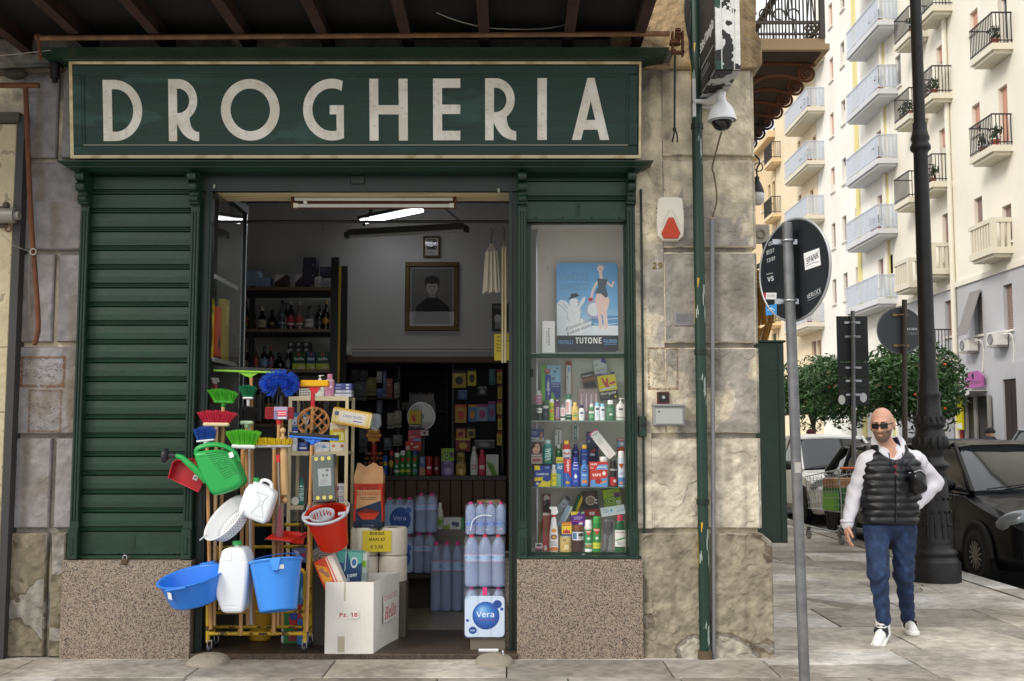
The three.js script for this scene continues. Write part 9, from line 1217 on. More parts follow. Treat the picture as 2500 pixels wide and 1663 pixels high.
{
// stack of plates
const b=Gd(1967*1.0607,1245*1.0607),t=thing('road_sign','narrow stack of black sign backs on a grey pole beyond the leaning one','road sign',[b.x,0,b.z]),z=b.z,a=dp(1963,716,z),Y=y=>dp(1965,y,z).y;part('pole',rod([0,0,0],[a.x-b.x,a.y,0],.03,.03,14),mGalv,t);
const w=dp(2001,800,z).x-dp(1930,800,z).x,bm=M('#1b1c1f',.55);[[727,832],[834,868],[870,893],[895,932]].forEach(([y0,y1],i)=>{part('plate',rbox(w*(i?1:1.02),Y(y0)-Y(y1),.012,.004,1,a.x-b.x,(Y(y0)+Y(y1))/2,-.05),bm,t);clamp2(t,a.x-b.x,(Y(y0)+Y(y1))/2+.03,0,.22);});clamp2(t,a.x-b.x,Y(742),0,.22);for(const[x,y,c]of[[1940,920,'#d8d8d4'],[1990,915,'#cfcfd2']]){const p=dp(x,y,z);part('sticker',mv(new THREE.CircleGeometry(.06,18).scale(.8,1.1,1),p.x-b.x,p.y,-.042),M(c,.6),t);}
// third, round
const b3=Gd(2084*1.0607,1262*1.0607),t3=thing('road_sign','round grey sign back on a pole behind the street lamp','road sign',[b3.x,0,b3.z]),z3=b3.z,a3=dp(2082,690,z3),q3=dp(2076,760,z3);part('pole',rod([0,0,0],[a3.x-b3.x,a3.y,0],.033,.033,14),TM({map:mGalv.map,color:'#a89a84',roughness:.6,metalness:.3}),t3);part('disc_back',mv(cyl(.3,.3,.006,48).rotateX(PI/2),q3.x-b3.x,q3.y,-.06),M('#3c3f42',.5),t3);part('disc_rim',mv(new THREE.TorusGeometry(.3,.008,6,56),q3.x-b3.x,q3.y,-.06),M('#77797a',.4,.4),t3);for(const y of[.2,-.2])clamp2(t3,q3.x-b3.x,q3.y+y,0,.2,M('#8d7a4c',.5,.4));const c=at1.cell(120,80,print('#3c3f42',[T('TECNO',.5,.2,.3,'#e0e0e0',{w:.8}),T('11/5/04',.5,.65,.34,'#9a9c9e',{w:.8,st:'italic'})])),g=new THREE.PlaneGeometry(.2,.13),uv=g.attributes.uv;for(let i=0;i<4;i++)uv.setXY(i,lerp(c.u0,c.u1,uv.getX(i)),lerp(c.v0,c.v1,uv.getY(i)));part('sticker',mv(g,q3.x-b3.x+.14,q3.y-.02,-.055),mAt1,t3);
}
{
const b=Gd(2152*1.0607,1337*1.0607),z=b.z,Y=y=>dp(2150,y,z).y,t=thing('street_lamp','black cast iron street lamp post with a swelling ornamented base','street lamp',[b.x,0,z]),k=1/(FN/.9428*.9428/(D0-z));const iron=TM({map:tex(256,.6,(u,v)=>{const n=fbm(u,v,8,5,961),q=24+20*n;return[q,q,q*1.05];}),roughness:.5,metalness:.2,bumpMap:bumpFine,bumpScale:.003});
const pts=[[.25,0],[.25,.19],[.235,.2],[.215,.235],[.2,.25],[.225,.27],[.215,.3],[.17,.33],[.185,.37],[.17,.4],[.155,.6],[.16,.82],[.15,.95],[.125,1.08],[.165,1.12],[.17,1.15],[.12,1.19],[.115,1.23],[.15,1.3],[.158,1.38],[.14,1.46],[.115,1.5],[.15,1.52],[.145,1.56],[.125,1.62],[.11,1.72],[.105,1.8],[.118,1.82],[.118,1.86],[.098,1.88],[.098,1.98],[.085,2.0],[.078,2.4],[.072,4.0],[.07,Y(352)],[.1,Y(345)],[.102,Y(338)],[.08,Y(328)],[.095,Y(320)],[.082,Y(310)],[.075,Y(302)],[.058,Y(296)],[.056,7.6],[0,7.6]];
part('post',muv(lathe(pts,40)),iron,t);const fl=[];for(let i=0;i<14;i++){const a=i/14*6.283;fl.push(rod([Math.cos(a)*.165,.42,Math.sin(a)*.165],[Math.cos(a)*.128,1.06,Math.sin(a)*.128],.014,.009,6));fl.push(xf(new THREE.SphereGeometry(.03,8,6),[Math.cos(a)*.148,1.36,Math.sin(a)*.148],[0,0,0],[1,2.2,1]),xf(new THREE.SphereGeometry(.02,8,6),[Math.cos(a)*.135,1.58,Math.sin(a)*.135],[0,0,0],[1,2.4,1]));for(let j=0;j<3;j++)fl.push(xf(new THREE.SphereGeometry(.016,6,5),[Math.cos(a+j*.15)*.168,.55+j*.13,Math.sin(a+j*.15)*.168]));}part('ornament',J(fl),iron,t);part('collar',J(mv(cyl(.072,.072,.1,24),0,Y(308)+.06,0)),M('#2c2c30',.4,.3),t);
part('lantern_arm',J(tube([[0,7.4,0],[.3,7.9,0],[.8,7.9,0],[.9,7.6,0]],.03,24,8),mv(lathe([[.02,.3],[.16,.2],[.2,0],[.14,-.3],[0,-.34]],20),.9,7.3,0)),iron,t);
}
// ================= CARS =================
function loft(st,close=true){
const P=[],n=st[0].length;const tri=(a,b,c)=>P.push(...a,...b,...c);for(let i=0;i+1<st.length;i++)for(let j=0;j<n;j++){const k=(j+1)%n;tri(st[i][j],st[i][k],st[i+1][k]);tri(st[i][j],st[i+1][k],st[i+1][j]);}if(close)for(const[r,f]of[[st[0],1],[st[st.length-1],0]])for(let j=1;j+1<n;j++)f?tri(r[0],r[j+1],r[j]):tri(r[0],r[j],r[j+1]);const g=new THREE.BufferGeometry();g.setAttribute('position',new THREE.Float32BufferAttribute(P,3));let m=mergeVertices(g,1e-4);m=toCreasedNormals(m,.55);return flip2(tidy(m));}
function flip2(g){return g;}
function makeCar(name,label,col,pos,o={}){
const Lg=o.L??4.05,Wd=(o.W??1.68)/2,H=o.H??1.48,t=thing(name,label,'car',pos,o.turn??0,o.group),paint=new THREE.MeshPhysicalMaterial({color:col,roughness:.5,specularIntensity:.3,clearcoat:.22,clearcoatRoughness:.03}),gl=M('#1a2024',.06),f=Lg/2;
const ring=(z,w,y0,y1,bulge=.06)=>[[-w*.9,y0],[w*.9,y0],[w,y0+.12],[w+bulge*.0,lerp(y0,y1,.55)],[w*.97,y1-.05],[w*.88,y1],[0,y1+.03],[-w*.88,y1],[-w*.97,y1-.05],[-w,lerp(y0,y1,.55)],[-w,y0+.12]].map(p=>[p[0],p[1],z]).reverse();
part('car_body',loft([[f,.72,.3,.55],[f-.06,.82,.22,.66],[f-.25,.93,.2,.74],[f-.7,.98,.19,.84],[f-1.12,1,.19,.95],[0,1,.19,.97],[-f+.6,.99,.19,1.0],[-f+.15,.95,.2,1.0],[-f,.86,.3,.92]].map(q=>ring(q[0],q[1]*Wd,q[2],q[3]))),paint,t);
const cab=(z,w,y)=>{const wb=Wd*.95,r=w*Wd;return[[-wb,.93],[wb,.93],[lerp(wb,r,.5)+.02,lerp(.93,y,.5)],[r,y-.04],[r*.86,y],[0,y+.02],[-r*.86,y],[-r,y-.04],[-lerp(wb,r,.5)-.02,lerp(.93,y,.5)]].map(p=>[p[0],p[1],z]).reverse();},zc=f-1.05,zr=-f+(o.tail??.12);
part('cabin_glass',loft([cab(zc,.9,.97),cab(zc-.75,.74,H-.03),cab(zc-1.3,.75,H),cab(zr+.55,.72,H-.04),cab(zr,.78,1.0)]),gl,t);
const rf=z=>[[-.66,0],[.66,0],[.7,.02],[.5,.045],[0,.055],[-.5,.045],[-.7,.02]].map(p=>[p[0]*Wd*1.02,p[1],z]).reverse(),roofY=[[zc-.7,H-.05],[zc-.95,H-.01],[zc-1.6,H],[zr+.6,H-.03],[zr+.35,H-.12]];part('roof',loft(roofY.map(([z,y])=>rf(z).map(p=>[p[0],p[1]+y-.02,p[2]]))),paint,t);
for(const s of[-1,1])part('pillars',J(rod([s*Wd*.9,.95,zc+.02],[s*Wd*.73,H-.02,zc-.76],.03,.03,6),rod([s*Wd*.965,.95,zc-1.35],[s*Wd*.765,H-.02,zc-1.35],.035,.035,6),rod([s*Wd*.93,.98,zr+.25],[s*Wd*.74,H-.06,zr+.62],.07,.06,6),rod([s*Wd*.76,H-.03,zc-.74],[s*Wd*.73,H-.06,zr+.55],.028,.028,6)),paint,t);
const tyre=new THREE.TorusGeometry(.225,.085,10,28).rotateY(PI/2),rim=J(mv(cyl(.17,.17,.1,24).rotateZ(PI/2)),...Array.from({length:o.spokes??0},(_,i)=>xf(bx(.16,.3,.02),[0,0,0],[i/(o.spokes??1)*PI,0,0])));for(const s of[-1,1])for(const z of[f-.78,-f+.72]){const w=part('wheel',tyre,M('#161617',.85),t);w.position.set(s*(Wd-.1),.305,z);part('wheel_rim',rim,M(o.rim??'#55585c',.35,.7),w);part('arch',mv(new THREE.TorusGeometry(.335,.03,6,20,PI).rotateY(PI/2),s*(Wd-.012),.31,z),M('#0c0c0d',.8),t);part('arch_lining',mv(cyl(.33,.33,.012,26).rotateZ(PI/2),s*(Wd+.0),.31,z),M('#0b0b0c',.9),t);w.position.x=s*(Wd-.065);}
const lampM=M('#777b7e',.1,.4);for(const s of[-1,1]){part('headlight',xf(new THREE.SphereGeometry(1,20,14),[s*Wd*.78,.71,f-.25],[-.6,s*.6,0],[.2,.1,.08]),lampM,t);part('fog_light',xf(new THREE.SphereGeometry(1,12,8),[s*Wd*.72,.38,f-.07],[0,s*.4,0],[.1,.05,.04]),M('#77797c',.2,.4),t);const mi=part('wing_mirror',xf(new THREE.SphereGeometry(1,16,12),[s*(Wd+.12),1.02,zc-.22],[0,s*.3,0],[.12,.085,.07]),o.mir?paint:M('#1a1b1d',.4),t);part('mirror_arm',rod([s*Wd*.93,.97,zc-.25],[s*(Wd+.06),.99,zc-.23],.025),M('#1a1b1d',.5),mi);}
part('bumper_grille',rbox(Wd*1.1,.1,.04,.02,2,0,.36,f-.015),M('#121314',.6),t);part('number_plate',rbox(.52,.11,.015,.004,1,0,.48,f+.005),M('#e2e2de',.4),t);for(const s of[-1,1])for(const q of[.3,1.4])part('door_seam',bx(.004,.66,.008,s*(Wd+.001),.62,zc-q),M('#0a0a0b',.8),t);for(const s of[-1,1])part('door_handle',rbox(.025,.03,.16,.01,1,s*(Wd+.012),.84,zc-1.2),paint,t);
part('wiper',J(rod([-.05,.985,zc+.03],[.5,1.04,zc-.06],.008),rod([-.6,.985,zc+.03],[-.05,1.05,zc-.07],.008)),mBlack,t);if(o.rack)part('roof_rack',J(...[-1,1].map(s=>rod([s*Wd*.66,H+.1,zc-1],[s*Wd*.66,H+.1,zr+.7],.02)),...[0,1,2].map(i=>rod([-Wd*.66,H+.1,zc-1.1-i*.6],[Wd*.66,H+.1,zc-1.1-i*.6],.018))),mSteel,t);return t;
}
{
const w=Gd(2262*1.0607,1318*1.0607),y=-.13,k=Gd(1868*1.0607,1180*1.0607);
makeCar('parked_car','black hatchback with a big round headlight at the right edge','#04050a',[w.x+.78,y,w.z-2.02+.78],{spokes:7,rim:'#7a7470',mir:1});
makeCar('parked_car','white hatchback parked behind the shopping trolley','#f0f0ec',[6.0,y,D0-20.6],{L:3.7,H:1.56,W:1.64});
makeCar('parked_car','dark parked car mostly hidden behind the walking man','#1c1f24',[5.85,y,D0-16.1],{H:1.42,L:3.6});
[['silver estate car with roof rails parked opposite at the right edge','#b4bac2',21.5,1.7,1],['blue car parked opposite beside the silver estate car','#24344f',26.6,1.46,0],['dark grey estate parked opposite behind the blue car','#3a3c3f',31.7,1.5,0],['grey green car parked opposite, hidden in part by the man and lamp','#4d5452',36.8,1.5,0],['pale car parked opposite under the middle orange tree','#c4c8ca',41.9,1.48,0],['dark blue car parked opposite, far down the row','#28323f',47,1.48,0],['dark red car parked opposite, last of the row','#5a1f24',52.1,1.45,0]].forEach(([l,c,d,h,r])=>makeCar('parked_car',l,c,[10.75,y,D0-d],{H:h,rack:r,turn:PI}));
['white car parked behind the white hatchback','grey car parked two places behind the white hatchback'].forEach((l,i)=>makeCar('parked_car',l,i?'#8a8d90':'#dcdcd8',[5.95,y,D0-25.6-i*5.2],{H:1.47}));
}
// ================= SHOPPING TROLLEY =================
{
const b=Gd(1938*1.0607,1246*1.0607),z=b.z,t=thing('shopping_trolley','wire shopping trolley with an orange handle on the pavement by the kerb','trolley',[b.x,0,z],.25),m=M('#b4b6b8',.35,.7),W2=.27,y0=.42,y1=.98,zf=-.45,zb=.4;
const side=s=>{const gs=[];for(let i=0;i<=12;i++){const zz=lerp(zf,zb,i/12);gs.push(rod([s*W2*.85,y0+.04*(1-i/12),zz],[s*W2,y1-.12*(1-i/12),zz*1.06],.004,.004,4));}for(let j=0;j<=6;j++)gs.push(rod([s*lerp(W2*.85,W2,j/6),lerp(y0,y1-.12,j/6),zf],[s*lerp(W2*.85,W2,j/6),lerp(y0,y1,j/6),zb],j%6?.004:.008,j%6?.004:.008,4));return J(gs);};
part('side_grid',side(-1),m,t);part('side_grid',side(1),m,t);const end=zz=>{const gs=[];for(let i=0;i<=9;i++){const x=lerp(-W2,W2,i/9);gs.push(rod([x*.85,y0,zz],[x,y1-(zz<0?.12:0),zz],.004,.004,4));}for(let j=0;j<=6;j++)gs.push(rod([-W2*.93,lerp(y0,y1-.06,j/6),zz],[W2*.93,lerp(y0,y1-.06,j/6),zz],.004,.004,4));return J(gs);};part('end_grid',end(zb),m,t);part('end_grid',end(zf),m,t);const fl=[];for(let i=0;i<=9;i++)fl.push(rod([lerp(-W2,W2,i/9)*.85,y0,zf],[lerp(-W2,W2,i/9)*.85,y0,zb],.004,.004,4));part('floor_grid',J(fl),m,t);
part('frame',J(...[-1,1].map(s=>tube([[s*W2,y1,zb],[s*W2*.9,.5,zb+.02],[s*W2,.2,zb],[s*W2*.95,.16,0],[s*W2*.8,.16,zf]],.012,30,7))),m,t);part('handle',J(rod([-W2,y1+.02,zb+.06],[W2,y1+.02,zb+.06],.018,.018,10)),M('#c8642c',.45),t);part('coin_lock',rbox(.07,.05,.05,.012,2,.0,y1+.03,zb+.07),mBlack,t);
for(const s of[-1,1])for(const zz of[zb,zf]){const w=part('castor',mv(cyl(.06,.06,.03,18).rotateZ(PI/2),s*W2*.9,.062,zz),M('#8d8d8c',.5),t);part('fork',bx(.045,.08,.03,s*W2*.9,.13,zz),M('#5a5a5c',.5),w);}
const c=at1.cell(200,130,print('#1f6a2c',[r_(0,0,1,.18,'#3a7a34'),p_('#c03040',.8,.16,.835,.3,.95,.3,.86,.4,.9,.55,.8,.46,.7,.55,.74,.4,.65,.3,.765,.3),T('15',.4,.25,.14,'#e4e8dc'),T('Heineken',.72,.8,.3,'#eef0ea',{w:.86}),r_(0,.2,.16,.8,'#6fae3a')])),h=solo('beer_carton',packGeo(.44,.3,.3,c),mAt1,'green beer carton with a red star lying in the shopping trolley','carton',[b.x,y0+.16,z+.1]);h.rotation.y=.25;solo('carton',bx(.42,.12,.3),M('#b08058',.8),'brown carton on the green beer carton in the trolley','carton',[b.x,y0+.372,z+.1]).rotation.y=.25;
}
// ================= PEOPLE =================
function nets(fn,lo,hi,h){
const n=[0,1,2].map(i=>Math.ceil((hi[i]-lo[i])/h)+1),[nx,ny,nz]=n,F=new Float32Array(nx*ny*nz),id=(i,j,k)=>(k*ny+j)*nx+i,P=[],V=new Int32Array(nx*ny*nz).fill(-1),I=[];
for(let k=0;k<nz;k++)for(let j=0;j<ny;j++)for(let i=0;i<nx;i++)F[id(i,j,k)]=fn(lo[0]+i*h,lo[1]+j*h,lo[2]+k*h);
for(let k=0;k+1<nz;k++)for(let j=0;j+1<ny;j++)for(let i=0;i+1<nx;i++){let c=0,x=0,y=0,z=0;for(let e=0;e<12;e++){const ax=e>>2,u=e&1,v=e>>1&1,a=[0,0,0];a[(ax+1)%3]=u;a[(ax+2)%3]=v;const b=a.slice();b[ax]=1;const f0=F[id(i+a[0],j+a[1],k+a[2])],f1=F[id(i+b[0],j+b[1],k+b[2])];if(f0<0!==f1<0){const t=f0/(f0-f1);c++;x+=lerp(a[0],b[0],t);y+=lerp(a[1],b[1],t);z+=lerp(a[2],b[2],t);}}if(c){V[id(i,j,k)]=P.length/3;P.push(lo[0]+(i+x/c)*h,lo[1]+(j+y/c)*h,lo[2]+(k+z/c)*h);}}
for(let k=1;k+1<nz;k++)for(let j=1;j+1<ny;j++)for(let i=1;i+1<nx;i++)for(let ax=0;ax<3;ax++){const d=[0,0,0];d[ax]=1;const a=F[id(i,j,k)]<0,b=F[id(i+d[0],j+d[1],k+d[2])]<0;if(a===b)continue;const u=[0,0,0],w=[0,0,0];u[(ax+1)%3]=1;w[(ax+2)%3]=1;const q=[id(i,j,k),id(i-u[0],j-u[1],k-u[2]),id(i-u[0]-w[0],j-u[1]-w[1],k-u[2]-w[2]),id(i-w[0],j-w[1],k-w[2])].map(x=>V[x]);if(a)I.push(q[0],q[1],q[2],q[0],q[2],q[3]);else I.push(q[0],q[2],q[1],q[0],q[3],q[2]);}
const g=new THREE.BufferGeometry();g.setAttribute('position',new THREE.Float32BufferAttribute(P,3));g.setIndex(I);g.computeVertexNormals();return g;
}
const capS=(a,b,ra,rb)=>{const d=[b[0]-a[0],b[1]-a[1],b[2]-a[2]],l=d[0]*d[0]+d[1]*d[1]+d[2]*d[2]||1;return(x,y,z)=>{const t=clamp(((x-a[0])*d[0]+(y-a[1])*d[1]+(z-a[2])*d[2])/l);return Math.hypot(x-a[0]-d[0]*t,y-a[1]-d[1]*t,z-a[2]-d[2]*t)-ra-(rb-ra)*t;};};
const ell=(c,r)=>{const m=Math.min(...r);return(x,y,z)=>(Math.hypot((x-c[0])/r[0],(y-c[1])/r[1],(z-c[2])/r[2])-1)*m;};
const smin=(a,b,k)=>{const h=Math.max(0,k-Math.abs(a-b))/k;return Math.min(a,b)-h*h*k/4;};
const blend=(k,...f)=>(x,y,z)=>{let d=f[0](x,y,z);for(let i=1;i<f.length;i++)d=smin(d,f[i](x,y,z),k);return d;};
{
const base=Gd(2066*1.0607,1462*1.0607),z0=base.z,o=base,L=(x,y,dz=0)=>{const p=dp(x,y,z0+dz);return[p.x-o.x,p.y,dz];};
const J3={neck:L(2046,1036,-.03),chest:L(2048,1095,-.02),waist:L(2048,1165,0),pelvis:L(2048,1205,0),sR:L(1996,1062,0),eR:L(1968,1135,-.03),wR:L(1950,1208,.05),sL:L(2108,1060,-.03),eL:L(2152,1112,-.1),wL:L(2112,1160,.06),hR:L(2018,1222,.01),kR:L(2022,1322,.23),aR:L(2034,1424,.25),hL:L(2080,1220,-.01),kL:L(2080,1320,.0),aL:L(2091,1430,-.15)};
const skin=TM({map:tex(64,.1,(u,v)=>{const n=fbm(u,v,8,3,990);return mix3([214,168,144],[200,146,122],n);}),roughness:.55});
const H=L(2031,978,.02),yaw=-.5,pit=.16,hm=new THREE.Matrix4().makeRotationFromEuler(new THREE.Euler(pit,yaw,.04,'YXZ')),toHead=g=>g.applyMatrix4(hm).translate(...H);
const head=blend(.03,ell([0,.035,-.012],[.076,.088,.095]),ell([0,-.035,.022],[.062,.078,.07]),ell([0,-.082,.045],[.036,.032,.036]));
const face=(x,y,z)=>{let d=head(x,y,z);d=smin(d,capS([0,.012,.09],[0,-.026,.112],.009,.0135)(x,y,z),.018);d=smin(d,Math.min(ell([.014,-.028,.098],[.01,.008,.01])(x,y,z),ell([-.014,-.028,.098],[.01,.008,.01])(x,y,z)),.01);d=smin(d,capS([-.035,.03,.078],[.035,.03,.078],.012,.012)(x,y,z),.02);d=smin(d,capS([-.02,-.058,.088],[.02,-.058,.088],.0055,.0055)(x,y,z),.006);d=smin(d,capS([-.016,-.068,.086],[.016,-.068,.086],.006,.006)(x,y,z),.006);for(const s of[-1,1]){d=Math.max(d,-ell([s*.03,.008,.1],[.02,.012,.018])(x,y,z));d=smin(d,ell([s*.03,.008,.078],[.014,.013,.012])(x,y,z),.004);d=smin(d,ell([s*.08,-.005,-.012],[.01,.032,.02])(x,y,z),.012);d=smin(d,ell([s*.045,-.02,.06],[.022,.022,.022])(x,y,z),.02);}return d;};
const bod=blend(.03,capS(J3.neck,[H[0],H[1]-.05,H[2]-.02],.056,.052),capS(J3.chest,J3.neck,.1,.06),capS([J3.pelvis[0],J3.pelvis[1]+.05,0],J3.chest,.085,.11),capS(J3.neck,J3.sR,.05,.05),capS(J3.neck,J3.sL,.05,.05),capS(J3.sR,J3.eR,.045,.036),capS(J3.eR,J3.wR,.036,.026),capS(J3.sL,J3.eL,.045,.036),capS(J3.eL,J3.wL,.036,.026),capS(J3.hR,J3.kR,.075,.05),capS(J3.kR,J3.aR,.05,.036),capS(J3.hL,J3.kL,.075,.05),capS(J3.kL,J3.aL,.05,.036));
const handGeo=(w,dir,side,curl)=>{
const q=new THREE.Quaternion().setFromUnitVectors(new V3(0,-1,0),new V3(...dir).normalize()),f=[capS([0,0,0],[0,-.05,0],.021,.024),capS([0,-.03,.018],[0,-.085,.022],.013,.012),capS([0,-.03,-.018],[0,-.08,-.022],.013,.011)];[[.03,.07,.009],[.01,.078,.0092],[-.01,.072,.0088],[-.028,.056,.0078]].forEach(([z,l,r])=>{const a=[0,-.085,z*.8],b=[side*curl*.3,-.085-l*.5,z],c=[side*curl*1.1,-.085-l*.9,z*.9];f.push(capS(a,b,r,r*.93),capS(b,c,r*.93,r*.8));});f.push(capS([0,-.025,.022],[side*.012,-.06,.048],.013,.0105),capS([side*.012,-.06,.048],[side*.024,-.088,.05],.0105,.0085));
return nets(blend(.006,...f),[-.05,-.19,-.06],[.06,.03,.08],.0042).applyQuaternion(q).translate(...w);};
const headG=toHead(nets(face,[-.11,-.13,-.13],[.11,.14,.14],.0045)),bodG=nets(bod,[-.5,.03,-.35],[.5,1.5,.4],.017);
const p=solo('person',muv(J(bodG,headG,handGeo(J3.wR,[-.05,-1,.12],1,.03),handGeo(J3.wL,[-.5,-.8,-.1],-1,.03))),skin,'bald man in sunglasses, black padded vest, white hoodie and jeans walking on the pavement','person',[o.x,0,o.z]);
const wr=(x,y,z,k=1)=>.0045*k*Math.sin(y*62+5*Math.sin(x*17)+3*z*14);
const hoodM=TM({map:tex(64,.05,(u,v)=>{const n=hsh(u*64,v*64,3);return[224-16*n,222-16*n,228-14*n];}),roughness:.9}),denim=TM({map:tex(256,.25,(u,v)=>{const n=fbm(u,v,5,4,996),t=pnoise(u*128,v*128,128,4);return mix3([24,42,74],[44,70,110],sstep(.35,.85,n)).map(c=>c*(.8+.35*t));}),roughness:.85}),vestM=M('#090b11',.42);
const sl=blend(.02,capS(J3.sR,J3.eR,.07,.058),capS(J3.eR,J3.wR,.058,.041),capS(J3.sL,J3.eL,.07,.06),capS(J3.eL,J3.wL,.06,.044),capS(J3.neck,J3.sR,.06,.062),capS(J3.neck,J3.sL,.06,.062));
part('hoodie',muv(nets((x,y,z)=>sl(x,y,z)+wr(x,y,z,.75),[-.52,.7,-.35],[.52,1.5,.35],.013)),hoodM,p);
const nk=J3.neck,hood=(x,y,z)=>{const a=Math.atan2(z-nk[2]-.02,x-nk[0]),f=Math.sin(a),ry=nk[1]+.03-.085*Math.max(f,-.5)-.03*Math.max(0,f)**4,rr0=.09+.01*Math.cos(2*a);return Math.hypot(Math.hypot(x-nk[0],z-nk[2]-.0)-rr0,(y-ry)*.8)-.025+.004*Math.sin(a*5);};
part('hood',muv(nets(hood,[nk[0]-.17,nk[1]-.14,nk[2]-.19],[nk[0]+.17,nk[1]+.2,nk[2]+.19],.008)),hoodM,p);part('hood_lining',nets((x,y,z)=>hood(x*1.0+(x-nk[0])*.17,y,z+(z-nk[2])*.17)+.006,[nk[0]-.17,nk[1]-.14,nk[2]-.19],[nk[0]+.17,nk[1]+.2,nk[2]+.19],.009),M('#1a2440',.9),p);
const cx=y=>lerp(J3.pelvis[0],nk[0],clamp((y-J3.pelvis[1])/(nk[1]-J3.pelvis[1]))),cz=y=>lerp(0,-.03,clamp((y-J3.pelvis[1])/(nk[1]-J3.pelvis[1]))),hem=J3.pelvis[1]+.0,top=nk[1]+.01;
const vest=(x,y,z)=>{const t=clamp((y-hem)/(top-hem)),w=lerp(.2,.215,sstep(0,.4,t))*(1-.42*sstep(.78,1.02,t)),d=lerp(.135,.15,sstep(0,.35,t))*(1-.35*sstep(.75,1.02,t)),X=(x-cx(y))/w,Z=(z-cz(y))/d;let s=(Math.pow(Math.abs(X)**2.4+Math.abs(Z)**2.4,1/2.4)-1)*d;s-=.011*Math.pow(Math.abs(Math.sin((y-hem)*PI/.052+.1*Math.sin(x*25))),.6)-.004;s+=.005*Math.sin(x*46+y*9)*Math.sin(y*40);if(z>0)s+=.012*Math.exp(-(((x-cx(y))/.008)**2));s=Math.max(s,hem-y,y-top-.03);const nz=Math.hypot((x-nk[0])*1,(z-nk[2]-.05)*.8,(y-nk[1]-.02)*.9)-.1;return Math.max(s,-nz);};
part('vest',nets(vest,[-.3,hem-.05,-.24],[.3,top+.08,.24],.0085),vestM,p);const zf=J3.chest;part('zip',rod([cx(hem)+.0,hem+.01,.142],[nk[0],nk[1]-.12,.118],.004,.004,6),M('#3a3d44',.3,.6),p);part('chest_mark',bx(.02,.006,.004,nk[0]+.09,nk[1]-.16,.14),M('#d8d8dc',.5),p);part('hood_print',bx(.03,.07,.004,nk[0]-.012,nk[1]-.14,.122),M('#7a2434',.7),p);
for(const s of[-1,1])part('drawstring',tube([[nk[0]+s*.05,nk[1]-.02,.11],[nk[0]+s*.045,nk[1]-.08,.13],[nk[0]+s*.03,nk[1]-.13,.135]],.004,12,6),M('#1c2030',.8),p);
const leg=blend(.035,capS(J3.hR,J3.kR,.094,.068),capS(J3.kR,[J3.aR[0],J3.aR[1]-.01,J3.aR[2]],.065,.047),capS(J3.hL,J3.kL,.094,.068),capS(J3.kL,[J3.aL[0],J3.aL[1]-.01,J3.aL[2]],.065,.047),ell([J3.pelvis[0],J3.pelvis[1]+.02,-.01],[.18,.14,.13]));
part('jeans',muv(nets((x,y,z)=>Math.max(leg(x,y,z)+wr(x,y,z,.5+.9*sstep(.25,.1,Math.abs(y-J3.kR[1]))+.8*sstep(.3,.1,y)),.055-y,y-hem-.09),[-.35,0,-.35],[.35,hem+.14,.4],.012)),denim,p);
// shoes
const shoe=(a,toe,heel,lift,nm)=>{const d=[toe[0]-heel[0],toe[2]-heel[2]],l=Math.hypot(...d),an=Math.atan2(d[0],d[1]),up=blend(.03,capS([0,.045,.02],[0,.03,l-.05],.042,.034),capS([0,.05,.03],[0,.1,.03],.042,.045)),so=(x,y,z)=>Math.max(capS([0,0,.0],[0,0,l-.04],.042,.046)(x,y*.2,z),Math.abs(y-.006)-.016),m=new THREE.Matrix4().compose(new V3(heel[0],lift,heel[2]),new THREE.Quaternion().setFromEuler(new THREE.Euler(lift>.03?.3:0,an,0,'YXZ')),new V3(1,1,1)),w=M('#e6e4e0',.6),g=nets((x,y,z)=>Math.max(up(x,y,z),-y),[-.08,-.02,-.08],[.08,.17,.34],.006).applyMatrix4(m),s=part('shoe',g,w,p);part('sole',nets(so,[-.08,-.03,-.08],[.08,.04,.34],.006).applyMatrix4(m),M('#f0eeea',.6),s);part('laces',J(...[0,1,2,3].map(i=>bx(.05,.008,.014,0,.088-i*.012,.075+i*.022)),bx(.088,.05,.05,0,.05,.09)).applyMatrix4(m),M('#1a1b22',.7),s);};
shoe(J3.aR,L(2014,1462,.43),L(2036,1445,.19),.05,0);shoe(J3.aL,L(2104,1462,.05),L(2090,1450,-.19),.012,1);
// beard, sunglasses, bracelet, bag
part('beard',toHead(nets((x,y,z)=>Math.max(face(x,y,z)-.0022,y+.03+.35*Math.max(0,.05-Math.abs(x))*(y>-.055?1:0),-z+.0-(y+.03)*.3-.03,.012-Math.hypot(x*.7,(y+.063)*1.6,(z-.1)*.3)),[-.1,-.13,-.04],[.1,.0,.13],.0042)),TM({map:tex(64,.03,(u,v)=>{const n=hsh(u*64,v*64,9);return mix3([92,70,56],[156,128,108],n);}),roughness:.9}),p);
const sg=[-1,1].map(s=>xf(rbox(.052,.04,.012,.012,3),[s*.031,.008,.108],[-.06,s*.22,0]));part('sunglasses',toHead(J(sg,bx(.02,.008,.008,0,.016,.113),rod([.056,.016,.1],[.082,.012,-.01],.004,.004,6),rod([-.056,.016,.1],[-.082,.012,-.01],.004,.004,6))),M('#0c0c0e',.08),p);
part('eyebrows',toHead(J(...[-1,1].map(s=>rod([s*.012,.032,.1],[s*.05,.034,.082],.0038,.002,5)))),M('#4a362a',.9),p);
const wv=J3.wR;part('bracelet',mv(new THREE.TorusGeometry(.03,.005,6,20).rotateX(PI/2),wv[0],wv[1]-.008,wv[2]),M('#c9a43a',.3,.9),p);part('cuff',mv(new THREE.TorusGeometry(.036,.012,8,20).rotateX(PI/2),wv[0],wv[1]+.025,wv[2]-.004),hoodM,p);
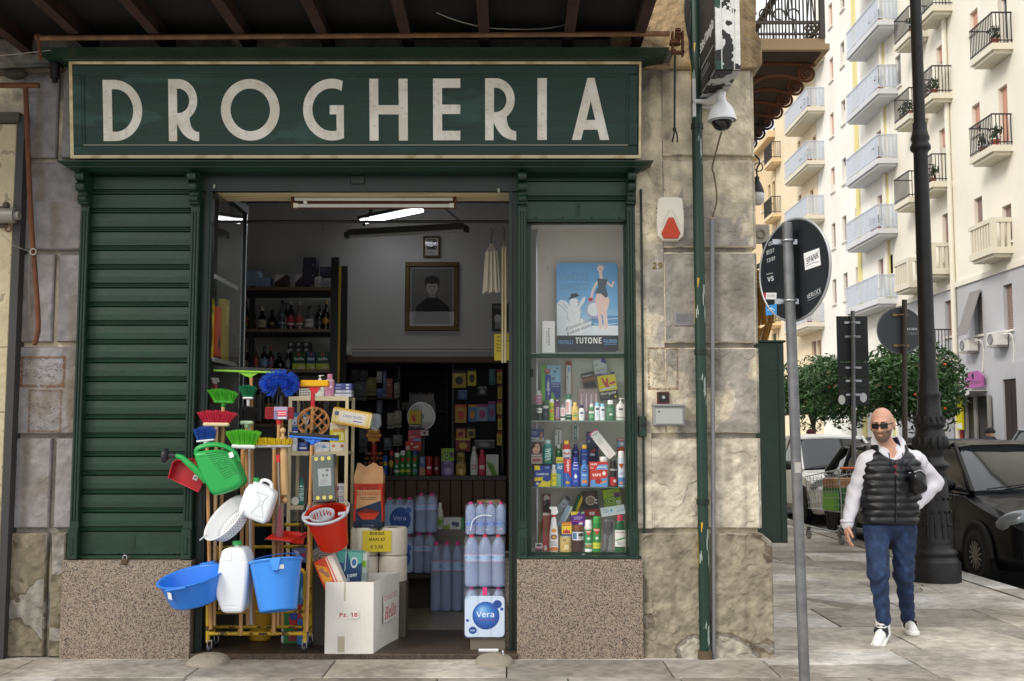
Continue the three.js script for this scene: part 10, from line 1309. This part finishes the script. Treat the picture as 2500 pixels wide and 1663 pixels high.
const bg=L(2114,1110,.17),b=thing('pouch','small black leather pouch held under the walking man\'s arm','pouch',[o.x+bg[0],bg[1],o.z+bg[2]]);part('pouch_body',nets((x,y,z)=>ell([0,0,0],[.062,.09,.06])(x,y,z)+.006*Math.sin(y*50+x*20)*Math.sin(x*38),[-.09,-.12,-.09],[.09,.12,.09],.007),M('#0e0f12',.3),b);part('zip',tube([[-.04,.07,.03],[0,.085,.04],[.045,.05,.045]],.004,12,5),mSteel,b);part('strap',tube([[-.03,.08,0],[-.06,.13,-.02],[-.03,.16,-.04]],.007,12,6),M('#0e0f12',.4),b);
// two people far off
const far=(l,px,py,d,jk,capc)=>{const X=(px-1250)/FN*d,s=blend(.05,ell([0,1.6,0],[.085,.12,.1]),capS([0,1.45,0],[0,1.1,0],.08,.15),capS([-.2,1.4,0],[-.26,.85,.05],.05,.04),capS([.2,1.4,0],[.26,.85,.05],.05,.04),capS([-.09,.85,0],[-.1,.05,.1],.09,.05),capS([.09,.85,0],[.1,.05,-.1],.09,.05)),f=solo('person',muv(nets(s,[-.4,-.05,-.3],[.4,1.8,.3],.03)),skin,l,'person',[X,-.13,D0-d]);part('jacket',nets(blend(.06,capS([0,1.42,0],[0,.9,0],.15,.2),capS([-.2,1.4,0],[-.28,.9,.05],.08,.07),capS([.2,1.4,0],[.28,.9,.05],.08,.07)),[-.45,.6,-.35],[.45,1.7,.35],.03),M(jk,.8),f);part('cap',mv(new THREE.SphereGeometry(.115,14,10,0,6.3,0,1.7),0,1.63,0),M(capc,.8),f);part('trousers',nets(blend(.05,capS([-.09,.85,0],[-.1,.1,.1],.12,.08),capS([.09,.85,0],[.1,.1,-.1],.12,.08)),[-.4,-.05,-.3],[.4,1.1,.3],.03),M('#23252c',.8),f);};
far('distant person in a dark jacket and a cap, seen over the parked cars opposite',2413,1035,24,'#2c3038','#1c1c20');far('distant person with dark red headwear beyond the leaning sign pole',1976,1045,29,'#23262e','#4a1820');
}
// ---------- render ----------
const renderer=new THREE.WebGLRenderer({antialias:true});
renderer.setSize(1024,681);
renderer.shadowMap.enabled=true;renderer.shadowMap.type=THREE.PCFSoftShadowMap;
renderer.toneMapping=THREE.LinearToneMapping;
renderer.toneMappingExposure=EXPOSURE;
scene.traverse(o=>{if(o.isMesh){o.castShadow=true;o.receiveShadow=true;}});
renderer.render(scene,camera);
